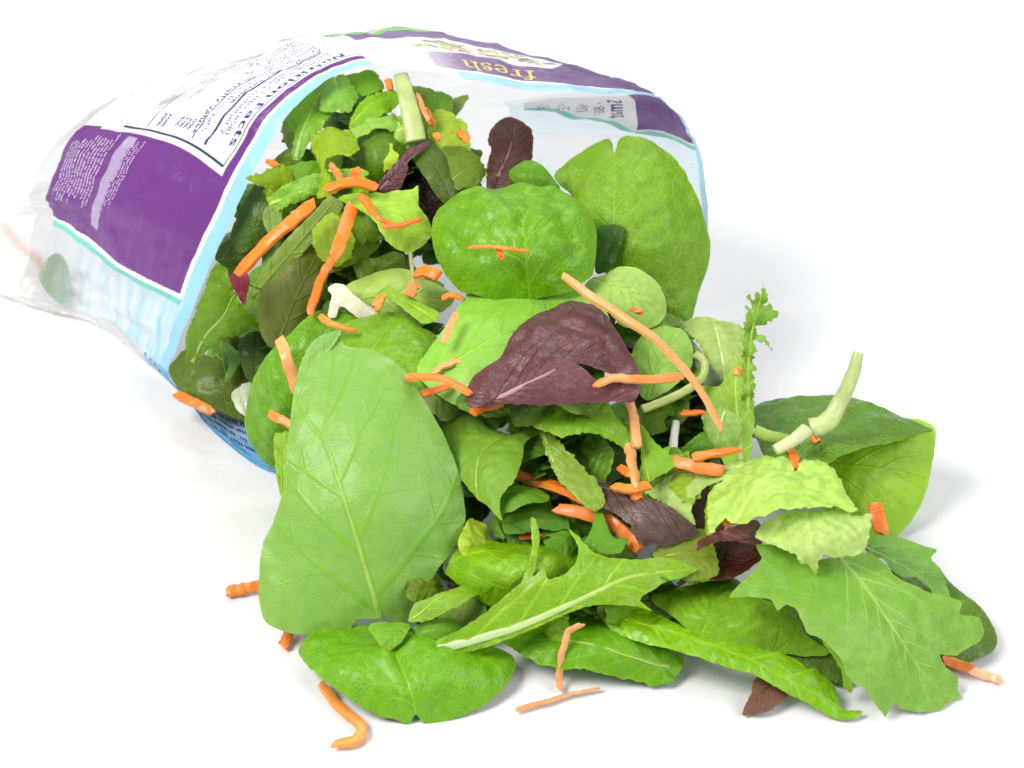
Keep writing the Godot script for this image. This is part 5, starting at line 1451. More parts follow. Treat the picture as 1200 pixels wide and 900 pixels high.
	leaf("lettuce_leaf", "bright green lettuce corner touching the top film of the bag", "lettuce pieces in the spilled salad", "lettuce", [0.2962, 0.6442, 0.0226],
		[-63.4, 112.4, -84.5, -58, 113.7, -85.5, -52.6, 114, -86.9, -49.6, 112.2, -83.4, -48.2, 109.6, -80.1, -54.5, 108, -77.7, -61, 108.8, -78.9],
		[-55.2, 112.2, -80.6, -51.8, 111.9, -81.1, -58.6, 112, -80.9, -55.2, 110.7, -78.8, -55.3, 113.3, -83.2], [-61, 108.8, -78.9, -52.2, 113.6, -86.3], {"ribw": 0, "under": 1})
	leaf("lettuce_leaf", "yellow-green mushroom-shaped ruffled lettuce near the top of the mouth", "lettuce pieces in the spilled salad", "lettuce", [0.4368, 0.629, 0.0056],
		[-74.2, 100.2, -52.2, -73.8, 102.2, -56.4, -71.4, 103.5, -59.2, -66.4, 104, -60.2, -60.7, 103.5, -59.2, -57.4, 101.7, -55.3, -56.5, 99.5, -50.8, -58.7, 99.3, -44.8, -61.7, 101, -44.3, -64.8, 101.8, -44.8, -67.6, 100.6, -43, -68.4, 98.8, -40, -65.1, 96.2, -35.1, -63.5, 93.2, -33, -67, 90.2, -32, -70.7, 90, -31.6, -70.2, 93.5, -36, -69.7, 97.4, -39.3, -71.9, 99.2, -46.2],
		[-70.1, 99.6, -43.7, -66.4, 102.9, -49.9], [-68.3, 91, -33.1, -65.6, 103.9, -58.4], {"wave": 1.6, "ribw": 0, "under": 1})
	leaf("spinach_leaf", "broad dark green leaf in the upper middle of the mouth", "spinach leaves in the spilled salad", "gloss", [0.1383, 0.2778, 0.0044],
		[-59, 89.8, -52.8, -58.7, 94.6, -57.7, -57, 99.1, -63.3, -51.9, 102, -66.6, -41.4, 101.3, -65.9, -38.8, 97.8, -61.8, -40.5, 93.4, -54.1, -47.5, 86, -48.6, -53.8, 86.7, -49.3],
		[-49.5, 97.4, -52.6, -45, 97, -53.2, -54.1, 96.5, -54.2, -49.5, 93.3, -49.5, -49.7, 100.2, -58], [-48.1, 87.1, -48.5, -43.6, 95.3, -52.5, -40.1, 99.8, -64.1, -44.6, 102, -66.6], {"ribw": 1.0, "under": 1})
	leaf("lettuce_leaf", "bright fresh lettuce above the broad dark leaf in the mouth", "lettuce pieces in the spilled salad", "lettuce", [0.3571, 0.6911, 0.0117],
		[-61.2, 101.3, -65.8, -58.7, 105.7, -71, -55, 108.3, -75, -49.8, 108.8, -78.9, -44.1, 109, -81.3, -42.3, 106.2, -75.6, -46.2, 105.4, -69, -50.9, 104.6, -66.4, -55.7, 101, -65.1],
		[-51.4, 107, -69.3, -47.1, 106.6, -70.2, -55.7, 106.6, -70, -51.3, 104.8, -66.5, -51.5, 108.4, -73.7], [-59.9, 101.9, -66.9, -44.3, 108, -79.2], {"ribw": 0.8, "under": 1})
	leaf("lettuce_leaf", "pale ruffled lettuce edge beside the wide pale stalk", "lettuce pieces in the spilled salad", "lettuce", [0.4995, 0.7735, 0.131],
		[-62.2, 99.7, -60.9, -57, 104.2, -62.5, -50.8, 105.8, -65.5, -43.9, 106, -67.9, -38.8, 103.8, -65.4, -41.2, 102, -61.2, -49, 103.9, -59.7, -55.4, 101, -58.5, -60.2, 97, -58],
		[-50.8, 103.9, -59.7, -45.6, 103.6, -60.3, -56.1, 103.4, -60.6, -50.9, 105.4, -63], [-58.7, 98.7, -59.4, -41.3, 104.3, -65.8], {"wave": 1.6, "ribw": 0, "under": 1})
	leaf("lettuce_leaf", "green leaf behind the wide pale stalk under the film", "lettuce pieces in the spilled salad", "lettuce", [0.2251, 0.4629, 0.0226],
		[-39.6, 107, -88, -30.8, 106.6, -86.1, -23, 105, -83.5, -22.8, 99.4, -71.5, -28.1, 96, -64.4, -33.6, 97, -65.8],
		[-29.5, 102.7, -74.7, -25.9, 102.4, -75.4, -33.2, 102.7, -74.8, -29.5, 100.1, -69.8, -29.7, 105, -80.5], [-31.9, 97.1, -65.7, -25.9, 105.4, -84.1], {"ribw": 0, "under": 1})
	leaf("lettuce_leaf", "yellow-green lettuce with carrot bits by the white film", "lettuce pieces in the spilled salad", "lettuce", [0.6101, 0.7907, 0.0784],
		[-32.7, 101.3, -72.7, -26.4, 103, -76.3, -21.2, 102.4, -72.6, -17, 100.3, -69.2, -15.3, 94.7, -59.5, -17.5, 93, -56.1, -25.4, 93.5, -56.4, -30.5, 96.1, -60.8],
		[-23.1, 99.8, -62.1, -19.3, 99.3, -63.1, -27, 99.6, -62.5, -23.1, 97.1, -58.4, -23.2, 101.7, -67.2], [-28.6, 94.2, -57.9, -17.6, 100, -67], {"wave": 1, "ribw": 0, "under": 1})
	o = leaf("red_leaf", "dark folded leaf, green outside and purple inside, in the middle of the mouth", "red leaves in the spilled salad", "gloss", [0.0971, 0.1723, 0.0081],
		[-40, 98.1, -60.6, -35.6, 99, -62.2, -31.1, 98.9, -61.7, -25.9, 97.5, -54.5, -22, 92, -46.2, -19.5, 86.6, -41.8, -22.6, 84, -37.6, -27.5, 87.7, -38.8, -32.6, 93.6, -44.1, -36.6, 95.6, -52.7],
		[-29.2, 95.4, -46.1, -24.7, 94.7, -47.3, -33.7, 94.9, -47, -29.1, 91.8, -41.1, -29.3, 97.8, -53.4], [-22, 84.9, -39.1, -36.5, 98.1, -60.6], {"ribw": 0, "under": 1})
	leaf("purple_edge", "purple underside strip", "", "red", [0.1637, 0.0572, 0.0719],
		[-50.2, 88.5, -42.4, -45.5, 94.1, -45.1, -40.8, 98.2, -48, -37.1, 100.4, -51.1, -30.2, 102, -53.4, -33.9, 99.1, -50.3, -37.9, 97.5, -47.4, -38.5, 94.3, -44.7, -40.1, 90.6, -42.5, -43, 87, -41.2, -47.7, 87, -41.2],
		[-40.4, 95, -45.1, -40.4, 91.4, -42.8, -40.4, 98.2, -48.1], [-48.7, 88, -42, -31.4, 101.3, -52.8], {"ribw": 0.8, "under": 1, "ribrgb": [0.4377, 0.2988, 0.2592]}, o)
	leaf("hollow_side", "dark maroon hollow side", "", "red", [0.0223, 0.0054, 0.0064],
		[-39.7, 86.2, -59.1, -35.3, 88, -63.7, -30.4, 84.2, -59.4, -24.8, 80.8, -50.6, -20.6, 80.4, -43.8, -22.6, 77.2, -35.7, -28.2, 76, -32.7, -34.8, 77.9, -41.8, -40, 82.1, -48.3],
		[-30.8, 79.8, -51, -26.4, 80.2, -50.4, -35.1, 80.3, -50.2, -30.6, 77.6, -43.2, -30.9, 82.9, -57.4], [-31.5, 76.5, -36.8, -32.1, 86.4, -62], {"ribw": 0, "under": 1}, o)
	leaf("lettuce_leaf", "olive leaf behind the glossy puckered leaf's left shoulder", "lettuce pieces in the spilled salad", "lettuce", [0.2671, 0.4004, 0.0335],
		[-27.3, 96, -57.2, -20.3, 97, -59.3, -12.7, 95.2, -54.7, -9.5, 91.8, -49.2, -12.6, 89, -43.9, -20.4, 88, -41.9, -24.5, 91.3, -46.9],
		[-18.1, 93.5, -48.8, -14.2, 93.3, -49.2, -22.1, 93.3, -49.1, -18.1, 91.3, -45.3, -18.2, 95.3, -53.1], [-22, 90.6, -45, -12, 94, -51.7], {"ribw": 0.6})
	leaf("red_leaf", "dark red leaf standing on its stalk before the white inner film", "red leaves in the spilled salad", "red", [0.0643, 0.0168, 0.0084],
		[-8.9, 99.3, -58.9, -7.3, 101.4, -65.8, -3.5, 102.7, -70.6, 1, 103, -71.5, 4.5, 102, -68, 7.6, 100.7, -63.7, 7.6, 97.3, -52.2, 6.3, 96.3, -47.6, 2.5, 95.8, -43.4, 0, 93.9, -37.9, -3.7, 91, -31.8, -8.4, 91.3, -32.6, -9.4, 93.8, -40.6, -9.1, 95.7, -46.7, -7.6, 98.7, -54.9],
		[-1.9, 98.4, -50.7, 1.9, 98.3, -50.8, -5.7, 98.1, -51.2, -1.9, 95.5, -42.1, -1.9, 100.8, -60.2], [-5, 94.6, -40.5, -1.3, 98.3, -50.4, 1, 101.6, -64.1, 1.6, 104.3, -75.9], {"wave": 0.6, "ribw": 1.6, "ribrgb": [0.2592, 0.1596, 0.0869]})
	leaf("lettuce_leaf", "yellow-green lettuce drooping at the left inside the mouth", "lettuce pieces in the spilled salad", "lettuce", [0.368, 0.5562, 0.0117],
		[-97.5, 91.5, -42.7, -92.1, 95.1, -41.4, -86.7, 97.4, -41.8, -82.9, 98, -42, -79.9, 91.1, -42.8, -81.8, 77.4, -44, -85.6, 72, -44.3, -86.6, 82, -41.1, -88.2, 89.2, -39.8, -93, 90.2, -40.7],
		[-87.2, 89.7, -39.9, -83.4, 89, -41.1, -86.9, 94.7, -40.6], [-85.8, 73.5, -44.2, -84.2, 97.6, -42], {"wave": 1, "ribw": 0.8})
	leaf("lettuce_leaf", "small pale grey-green leaf at the left inside the mouth", "lettuce pieces in the spilled salad", "under", [0.366, 0.5395, 0.113],
		[-92.5, 77.2, -43, -89.9, 80, -44.5, -86.1, 79.4, -44.2, -85.5, 73.9, -41.2, -88.8, 70, -39, -91.9, 72.8, -40.6],
		[-89.1, 75.6, -42.1, -87.5, 75.6, -42.1, -90.7, 75.6, -42.1, -89.1, 73.3, -40.8, -89.1, 77.8, -43.3], [-89.4, 70.6, -39.3, -89.9, 79.4, -44.2], {"ribw": 0, "under": 1})
	leaf("lettuce_leaf", "mid green lettuce behind the pair of joined carrot shreds", "lettuce pieces in the spilled salad", "lettuce", [0.2251, 0.4756, 0.0102],
		[-83.3, 93.8, -47.5, -78, 95.5, -49, -73, 96, -49.4, -67.5, 93.4, -46.3, -65.3, 87.8, -42.2, -70.6, 84, -38.9, -77.8, 84, -38.9, -81.6, 87, -41.2],
		[-74.3, 92.1, -40.7, -70.3, 91.8, -41.3, -78.4, 91.7, -41.6, -74.3, 89.1, -39, -74.4, 94.4, -43.9], [-80, 85.4, -40.1, -69.2, 95.5, -49], {"wave": 1, "ribw": 0.8, "under": 1})
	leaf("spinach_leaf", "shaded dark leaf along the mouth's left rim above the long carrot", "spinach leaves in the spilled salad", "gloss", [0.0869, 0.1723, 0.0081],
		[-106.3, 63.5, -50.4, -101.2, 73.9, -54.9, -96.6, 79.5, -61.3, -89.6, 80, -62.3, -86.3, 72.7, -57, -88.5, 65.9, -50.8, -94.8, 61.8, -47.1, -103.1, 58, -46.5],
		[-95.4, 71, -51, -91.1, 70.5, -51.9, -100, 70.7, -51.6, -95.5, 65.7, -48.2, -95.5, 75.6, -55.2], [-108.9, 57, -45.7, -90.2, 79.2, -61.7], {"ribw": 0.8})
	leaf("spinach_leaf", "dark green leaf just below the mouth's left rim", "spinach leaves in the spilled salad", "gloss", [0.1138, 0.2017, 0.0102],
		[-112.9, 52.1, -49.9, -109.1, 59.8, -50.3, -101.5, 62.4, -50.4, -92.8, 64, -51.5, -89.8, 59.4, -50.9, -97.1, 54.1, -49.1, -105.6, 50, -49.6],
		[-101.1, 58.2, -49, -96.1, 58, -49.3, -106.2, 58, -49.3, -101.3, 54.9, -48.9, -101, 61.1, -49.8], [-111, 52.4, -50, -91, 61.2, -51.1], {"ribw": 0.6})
	leaf("lettuce_leaf", "grey-green horizontal leaf near the mouth's upper left rim", "lettuce pieces in the spilled salad", "under", [0.2176, 0.3858, 0.0349],
		[-89.9, 86.7, -63.5, -86.4, 91.3, -63.7, -80.7, 93, -64.6, -74.3, 91.3, -64.3, -73.2, 86.7, -63.5, -80.3, 85.4, -62.6, -86.2, 84, -63],
		[-81.4, 89.2, -62, -77.7, 89, -62.3, -85.2, 89, -62.4, -81.5, 87, -62.1, -81.3, 91.1, -62.6], [-92.5, 87.3, -63.6, -73.7, 90, -64], {"ribw": 0.6})
	leaf("spinach_leaf", "green leaf tucked under the long grey-green leaf's upper end", "spinach leaves in the spilled salad", "gloss", [0.2664, 0.4375, 0.007],
		[-69, 75.6, -24.3, -64.7, 81.3, -28.7, -60, 83.9, -34.1, -53.7, 84, -34.5, -49.9, 80.5, -30, -48.2, 75.6, -24.3, -52.7, 73.1, -19.6, -60.5, 70, -17.5, -66.7, 70.8, -18.5],
		[-58.1, 79, -22.7, -53.5, 78.6, -23.4, -62.8, 78.7, -23.3, -58.1, 75.5, -19.5, -58.3, 81.8, -27.2], [-65.1, 72.9, -19.9, -53.1, 83, -33.2], {"ribw": 0.7, "under": 1})
	leaf("spinach_leaf", "narrow green leaf standing between carrots and the pale oval leaf", "spinach leaves in the spilled salad", "gloss", [0.161, 0.2845, 0.0094],
		[-59, 74.7, -22.9, -56, 76, -24.9, -52.1, 73.2, -20.6, -49.5, 69, -14.4, -50.6, 66, -9.9, -54.3, 66.4, -10.5, -57.6, 70.5, -16.6],
		[-54.2, 70.8, -17.1, -52.1, 70.8, -17.1, -56.3, 70.8, -17.1, -54.1, 68.6, -13.7, -54.3, 73.1, -20.5], [-51.8, 66.2, -10.2, -56.6, 75.6, -24.3], {"ribw": 0.6, "under": 1})
	leaf("radicchio_scrap", "crimson radicchio scrap at the lower end of the long carrot shred", "red leaves in the spilled salad", "red", [0.2267, 0.0064, 0.0335],
		[-101.2, 72.4, -5.6, -96.9, 75, -7.1, -93.9, 71.9, -5.3, -95.1, 67.4, -2.6, -95.8, 64, -0.5, -98.5, 67.1, -2.4],
		[-96.9, 69.6, -3.9, -95.2, 69.6, -3.9, -98.5, 69.6, -3.9, -96.9, 67.2, -2.4, -96.9, 72.1, -5.4], [-96.7, 64.3, -0.7, -98.4, 74, -6.5], {"ribw": 0.6, "ribrgb": [0.4909, 0.1596, 0.1897]})
	leaf("spinach_leaf", "dim grey-green leaf seen through the clear film at the bag's tail", "spinach leaves in the spilled salad", "under", [0.2149, 0.3162, 0.1223],
		[-195.5, 10.5, -109, -192.3, 13, -117.1, -186.7, 13, -117.1, -181.4, 8.9, -103.7, -180.5, 5, -91.6, -186.4, 5.8, -94.2, -192.2, 7.8, -100.2],
		[-187.8, 9.1, -104.6, -184.8, 9.1, -104.6, -190.8, 9.1, -104.6, -187.1, 7.3, -98.9, -188.6, 10.9, -110.4], [-191.7, 6.8, -97.2, -187.4, 13, -117.1], {"ribw": 0})
	leaf("lettuce_leaf", "olive green lettuce piece between the purple-brown tip and the dark red curl", "lettuce pieces in the spilled salad", "lettuce", [0.358, 0.4559, 0.0474],
		[46.5, 34.3, 101.3, 51.9, 36.4, 98.2, 59.1, 37, 94.4, 64.8, 37, 93.5, 66.6, 34.6, 101.7, 67.3, 31.3, 109.5, 59.6, 30, 113.1, 52.7, 31.9, 111, 47.9, 33.1, 106.4],
		[57.2, 35.7, 105.4, 62, 35.2, 104.8, 52.4, 35.3, 105, 57, 33.8, 109.3, 57.4, 36.7, 100.4], [50.2, 34.9, 104.3, 65.6, 34.4, 103.6], {"ribw": 0.8, "under": 2})
	leaf("spinach_leaf", "dark leaf underneath, between the folded spinach leaf and the toothed leaf", "spinach leaves in the spilled salad", "gloss", [0.1031, 0.1916, 0.0074],
		[81.7, 13, 95.6, 90.3, 13, 95.6, 99.8, 12.1, 101.1, 108.6, 8.9, 112.5, 111.9, 3.9, 127.7, 106.9, 3, 130.8, 97.5, 4.8, 126.7, 88.2, 6.8, 120.6, 80.6, 8.9, 110.4],
		[96.1, 9, 114.5, 103.5, 8.9, 114.4, 88.7, 8.8, 114.3, 95.4, 6.6, 122.1, 96.8, 11.1, 106.3], [82.5, 10.7, 103.9, 107.3, 4.4, 126.2], {"ribw": 0.5})
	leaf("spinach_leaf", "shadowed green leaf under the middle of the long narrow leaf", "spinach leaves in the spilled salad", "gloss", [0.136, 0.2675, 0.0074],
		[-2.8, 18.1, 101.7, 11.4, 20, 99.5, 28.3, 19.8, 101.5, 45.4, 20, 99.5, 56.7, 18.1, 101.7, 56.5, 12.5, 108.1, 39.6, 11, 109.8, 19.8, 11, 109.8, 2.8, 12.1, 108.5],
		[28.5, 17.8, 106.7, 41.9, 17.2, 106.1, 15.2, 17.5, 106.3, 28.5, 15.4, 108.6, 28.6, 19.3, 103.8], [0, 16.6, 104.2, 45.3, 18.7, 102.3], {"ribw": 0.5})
	leaf("lettuce_leaf", "yellow-green lettuce behind the two hanging carrot shreds in the mouth", "lettuce pieces in the spilled salad", "lettuce", [0.5395, 0.7233, 0.0506],
		[-70.9, 85.3, -22, -65.4, 88, -24.7, -60.3, 86.3, -21.6, -56.6, 81.2, -18.1, -58.4, 76.3, -13.2, -63.9, 74, -11.1, -69.4, 76.4, -13, -72, 80.8, -17.6],
		[-64.3, 82.9, -14.5, -60.9, 82.6, -15, -67.8, 82.5, -15.3, -64.3, 79.4, -12.2, -64.4, 85.7, -18.2], [-63.9, 74.7, -11.1, -65.9, 87.5, -23.1], {"wave": 1.2, "ribw": 0.8, "under": 1})
	leaf("lettuce_leaf", "long light green lettuce strip across the middle of the mouth below the ruffled one", "lettuce pieces in the spilled salad", "lettuce", [0.3789, 0.6911, 0.0784],
		[-90.2, 86.3, -38.6, -82.7, 91.7, -39.2, -74.9, 94.5, -40.7, -65.6, 95.3, -43, -56.3, 96, -44.3, -52.6, 93.8, -43, -60.8, 91.9, -38.9, -70.1, 89.9, -36.2, -79.7, 85.5, -36.2, -87.1, 82, -36.1],
		[-71.8, 92, -37.4, -63.4, 91.6, -38, -80.3, 91.5, -38.2, -71.9, 94.5, -40.4], [-88.3, 84.7, -37.7, -56.3, 93.6, -42.9], {"wave": 1.2, "ribw": 1.4, "under": 1})
	leaf("red_leaf", "brown-red leaf deep in the dark hole at the crumpled lettuce's left edge", "red leaves in the spilled salad", "red", [0.1025, 0.0287, 0.0168],
		[56.6, 35.6, 73.5, 62.3, 37, 69.6, 69.5, 36.8, 70.2, 72.5, 34.5, 76.7, 71.5, 31.7, 84.7, 66.9, 30, 89.4, 58.7, 30.5, 88.1, 55.6, 32.9, 81.2],
		[64.2, 33.6, 79.2, 67.9, 33.6, 79.2, 60.4, 33.6, 79.2, 64, 32.1, 83.7, 64.4, 35.2, 74.7], [58.9, 31.4, 85.6, 68.2, 36.2, 71.9], {"ribw": 0})
	leaf("lettuce_scrap", "olive ruffled lettuce leaf scrap between the hanging lettuce and the mushroom-shaped one", "ruffled lettuce scraps in the heap", "lettuce", [0.2334, 0.3906, 0.0117],
		[-75.3, 94.1, -74.3, -75.5, 92.8, -72.8, -77.3, 91.4, -73.9, -78.2, 88.6, -73.7, -80.1, 86.8, -76.1, -82.1, 83.3, -78.6, -83.5, 83.2, -81.5, -85.6, 80.8, -83.9, -86.1, 82, -86.9, -87.9, 80.6, -90.7, -87.9, 82.1, -92.6, -89.6, 81.1, -97.7, -88.8, 83.3, -98.3, -89.9, 83.1, -103.7, -88.1, 85.6, -102.2, -87.4, 86.7, -104, -85.1, 89.2, -99.9, -84, 90.2, -101.6, -81.8, 92.2, -96.3, -79.8, 93.4, -97.4, -77.8, 94.7, -92.7, -74.7, 96.9, -89.3, -73.9, 96.5, -85.2, -72.1, 97.2, -80.7, -73, 96, -77.8, -73, 95.3, -75],
		[-80.8, 91.6, -82.5, -76.9, 94.3, -77.6, -85.1, 87.5, -90.1, -80.6, 89.4, -78.4, -81.4, 92.4, -89.5], [-78.8, 94.1, -94.5, -84.3, 82.5, -83], {"puck": 0.8, "wave": 1.2, "bend": 0.3, "ribw": 1.1})
	leaf("lettuce_scrap", "yellow-green ruffled lettuce leaf scrap above the upper end of the long carrot shred", "ruffled lettuce scraps in the heap", "lettuce", [0.5956, 0.8434, 0.0578],
		[-82.2, 73, -73.1, -80.8, 69, -76.7, -81.3, 68.2, -73.4, -80.7, 65, -74, -82.4, 66.5, -69.4, -82.7, 64.5, -69.1, -84.3, 67.7, -64.7, -84.9, 66.3, -64.3, -85.9, 68.2, -61.6, -87.1, 67.3, -60.5, -88.5, 69.5, -57.7, -90.5, 70.9, -54.9, -91.7, 74, -53.3, -93.7, 76.7, -51.1, -93.5, 79, -51.9, -94.3, 80.9, -52.3, -92.9, 82.1, -53.5, -93.2, 83.3, -55.1, -91.6, 83.4, -56.8, -91.7, 84.1, -60.3, -89.9, 83.3, -62.4, -88.7, 82.6, -67.1, -86.9, 80.9, -67.7, -85.4, 79, -71.9, -84.3, 77.4, -70.7, -82.8, 74.7, -74.7],
		[-86.8, 77.4, -58.4, -83.9, 73.6, -64.9, -90, 79.8, -54.2, -87, 73.4, -57.9, -86.9, 80, -61.3], [-90.8, 83.8, -61.5, -84.1, 64.8, -65.9], {"puck": 0.8, "wave": 1.2, "bend": 0.3, "ribw": 1.1})
	leaf("lobed_scrap", "mid green toothed leaf scrap inside the mouth close to the left rim", "lobed green scraps in the heap", "lobed", [0.2409, 0.5788, 0.0148],
		[-93.4, 61.4, -67.9, -94.9, 61.8, -64.2, -96.7, 63.1, -61.5, -98.3, 63.1, -58.4, -99.7, 64.2, -57.3, -101.4, 64.9, -53.7, -102, 65.9, -54.7, -103.7, 67.1, -51.8, -103.6, 67.8, -54.8, -104.5, 68.9, -55.1, -103.9, 69.5, -58.4, -104.7, 70.7, -60.1, -103.7, 71.2, -63.8, -103.7, 71.9, -68.1, -101.8, 71.2, -71.8, -100.9, 71.1, -77.1, -98.9, 69.6, -78.5, -97.4, 68.5, -81.8, -96.1, 67.4, -80.2, -94.6, 66.1, -82.3, -93.7, 65.1, -81.1, -91.5, 62.9, -85, -91.1, 62.1, -82.1, -89.4, 59.9, -82.6, -90.8, 60.6, -76.5, -91.1, 59.9, -73],
		[-97.9, 67.2, -66.4, -94.4, 64.4, -71.2, -101.5, 69.4, -62.7, -97.7, 65.1, -62.3, -98.3, 68.6, -71.6], [-93.5, 65.1, -84.8, -102.8, 66.4, -53.3], {"puck": 0.8, "wave": 1.2, "bend": 0.3, "ribw": 0.7})
	leaf("lettuce_scrap", "pale green ruffled lettuce leaf scrap at the foot of the wide flat pale stalk", "ruffled lettuce scraps in the heap", "lettuce", [0.6859, 0.95, 0.286],
		[-43.4, 92.1, -64.1, -44.6, 89.6, -66.6, -46.2, 89.4, -68.2, -48.1, 86.3, -72, -49.3, 87.3, -73, -51.1, 85.8, -76.4, -51.4, 87.8, -76, -53.3, 86.6, -79.7, -52.8, 89.3, -78.2, -54.1, 89.4, -81.2, -53.1, 92.2, -79.4, -53.3, 94.2, -80, -51.3, 96.5, -77, -50.3, 98.8, -75.4, -48.4, 100, -71.6, -47.3, 101.5, -70.7, -46, 102.3, -67.5, -44.2, 104.3, -65.9, -42.9, 104.3, -62.7, -40.4, 105.4, -59.7, -39.7, 103.8, -57.9, -38.3, 102.2, -56.7, -39.3, 99.6, -57.8, -39.3, 97.2, -58.4, -41.2, 95.5, -60.6, -41.8, 93.1, -62.4],
		[-46.3, 97.3, -65.4, -42.8, 99.9, -60.5, -49.9, 93.7, -72, -46.5, 93.3, -66.5, -46.2, 100.2, -66], [-41, 103.8, -59.1, -52.1, 87.6, -77.3], {"puck": 0.8, "wave": 1.2, "bend": 0.3, "ribw": 1.1})
	leaf("lobed_scrap", "bright green toothed leaf scrap just right of the long carrot's upper end", "lobed green scraps in the heap", "lobed", [0.4535, 0.866, 0.0268],
		[-63.8, 80, -40.1, -62.3, 79.2, -38.8, -61.9, 78.1, -36.9, -60.5, 76.6, -36.2, -60.6, 75.3, -35.1, -59.3, 73.8, -33.4, -61.1, 72.9, -33.6, -60.9, 71.8, -31.9, -63, 71.3, -33, -64.1, 70.3, -32.3, -66.2, 70.3, -33.1, -68.4, 69.1, -34, -70.5, 69.9, -35.3, -73.4, 68.8, -37.4, -74.3, 70.2, -39.5, -76.1, 70.5, -41.7, -75, 72.7, -42.1, -76.1, 73, -44.8, -74.7, 74.9, -44.2, -75.8, 75.4, -48, -74.3, 76.9, -48, -73.9, 78.5, -51, -71.4, 79.4, -49.6, -69.4, 80.4, -50.1, -66.9, 80.7, -45.2, -64.8, 80.8, -44],
		[-67.6, 76.9, -36.1, -63.9, 77.4, -35.3, -71.5, 75.3, -38.8, -67.6, 73.5, -34, -67.8, 79.3, -40.1], [-75.2, 76.1, -48.4, -61, 72.4, -32.9], {"puck": 0.8, "wave": 1.2, "bend": 0.3, "ribw": 0.7})
	leaf("leaf_scrap", "olive smooth leaf scrap behind the long carrot near the purple panel", "smooth leaf scraps in the heap", "gloss", [0.2664, 0.3795, 0.009],
		[-100.3, 46.5, -55.9, -103.1, 45.6, -51.5, -106.7, 43.4, -50.3, -110.1, 43, -49.6, -112.2, 44.2, -51.8, -112.7, 46, -55.8, -113, 47.8, -59.5, -113.5, 49.8, -64.4, -112.2, 51.9, -70, -108.5, 52.6, -72.7, -104.5, 52.3, -70.6, -101.7, 50.9, -68.2, -99.5, 48.9, -66.3, -98.9, 47, -62.2],
		[-106.2, 50.9, -55.5, -103, 50.4, -56.4, -109.7, 50.1, -56.9, -106, 48, -51.7, -106.7, 52.5, -61.7], [-102.8, 51.5, -70.7, -111, 43.8, -51.2], {"puck": 0.8, "wave": 1.2, "bend": 0.3, "ribw": 0.7})
	leaf("leaf_scrap", "dark green matte leaf scrap hidden between long carrot and grey-green leaf", "smooth leaf scraps in the heap", "under", [0.0855, 0.2344, 0.0089],
		[-81.4, 58.6, -43.4, -84.3, 55.7, -42, -88.1, 51.1, -43.3, -92, 48.7, -45, -94.4, 48.7, -48.2, -95.8, 50, -52.5, -96.1, 52.2, -57.4, -94.7, 55.7, -60.9, -91.6, 58.8, -62.2, -88.3, 60.8, -62.4, -84.4, 62, -63, -79.7, 63.4, -59.8, -77.3, 62.2, -54.1, -78.7, 60.3, -47.7],
		[-87, 59.1, -48.4, -82.8, 60.3, -46.4, -91.6, 56.5, -52.6, -86.9, 56.2, -44.3, -87.5, 60.6, -54.8], [-82.5, 62.3, -61.1, -93, 49, -47], {"puck": 0.8, "wave": 1.2, "bend": 0.3, "ribw": 0.7})
	leaf("lettuce_scrap", "mid green ruffled lettuce leaf scrap left of the glossy puckered round leaf", "ruffled lettuce scraps in the heap", "lettuce", [0.165, 0.4332, 0.0122],
		[-44.5, 57.7, -25.5, -46.1, 56.5, -25.5, -47.5, 57.4, -27.4, -49.6, 56.4, -28.5, -50.2, 57.7, -30.5, -51.7, 57.6, -32.4, -51.3, 58.8, -33.6, -52.2, 59.1, -35.5, -51.2, 60.5, -35.8, -52.1, 60.9, -38.5, -51, 62.1, -39, -51.2, 63.5, -42.1, -49.2, 64.4, -41.4, -47.9, 65.7, -43, -46, 65.8, -40.3, -44.4, 66.3, -40.2, -43.5, 65.5, -36.7, -42.1, 65.5, -35.7, -41.7, 64.6, -33.4, -40, 64.2, -32, -40, 63, -29.9, -38.5, 61.7, -27.7, -39.5, 60.4, -26.4, -39.7, 59.1, -24.4, -41.6, 58.5, -24.9, -42.6, 57.3, -23.9],
		[-45.9, 62.1, -31.3, -42.8, 62.8, -30.2, -49, 60.9, -33.2, -45.8, 59.6, -28, -46, 64.1, -35.4], [-39.7, 63.6, -30.9, -52.3, 58.7, -34.8], {"puck": 0.8, "wave": 1.2, "bend": 0.3, "ribw": 1.1})
	leaf("lobed_scrap", "yellow-green toothed leaf scrap before the broad dark leaf of the mouth", "lobed green scraps in the heap", "lobed", [0.7128, 0.9237, 0.0571],
		[-43.7, 95.6, -49.7, -44.4, 93.7, -48.8, -46.4, 92.4, -49.1, -47.6, 90.6, -49.6, -49.2, 89.9, -50.7, -50.3, 87.9, -51.8, -51.5, 87.1, -53.2, -53.2, 84.3, -55, -54.4, 84.3, -56.9, -56.5, 83.1, -58.8, -57, 84.6, -61.2, -58.4, 85.1, -63.8, -57.5, 87.9, -64, -57.8, 89, -66.2, -56.6, 91.3, -65.3, -56.6, 92.1, -68, -55.2, 93.9, -66.9, -54.4, 95.3, -68.7, -52.3, 96.6, -65.7, -50.5, 97.9, -65.4, -48.7, 98.6, -61.5, -46.8, 99.2, -60.4, -45.7, 99.1, -57.2, -43.8, 99, -55.9, -43.7, 98.1, -53.2, -42.3, 97, -51.6],
		[-50.6, 94.4, -54.1, -47.1, 96, -51.2, -54.4, 91.7, -59.1, -50.6, 91.1, -52.3, -50.7, 96.6, -58.1], [-49.6, 98.3, -63.5, -52.4, 85.2, -54.4], {"puck": 0.8, "wave": 1.2, "bend": 0.3, "ribw": 0.7})
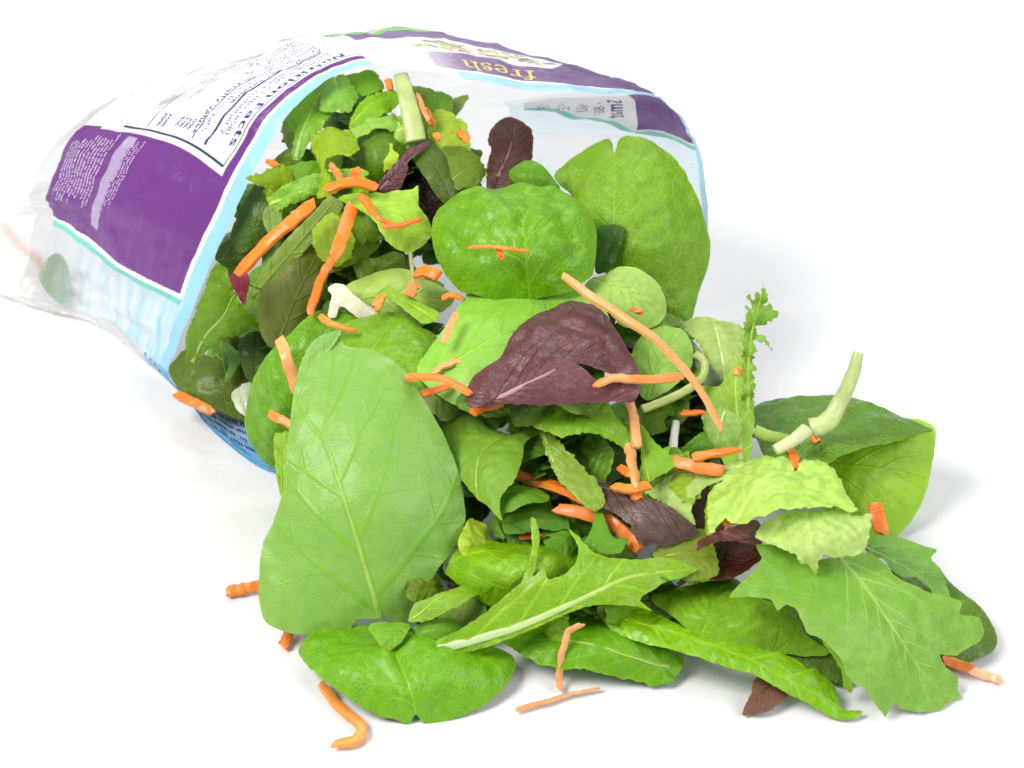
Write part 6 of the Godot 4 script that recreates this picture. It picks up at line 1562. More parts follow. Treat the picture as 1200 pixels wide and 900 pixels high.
	leaf("lettuce_scrap", "bright green ruffled lettuce leaf scrap around the horizontal carrot shred in the mouth", "ruffled lettuce scraps in the heap", "lettuce", [0.3789, 0.7907, 0.0272],
		[-57.8, 83.4, -33.7, -59.7, 80.6, -37.4, -60.7, 81.8, -40.1, -62.5, 79.8, -44.6, -62.3, 82, -45.1, -63.4, 81, -48.6, -63, 82.5, -48.6, -64.4, 81.1, -53.4, -64.2, 82.1, -54.3, -64.8, 82.6, -57.5, -63, 85, -55, -62.1, 87, -55.4, -59.9, 89.5, -50.4, -58.4, 91.3, -49.8, -56.8, 92.7, -44.6, -55.3, 94, -42.9, -54.3, 94.4, -39.2, -52.8, 95.2, -36.7, -52.7, 94.5, -33.7, -51.4, 94.5, -30.8, -52.3, 93, -29.7, -51.7, 91.8, -27.6, -53.1, 90.3, -28.2, -53.3, 88.3, -27.7, -54.9, 87, -29.4, -56, 84.1, -30.4],
		[-57.8, 89.4, -37.7, -54.9, 92, -33.1, -60.8, 85.8, -44, -57.7, 86.9, -34.8, -58, 90.8, -42.3], [-51.7, 93.8, -30, -64.7, 80.3, -53.5], {"puck": 0.8, "wave": 1.2, "bend": 0.3, "ribw": 1.1})
	leaf("lobed_scrap", "mid green toothed leaf scrap left of the dark red standing leaf", "lobed green scraps in the heap", "lobed", [0.2409, 0.5788, 0.0148],
		[-11, 87.7, -56.4, -10.2, 86.5, -54.7, -11.4, 85.9, -51.5, -11.1, 84.5, -50.3, -12.3, 84.2, -48.6, -12.1, 82.4, -47.7, -13.4, 82.2, -46.8, -14.1, 81.3, -45.5, -15.7, 81.9, -45.4, -17.2, 81.3, -44.8, -18.7, 83.1, -44.9, -20.6, 82.9, -45, -21.9, 84.1, -45.7, -24.2, 84.2, -47, -24.5, 85.7, -48.3, -26.3, 86.2, -50.8, -25, 87.7, -51.7, -24.9, 88.6, -53.8, -22.5, 89.5, -53.5, -21.6, 90.2, -55.4, -19.7, 90.3, -55, -18.5, 90.6, -57.7, -16.8, 90.5, -57.9, -14.7, 90.6, -60.5, -13.2, 89.6, -59.3, -11.1, 89.1, -58.9],
		[-17.3, 87.9, -48.5, -13.7, 87, -49.9, -21, 87.9, -48.5, -17.3, 85.2, -45.9, -17.4, 89.6, -52.5], [-21.2, 90.5, -57, -13.7, 81.7, -46.3], {"puck": 0.8, "wave": 1.2, "bend": 0.3, "ribw": 0.7})
	leaf("lettuce_scrap", "olive ruffled lettuce leaf scrap under the bent veined lettuce leaf", "ruffled lettuce scraps in the heap", "lettuce", [0.1913, 0.3202, 0.0096],
		[-102.7, 33.2, -28.1, -103.4, 32.2, -26.6, -104.9, 32.1, -25.4, -105.7, 30, -24.2, -107.5, 30.1, -23.8, -109.3, 27.3, -23.2, -111.1, 27.8, -23.8, -113.1, 27.6, -23.3, -113.7, 29.4, -25.5, -115.2, 30, -26.7, -114.5, 32.3, -28, -116, 32.8, -30, -115.2, 34.3, -31.2, -116.7, 35, -34.2, -115.5, 36, -35.4, -115.6, 37.3, -37.9, -113.3, 37.6, -37.8, -112.2, 38.4, -40, -109.8, 38.4, -38.6, -107.7, 38.4, -40.6, -105.6, 37.9, -38.4, -102.9, 37.3, -39.3, -102.2, 36.1, -36.4, -100.1, 34.9, -35.9, -101.1, 34.1, -32.6, -100.8, 32.9, -31],
		[-108.6, 35.7, -28.2, -104.9, 35.3, -28.8, -112.5, 35.1, -29.2, -108.4, 32.8, -25, -108.9, 37.6, -33], [-106.7, 38.2, -38.6, -111.4, 29.1, -24.2], {"puck": 0.8, "wave": 1.2, "bend": 0.3, "ribw": 1.1})
	leaf("lobed_scrap", "bright green toothed leaf scrap left of the narrow torn lettuce", "lobed green scraps in the heap", "lobed", [0.3717, 0.7098, 0.022],
		[9, 41.8, 57.3, 7.3, 43, 59.2, 5.5, 46.4, 59.9, 4, 47.7, 60.9, 3.1, 49.3, 60.7, 1.3, 50.4, 61.6, 0.8, 51.6, 60.7, -1.3, 52.9, 60.6, -1.3, 53.9, 58.6, -2.1, 55.2, 56.5, -0.2, 54.9, 54, -0.1, 55.6, 50.8, 2, 54.6, 49.3, 2.9, 54.4, 46.3, 4.5, 53.4, 45.7, 5.8, 52.6, 42.4, 7.3, 51.5, 43.1, 9.2, 49.8, 40.6, 9.9, 48.7, 43.7, 11.5, 46.6, 43.5, 11.8, 45.4, 46.1, 13.3, 42.5, 46.1, 12.7, 41.8, 48.8, 13.5, 39.8, 50.8, 12, 40.3, 53.2, 11.2, 39.9, 55.9],
		[5.8, 50.3, 54.5, 9.4, 47.4, 50.5, 2.4, 52.4, 57.4, 5.8, 47.9, 58.1, 5.9, 51.9, 49.7], [11.9, 45.8, 44.5, -0.1, 52.2, 60.6], {"puck": 0.8, "wave": 1.2, "bend": 0.3, "ribw": 0.7})
	leaf("leaf_scrap", "mid green smooth leaf scrap between the crossing carrots and the purple-brown tip", "smooth leaf scraps in the heap", "gloss", [0.1884, 0.4208, 0.0094],
		[30.9, 42.9, 76.5, 27.6, 39.6, 73.9, 23.8, 38.4, 68.7, 21.6, 38.7, 63.6, 20.3, 39.3, 59.5, 19.3, 40.2, 54.9, 19.5, 42.7, 51.6, 21.4, 45.9, 50.9, 24.1, 48.8, 52.7, 27.4, 51.2, 56.9, 30.8, 52, 63.7, 32.6, 50.4, 69.6, 32.6, 48, 73, 32.2, 45.8, 75.2],
		[26, 45.9, 65.4, 29, 48, 68.2, 23, 43.2, 61.9, 25.9, 42.9, 68.9, 26.1, 48.3, 61.1], [31.7, 51.2, 67, 20.3, 38.2, 61], {"puck": 0.8, "wave": 1.2, "bend": 0.3, "ribw": 0.7})
	leaf("lettuce_scrap", "yellow-green ruffled lettuce leaf scrap under the pale strip of crumpled lettuce", "ruffled lettuce scraps in the heap", "lettuce", [0.4882, 0.6913, 0.0474],
		[58.1, 42.6, 87.4, 56.4, 42.3, 87.4, 55.2, 43.6, 84.6, 53.9, 43.4, 83.5, 53.4, 44, 81.3, 52.1, 43.6, 79.7, 51.8, 44, 77.7, 50.4, 43.4, 74.6, 51, 44.3, 72.8, 50.4, 44.6, 69.2, 52.3, 45.6, 68.7, 53, 46.1, 65.6, 54.9, 46.9, 66.7, 56.2, 47.3, 64.5, 57.6, 47.6, 66.3, 59.3, 47.9, 64.9, 60.2, 47.8, 68, 61.8, 47.7, 68.8, 62, 47.3, 72.4, 63, 46.7, 74.7, 62.3, 46.2, 77.9, 63.1, 45.2, 80.5, 62.2, 44.6, 82.6, 62.6, 43.6, 86.3, 61.1, 43.1, 87, 60.1, 42.2, 89.4],
		[56.9, 46.4, 78.1, 59.9, 46.6, 78.3, 54, 45.6, 77, 56.7, 44.8, 83.1, 57.3, 47.4, 72.1], [63.1, 46.3, 76.2, 51.1, 43.7, 76.3], {"puck": 0.8, "wave": 1.2, "bend": 0.3, "ribw": 1.1})
	leaf("lettuce_scrap", "pale green ruffled lettuce leaf scrap left of the pale-ribbed blade's foot", "ruffled lettuce scraps in the heap", "lettuce", [0.5622, 0.7827, 0.2344],
		[76.9, 51.3, 60, 76.9, 49.7, 60.9, 75.2, 49.3, 62.1, 74.7, 47.2, 62.7, 73.2, 46.6, 63, 72, 44.1, 62.9, 70.4, 44.7, 62.5, 68.7, 42.9, 62, 67.9, 44.9, 61, 66.7, 45.4, 59.8, 66.8, 48, 59.3, 65.7, 48.1, 57.6, 66.1, 49.8, 57.1, 65, 49.8, 54.3, 65.4, 51.1, 53.3, 64.7, 52.6, 51.1, 66.3, 53.7, 50.8, 67.5, 55.3, 49.7, 69.8, 55.4, 51.3, 71.7, 56.1, 50.8, 73.3, 56, 53.3, 75.4, 55.8, 53.1, 76, 55, 55.2, 78.2, 54.3, 55.3, 77.5, 53.2, 57.3, 78.5, 51.8, 57.9],
		[70.8, 52.7, 60.1, 74, 52.8, 60.3, 67.8, 51.4, 58.4, 70.8, 49.4, 62.2, 71, 54.9, 56.6], [72.5, 56.1, 52.4, 69.8, 45.2, 62.3], {"puck": 0.8, "wave": 1.2, "bend": 0.3, "ribw": 1.1})
	leaf("lobed_scrap", "mid green toothed leaf scrap beneath the spike of the long narrow leaf", "lobed green scraps in the heap", "lobed", [0.1975, 0.4744, 0.0121],
		[18.7, 24.1, 102.7, 17.3, 25.1, 103.4, 16, 27.3, 102.9, 14.7, 27.9, 102.7, 13.8, 29.3, 101.3, 11.8, 29.1, 99.9, 11.4, 30.3, 97.6, 10, 30.3, 94, 10.7, 31.6, 91.7, 10.4, 32.4, 88.2, 12.4, 33.2, 87.9, 13.1, 33.5, 85.1, 14.6, 33.8, 85.8, 15.4, 33.7, 82.7, 16.6, 33.5, 82.4, 18, 32.9, 79.3, 19.3, 32.4, 81.1, 21.1, 31.2, 80.6, 21.5, 30.5, 85.8, 23, 28.4, 87.4, 22.8, 27.3, 91.5, 23.5, 24.9, 93.8, 22.8, 24.1, 96.6, 22.8, 22.7, 99.8, 21.3, 22.9, 100.9, 20.5, 22.3, 103],
		[16.9, 32.1, 96.5, 20, 30.4, 94.3, 13.9, 32.3, 96.7, 16.9, 29.2, 101.1, 17, 33.5, 89.9], [22.6, 28.2, 90.1, 11.5, 30.9, 96.5], {"puck": 0.8, "wave": 1.2, "bend": 0.3, "ribw": 0.7})
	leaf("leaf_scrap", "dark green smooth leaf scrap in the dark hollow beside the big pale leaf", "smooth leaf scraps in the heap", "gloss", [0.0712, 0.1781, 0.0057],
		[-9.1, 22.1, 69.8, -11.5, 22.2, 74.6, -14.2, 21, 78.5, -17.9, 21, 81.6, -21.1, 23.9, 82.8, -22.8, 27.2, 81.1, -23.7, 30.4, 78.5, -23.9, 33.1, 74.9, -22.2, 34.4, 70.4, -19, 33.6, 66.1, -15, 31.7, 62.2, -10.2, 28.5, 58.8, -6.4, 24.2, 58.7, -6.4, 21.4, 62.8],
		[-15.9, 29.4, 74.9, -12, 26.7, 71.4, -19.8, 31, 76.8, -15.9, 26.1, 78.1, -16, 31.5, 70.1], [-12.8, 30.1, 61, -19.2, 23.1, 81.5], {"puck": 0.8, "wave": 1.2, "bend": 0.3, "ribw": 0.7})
	leaf("leaf_scrap", "olive smooth leaf scrap behind the rolled bright green leaf end", "smooth leaf scraps in the heap", "gloss", [0.2184, 0.3111, 0.0074],
		[-26.6, 14.2, 110.3, -29.2, 17.3, 111.8, -31.5, 20.1, 112, -33, 22.7, 110.7, -33.2, 24.5, 108.3, -32.7, 25.8, 105.5, -31.9, 26.8, 101.5, -30, 26.9, 97, -27.3, 24.7, 94.7, -25.4, 21.7, 96.3, -24.2, 19, 98.6, -23.1, 15.7, 100.5, -22.6, 12.7, 103.9, -24, 12.2, 107.8],
		[-28.2, 21.3, 105.4, -25.8, 19.2, 103, -30.5, 22.9, 107.3, -28.1, 18.7, 108.7, -28.2, 23.4, 101.5], [-23, 16.7, 98.5, -33.4, 23.8, 109.8], {"puck": 0.8, "wave": 1.2, "bend": 0.3, "ribw": 0.7})
	leaf("leaf_scrap", "maroon smooth leaf scrap under the shiny bulging leaf", "smooth leaf scraps in the heap", "red", [0.1074, 0.0168, 0.0185],
		[-12.9, 6, 101.8, -15.7, 7.5, 103, -18, 11, 103.3, -19.2, 13.6, 102.4, -20.1, 15.3, 101.1, -20.9, 17.2, 99.1, -20.3, 19.5, 97, -18.4, 20.3, 95, -16.1, 19.5, 93.9, -13.8, 17.9, 93.9, -11.7, 14.9, 94.7, -10.7, 11.4, 96.2, -10.7, 9, 98.1, -11.3, 7, 99.9],
		[-15.6, 15.3, 100.5, -13.4, 14, 99, -17.9, 15.8, 101.1, -15.7, 12.2, 102.2, -15.7, 17.6, 98], [-11, 13.1, 95.3, -20.4, 14.1, 101.7], {"puck": 0.8, "wave": 1.2, "bend": 0.3, "ribw": 0.7})
	leaf("leaf_scrap", "bright green matte leaf scrap below the small round pale spinach leaf", "smooth leaf scraps in the heap", "under", [0.3489, 0.6789, 0.0221],
		[58, 47.5, 24.3, 53.9, 49.1, 27.7, 50.5, 51.5, 30.4, 47.6, 53, 32.2, 44.5, 55.5, 34.2, 42.5, 59.2, 34.6, 42.9, 62.6, 33, 44.7, 64.4, 30.5, 46.9, 64.9, 27.7, 50, 64, 24.9, 53.7, 61.3, 23, 56.8, 57.5, 22, 59.3, 53, 20.9, 60.2, 48.9, 21.4],
		[50.6, 58.2, 29.9, 54.6, 55.8, 26.4, 46.7, 59.8, 32.3, 50.7, 54.7, 30.4, 50.6, 60.9, 28.4], [55.5, 59.5, 22.2, 46.1, 54, 33.3], {"puck": 0.8, "wave": 1.2, "bend": 0.3, "ribw": 0.7})
	leaf("lettuce_scrap", "mid green ruffled lettuce leaf scrap behind the two lettuce peaks", "ruffled lettuce scraps in the heap", "lettuce", [0.165, 0.4332, 0.0122],
		[91.5, 28.1, 70.3, 90, 27.6, 71.5, 88.3, 29.9, 72, 86.2, 30.3, 72.9, 85, 32.3, 72.6, 83, 33.6, 72.8, 83.4, 35.1, 71.3, 82.4, 36.2, 70.1, 83.3, 37.3, 68.7, 82.5, 38.7, 66.7, 84.6, 38.7, 64.7, 85.3, 39.6, 61.8, 87.5, 38.7, 60.2, 89.3, 38.4, 58, 90.9, 37.4, 59.1, 92.6, 36.6, 56.9, 93.5, 35.8, 58.8, 95.7, 34.3, 56.7, 96.8, 32.9, 57.8, 99.2, 30.1, 57, 99.1, 28.5, 59.6, 100.2, 25.7, 60.8, 98.3, 25.5, 63.6, 97.4, 24.5, 65.9, 94.8, 26.1, 67.6, 93.5, 26, 69],
		[90.1, 34.8, 67.7, 94.2, 32.5, 64.7, 86.2, 36.1, 69.5, 90, 31.9, 70.1, 90.3, 36.7, 64], [98, 30.3, 59.9, 83, 35.7, 70.8], {"puck": 0.8, "wave": 1.2, "bend": 0.3, "ribw": 1.1})
	leaf("leaf_scrap", "pale green matte leaf scrap between the two carrot strips at the heap's middle", "smooth leaf scraps in the heap", "under", [0.6315, 0.8199, 0.2333],
		[-18.5, 52.6, 34.9, -18, 50.7, 38.4, -17.9, 49.2, 41.4, -18, 48.1, 44.5, -19.5, 48.5, 48.3, -22.2, 50.7, 51.8, -25.2, 54.3, 55.3, -28.3, 57.6, 57.1, -30.3, 60.4, 56.2, -30, 61.8, 52.9, -28.3, 62.1, 49.3, -26.5, 61.4, 44.3, -23.9, 59.1, 37.4, -20.6, 55.9, 33.8],
		[-23.3, 57.5, 49.4, -20.5, 54.2, 44.8, -26.1, 59.8, 52.6, -23.3, 55.2, 52, -23.4, 58.8, 45.4], [-28.1, 62.2, 46.2, -18.7, 48.3, 46.4], {"puck": 0.8, "wave": 1.2, "bend": 0.3, "ribw": 0.7})
	leaf("leaf_scrap", "mid green smooth leaf scrap between the long narrow leaf and the bottom leaves", "smooth leaf scraps in the heap", "gloss", [0.1884, 0.4208, 0.0094],
		[39.3, 13.2, 115.3, 36.4, 16.7, 118.2, 33.3, 20.4, 120.4, 30.8, 24.7, 120.7, 30.8, 27.1, 117.5, 32.5, 28.1, 114.2, 34.3, 28.1, 110.5, 36.2, 27.4, 105.1, 39.3, 24.8, 99.8, 42.3, 20.7, 98.5, 44, 16.4, 100.7, 44.8, 12.3, 103.6, 44.3, 10.1, 107.8, 42.2, 10.6, 112.1],
		[37.6, 22.4, 113.1, 40.9, 18.8, 108.8, 34.6, 24.9, 116, 37.6, 19.1, 115.7, 37.7, 24.6, 109.2], [44.4, 14.5, 102.3, 31.4, 25.7, 118.6], {"puck": 0.8, "wave": 1.2, "bend": 0.3, "ribw": 0.7})
	leaf("leaf_scrap", "bright green smooth leaf scrap under the long narrow leaf's thick stalk", "smooth leaf scraps in the heap", "gloss", [0.3547, 0.6296, 0.0173],
		[13.4, 10.5, 123, 11.1, 11.9, 120.6, 9.1, 11.7, 117.1, 7.3, 10.9, 112, 6.7, 11.8, 107.1, 7.7, 14.2, 104.3, 9.5, 16.9, 102.5, 11.8, 18.8, 101.4, 14.3, 20, 103.4, 16.1, 20.1, 108.6, 17.1, 19.1, 113.7, 18.1, 16.4, 117.8, 18.1, 13.6, 123.1, 16.3, 11, 125.1],
		[12.5, 18, 116.6, 15.1, 18.6, 117.2, 10, 15.9, 114.2, 12.5, 15, 120.4, 12.6, 19.5, 111], [18, 17.7, 115.5, 7.2, 11.7, 110.1], {"puck": 0.8, "wave": 1.2, "bend": 0.3, "ribw": 0.7})
	leaf("leaf_scrap", "yellow-green matte leaf scrap behind the shiny bulging leaf", "smooth leaf scraps in the heap", "under", [0.5484, 0.7242, 0.0472],
		[-8.1, 20.2, 96.1, -11.2, 24.7, 98.9, -13.6, 28.4, 100, -15.6, 31.1, 100.1, -16.9, 33.4, 98.7, -17, 35.3, 96, -16, 36.2, 92.4, -14.4, 36.4, 88.3, -12, 34.7, 84.6, -9.3, 31.6, 84.2, -7.6, 28.2, 86.1, -6.4, 24.6, 87.5, -5.1, 20.4, 88.8, -5.4, 18.4, 92.4],
		[-11.3, 30.4, 94.4, -8.7, 27.7, 91.1, -14, 32.4, 96.8, -11.3, 27.5, 97.4, -11.4, 32.6, 90.5], [-6.2, 25.5, 85.4, -16.4, 32.3, 99.6], {"puck": 0.8, "wave": 1.2, "bend": 0.3, "ribw": 0.7})




func carrots():
	carrot("long pale carrot strip, longest of all, slanting over the purple-red leaf", [16.9, 92, 23.4, 29, 88, 33.3, 40.1, 86, 44, 50.2, 80, 48.4, 61.2, 72, 60, 70, 60, 69.1], 3.5, [0.9734, 0.4564, 0.162])
	carrot("rough wavy carrot strip on the purple-red leaf under the longest strip", [26.9, 83, 76.7, 32.8, 84, 73.7, 37.5, 84, 74.2, 44.7, 81, 70.4, 56, 77, 62.7], 3.1, [0.9131, 0.3515, 0.0931])
	carrot("long orange carrot shred slanting beside the crimson radicchio scrap", [-97.4, 78, 1.1, -90.2, 86, 0.3, -82.5, 93, -2.1, -75.8, 97, -7.1, -70, 100, -12], 4.2, [0.9823, 0.2542, 0.0194])
	carrot("thick carrot shred hanging down in the bag mouth", [-62.7, 86, 3.1, -60.2, 90, -3.6, -58.6, 92, -13.1, -57.2, 94, -20.5], 4.7, [0.9823, 0.2542, 0.0194])
	carrot("thinner carrot shred hanging below the thick one in the mouth", [-71, 70, 15.3, -69.3, 74, 7.7, -66.4, 78, -1.2, -62.9, 82, -6.2], 3.0, [0.8714, 0.2086, 0.013])
	carrot("horizontal carrot shred behind the ruffled leaf in the mouth", [-66.9, 97, -26.3, -61.3, 99, -26.5, -55.8, 99, -27.7, -48.5, 97, -27.5], 3.4, [0.9823, 0.2542, 0.0194])
	carrot("slender upright carrot shred behind the horizontal one in the mouth", [-66.4, 100, -39.7, -63.7, 99, -35.2, -61.1, 97, -31.8], 2.3, [0.9823, 0.2542, 0.0194])
	carrot("stubby carrot end standing above the horizontal shred in the mouth", [-56.3, 102, -32.3, -56.6, 98, -29.5], 3.7, [0.9823, 0.2542, 0.0194])
	carrot("carrot shred bent down across the small ruffled leaf", [-53.8, 97, -22.6, -50.7, 96, -14.7, -46.8, 95, -9.3, -41.7, 93, -7.9], 3.7, [0.9823, 0.2542, 0.0194])
	carrot("carrot shred lying level on the small ruffled leaf", [-45.6, 95, -4, -39.1, 94, -6.2, -32.5, 92, -14.3], 2.8, [0.9823, 0.2542, 0.0194])
	carrot("tiny carrot bit at the top of the mouth beside the wide pale stalk", [-46.2, 115, -76.6, -45.5, 113, -72.9], 3.0, [0.9734, 0.314, 0.0343])
	carrot("thin carrot sliver beside the wide pale stalk", [-35.3, 112, -71.4, -33.2, 110, -64.3, -30.6, 107, -59.3], 1.8, [0.9387, 0.305, 0.0802])
	carrot("short carrot bit under the thin sliver by the wide pale stalk", [-32.6, 109, -66.2, -29.1, 104, -61.6], 2.4, [0.9734, 0.314, 0.0343])
	carrot("carrot bit on yellow-green lettuce against the white film", [-19.5, 105, -55.1, -16, 102, -53.4], 3.2, [0.9734, 0.314, 0.0343])
	carrot("smallest carrot crumb on yellow-green lettuce by the film", [-28.2, 105, -53.1, -26.6, 104, -50.4], 2.3, [0.9734, 0.314, 0.0343])
	carrot("thin carrot sliver lying on the glossy puckered spinach leaf", [-15.1, 101, 20.2, -8.7, 103, 22.9, -1.4, 103, 24.6, 5.5, 99, 19.7], 1.6, [0.8963, 0.305, 0.0319])
	carrot("tiny carrot stub under the sliver on the puckered spinach leaf", [-4.4, 102, 22.4, -3.5, 100, 25.8], 2.1, [0.8714, 0.2232, 0.007])
	carrot("pale carrot strip lying on the wet glossy leaf at left", [-80.2, 70, 29.9, -77.6, 68, 37.9, -75.4, 62, 40.6, -74, 56, 43.3], 4.1, [0.9734, 0.4564, 0.162])
	carrot("short carrot piece at the left edge of the big pale leaf", [-85.1, 42, 34.9, -80.4, 43, 40.4, -75.4, 42, 43], 3.1, [0.9131, 0.305, 0.0612])
	carrot("short pale carrot piece on the broad matte spinach leaf", [-23.5, 76, 42, -21.5, 79, 37.6, -18.9, 82, 32.1], 2.4, [0.9734, 0.4564, 0.162])
	carrot("carrot strip pointing at the left tip of the purple-red leaf", [-35.4, 73, 57.9, -28.3, 76, 61.7, -21.1, 77, 65.2, -13.5, 74, 68.7], 3.4, [0.9131, 0.305, 0.0612])
	carrot("darker carrot strip beneath the one pointing at the purple-red leaf", [-32.1, 66, 58.4, -27.2, 67, 57.3, -20.7, 67, 53.8], 2.4, [0.9823, 0.2542, 0.0194])
	carrot("pale carrot end behind the strip pointing at the purple-red leaf", [-26.6, 68, 47.7, -22.6, 70, 46, -17.4, 70, 43.4], 2.4, [0.9734, 0.4564, 0.162])
	carrot("carrot tip under the left end of the purple-red leaf", [-13.6, 66, 68.2, -9.7, 66, 65.3, -2.9, 66, 62.4], 3.1, [0.9823, 0.2542, 0.0194])
	carrot("upright carrot shred hanging below the purple-red leaf", [39.4, 64, 56.6, 40.5, 62, 65.6, 41.5, 58, 76.5], 3.4, [0.9734, 0.4564, 0.162])
	carrot("upright carrot shred below the bright creased leaf", [38.5, 58, 74.6, 39.8, 54, 81, 40.7, 52, 91.8], 3.7, [0.9734, 0.4564, 0.162])
	carrot("rough carrot shred lying across the foot of the upright shred", [33.1, 51, 88.6, 39.1, 52, 91.3, 45.5, 50, 86.9], 3.1, [0.9734, 0.314, 0.0343])
	carrot("small carrot bit behind the foot of the upright shred", [35.8, 47, 73.2, 39.8, 48, 78.2], 2.9, [0.9823, 0.2542, 0.0194])
	carrot("short carrot stub below the crossing shreds", [39.3, 50, 88.3, 41.4, 48, 92.1], 3.6, [0.9734, 0.314, 0.0343])
	carrot("carrot strip under the pale lettuce strip", [53, 51, 74.7, 59.5, 52, 78.8, 70.3, 50, 79], 4.2, [0.9131, 0.2831, 0.0612])
	carrot("carrot strip lying on the one under the pale lettuce strip", [59.9, 55, 78.1, 68, 55, 75.7, 76.7, 52, 69.8], 3.4, [0.9131, 0.2623, 0.0319])
	carrot("carrot bit in shadow behind the longest strip's lower end", [57.7, 54, 51.6, 66.1, 53, 49.7], 2.4, [0.9823, 0.2542, 0.0194])
	carrot("thick carrot shred in the hollow right of the curled leaf", [-2.3, 41, 67.2, 7.2, 42, 73.7, 15.7, 43, 79.2, 25.5, 41, 85], 4.5, [0.9823, 0.2542, 0.0194])
	carrot("thick carrot shred ending below the purple-brown lettuce tip", [14.7, 40, 86.4, 24, 40, 89.2, 32.5, 38, 91.2, 38.8, 36, 96.8, 41.5, 34, 101], 4.4, [0.9387, 0.2705, 0.0452])
	carrot("thin carrot shred in the shade below the darker lobed leaf", [2.3, 31, 90.2, 10, 31, 89.7, 17, 31, 90.6], 2.4, [0.9047, 0.2623, 0.0612])
	carrot("stout carrot piece before the folded spinach leaf at far right", [124.9, 24, 63.3, 125.7, 22, 66.9, 127.1, 18, 72.7], 5.2, [1.0, 0.2623, 0.0252])
	carrot("carrot bit behind the pale cut stalk", [104, 44, 48.8, 104.8, 43, 53.4], 3.0, [0.9823, 0.2542, 0.0194])
	carrot("carrot end in the notch between the lettuce peaks", [94.3, 47, 63.6, 95.4, 47, 75.1], 3.5, [0.9823, 0.2542, 0.0194])
	carrot("small carrot bit on the pale-ribbed blade below the feathery sprig", [76.4, 64, 40.4, 78.9, 64, 41.9], 3.0, [0.9734, 0.314, 0.0343])
	carrot("carrot piece sticking out on the sheet left of the big pale leaf", [-98.1, 1.8, 84.3, -92.4, 2, 82.7, -84.5, 3, 81.2], 3.8, [0.956, 0.305, 0.0452])
	carrot("carrot end below the bottom left corner of the big pale leaf", [-76.1, 1.8, 111.7, -75.3, 2, 107.3, -73.1, 3, 102.4], 3.7, [0.956, 0.2623, 0.0212])
	carrot("curved carrot strip alone on the sheet at the bottom", [-62.2, 3, 130.8, -57.9, 1.8, 137.5, -52.5, 1.8, 143.9, -48.7, 1.8, 148.6, -47.6, 1.8, 153.2, -50.7, 1.8, 156.6, -56.5, 1.8, 157.8], 3.4, [0.956, 0.3515, 0.0612])
	carrot("straight thin carrot strip alone on the sheet at the bottom", [1.4, 1.5, 142, 9.6, 1.5, 138.4, 19.4, 1.5, 134.4, 28.6, 1.5, 131.6], 2.0, [0.9387, 0.4342, 0.15])
	carrot("pale carrot strip hanging from the long leaf onto the sheet", [15.8, 1.5, 132.4, 15.6, 5, 128.9, 16.6, 14, 127.4, 18.5, 19, 123.9, 22.6, 22, 124], 2.3, [0.9047, 0.4452, 0.1746])
	carrot("carrot piece emerging under the toothed leaf's right lobe", [142, 3, 119.7, 146.6, 2.2, 121.3, 152, 1.8, 124.2], 3.5, [0.9734, 0.305, 0.0723])
	carrot("pale carrot end on the sheet at far right", [150.4, 2.6, 124.7, 155.1, 1.6, 126, 159.8, 1.5, 128], 2.9, [0.9387, 0.5149, 0.305])
	carrot("forked carrot shred at the top edge of the wet glossy leaf", [-67.2, 73, 19.9, -61.9, 74, 26.8, -54.3, 72, 28.1], 2.5, [0.9734, 0.314, 0.0343])
	carrot("carrot bit standing behind the hooked white rib", [-47.5, 76, 20.2, -45.4, 77, 13], 3.3, [0.9734, 0.314, 0.0343])
	carrot("carrot lump at the foot of the thin stem by the pale oval leaf", [-36, 78, 15.1, -34.1, 80, 9.9], 3.8, [0.9216, 0.305, 0.1022])
	carrot("carrot chunk left of the glossy puckered leaf", [-34.1, 82, 7.5, -29.9, 84, 8.4, -25.6, 84, 11.8], 4.1, [0.9823, 0.2542, 0.0194])
	carrot("small forked carrot bit below the glossy puckered leaf", [-24.4, 77, 15.2, -20.9, 78, 14.5, -17.3, 77, 15.2], 2.2, [0.9734, 0.314, 0.0343])
	carrot("carrot piece on the bag floor at the mouth's lower left", [-127.2, 13, -17.5, -120.2, 14, -11.1, -111.7, 13, -5.4], 3.6, [0.8714, 0.2623, 0.0369])
	carrot("carrot piece behind the bent lettuce leaf at the mouth's left", [-117, 30, -30.4, -109.2, 32, -30.9], 3.9, [0.8714, 0.2307, 0.0176])
	carrot("carrot crumb near the mouth's upper left rim", [-89.6, 96, -49.4, -85.9, 95, -46.1], 3.2, [0.9823, 0.2542, 0.0194])
	carrot("tiny carrot crumb on the small round pale spinach leaf", [41.2, 79, 24.8, 44.6, 79, 27.5], 2.2, [0.9387, 0.2232, 0.0452])
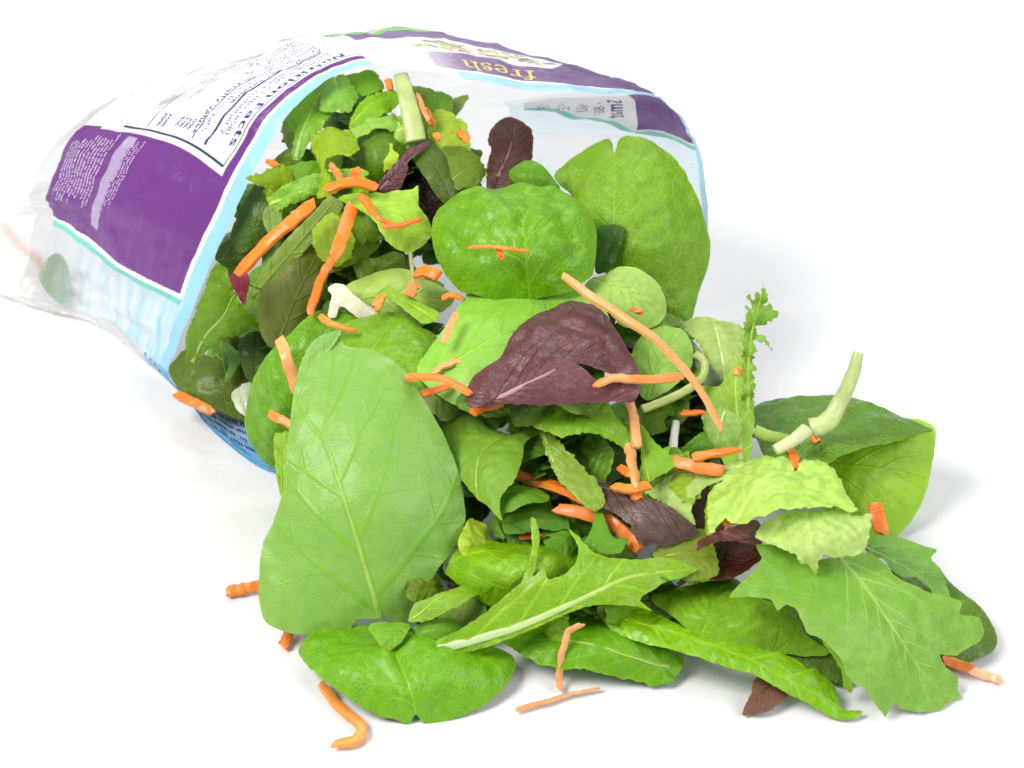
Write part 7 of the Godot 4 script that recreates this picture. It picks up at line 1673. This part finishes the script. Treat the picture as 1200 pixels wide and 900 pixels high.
	carrot("carrot piece under the small yellow-green lettuce fold", [68.9, 45, 99.9, 78.1, 45, 97.3], 3.3, [0.9734, 0.314, 0.0343])
	carrot("faint carrot shred seen through the clear film at the bag's tail", [-218.4, 9, -150.1, -207.5, 8, -132.1, -197.8, 7, -123.4], 3.1, [0.9216, 0.2232, 0.0452])
	carrot("second faint carrot shred lower behind the clear film", [-199.2, 6, -123, -189.3, 6, -110.9, -179.4, 6, -98.4], 3.0, [0.9216, 0.2232, 0.0452])


func stalks():
	stalk("cut_stalk", "pale green cut stalk pointing up before the folded spinach leaf", [117.5, 74, 44.2, 115.6, 67, 47.8, 112.1, 58, 50.1, 107.8, 52, 53.8, 102.7, 49, 54.1], 3.8, 7.6, 0.8, [0.5863, 0.7081, 0.2731])
	stalk("cut_stalk", "short whitish stalk piece just below the pale cut stalk", [99.9, 52, 58.7, 95, 52, 64.5, 88.5, 50, 67.6], 5.0, 3.8, 0.8, [0.6939, 0.7666, 0.4124])
	stalk("cut_stalk", "ribbed green stalk between the sprig blade and the crumpled lettuce", [83.2, 47, 52.4, 87.8, 46, 54, 95.3, 44, 53.7], 4.7, 4.1, 0.8, [0.4124, 0.5992, 0.0971])
	stalk("curved_stalk", "curved pale stalk hooking round below the grey-green rolled edge", [63.6, 64, 30.5, 66.4, 63, 33.7, 65.7, 62, 40.6, 60.6, 61, 46.8, 53.6, 61, 52.9, 43.8, 60, 57.9], 3.0, 3.0, 0.8, [0.5008, 0.5863, 0.1659])
	stalk("wide_stalk", "wide flat pale stalk leaning at the top of the mouth", [-41.5, 116, -78.8, -39.6, 113, -69.4, -37.3, 108, -62.1, -35.3, 101, -54.6], 5.5, 7.8, 0.45, [0.5487, 0.666, 0.2491])
	stalk("stem", "thin pale stem rising beside the carrot chunk", [-36.4, 80, -10.7, -35.4, 80, 0.3, -34, 78, 14], 1.5, 1.5, 0.8, [0.4892, 0.5244, 0.1784])
	stalk("stalk_piece", "short glassy white stalk piece in the hollow right of centre", [56.2, 50, 51, 55.3, 48, 57.2, 54.4, 46, 64.2], 2.6, 3.2, 0.8, [0.8122, 0.8435, 0.7517])
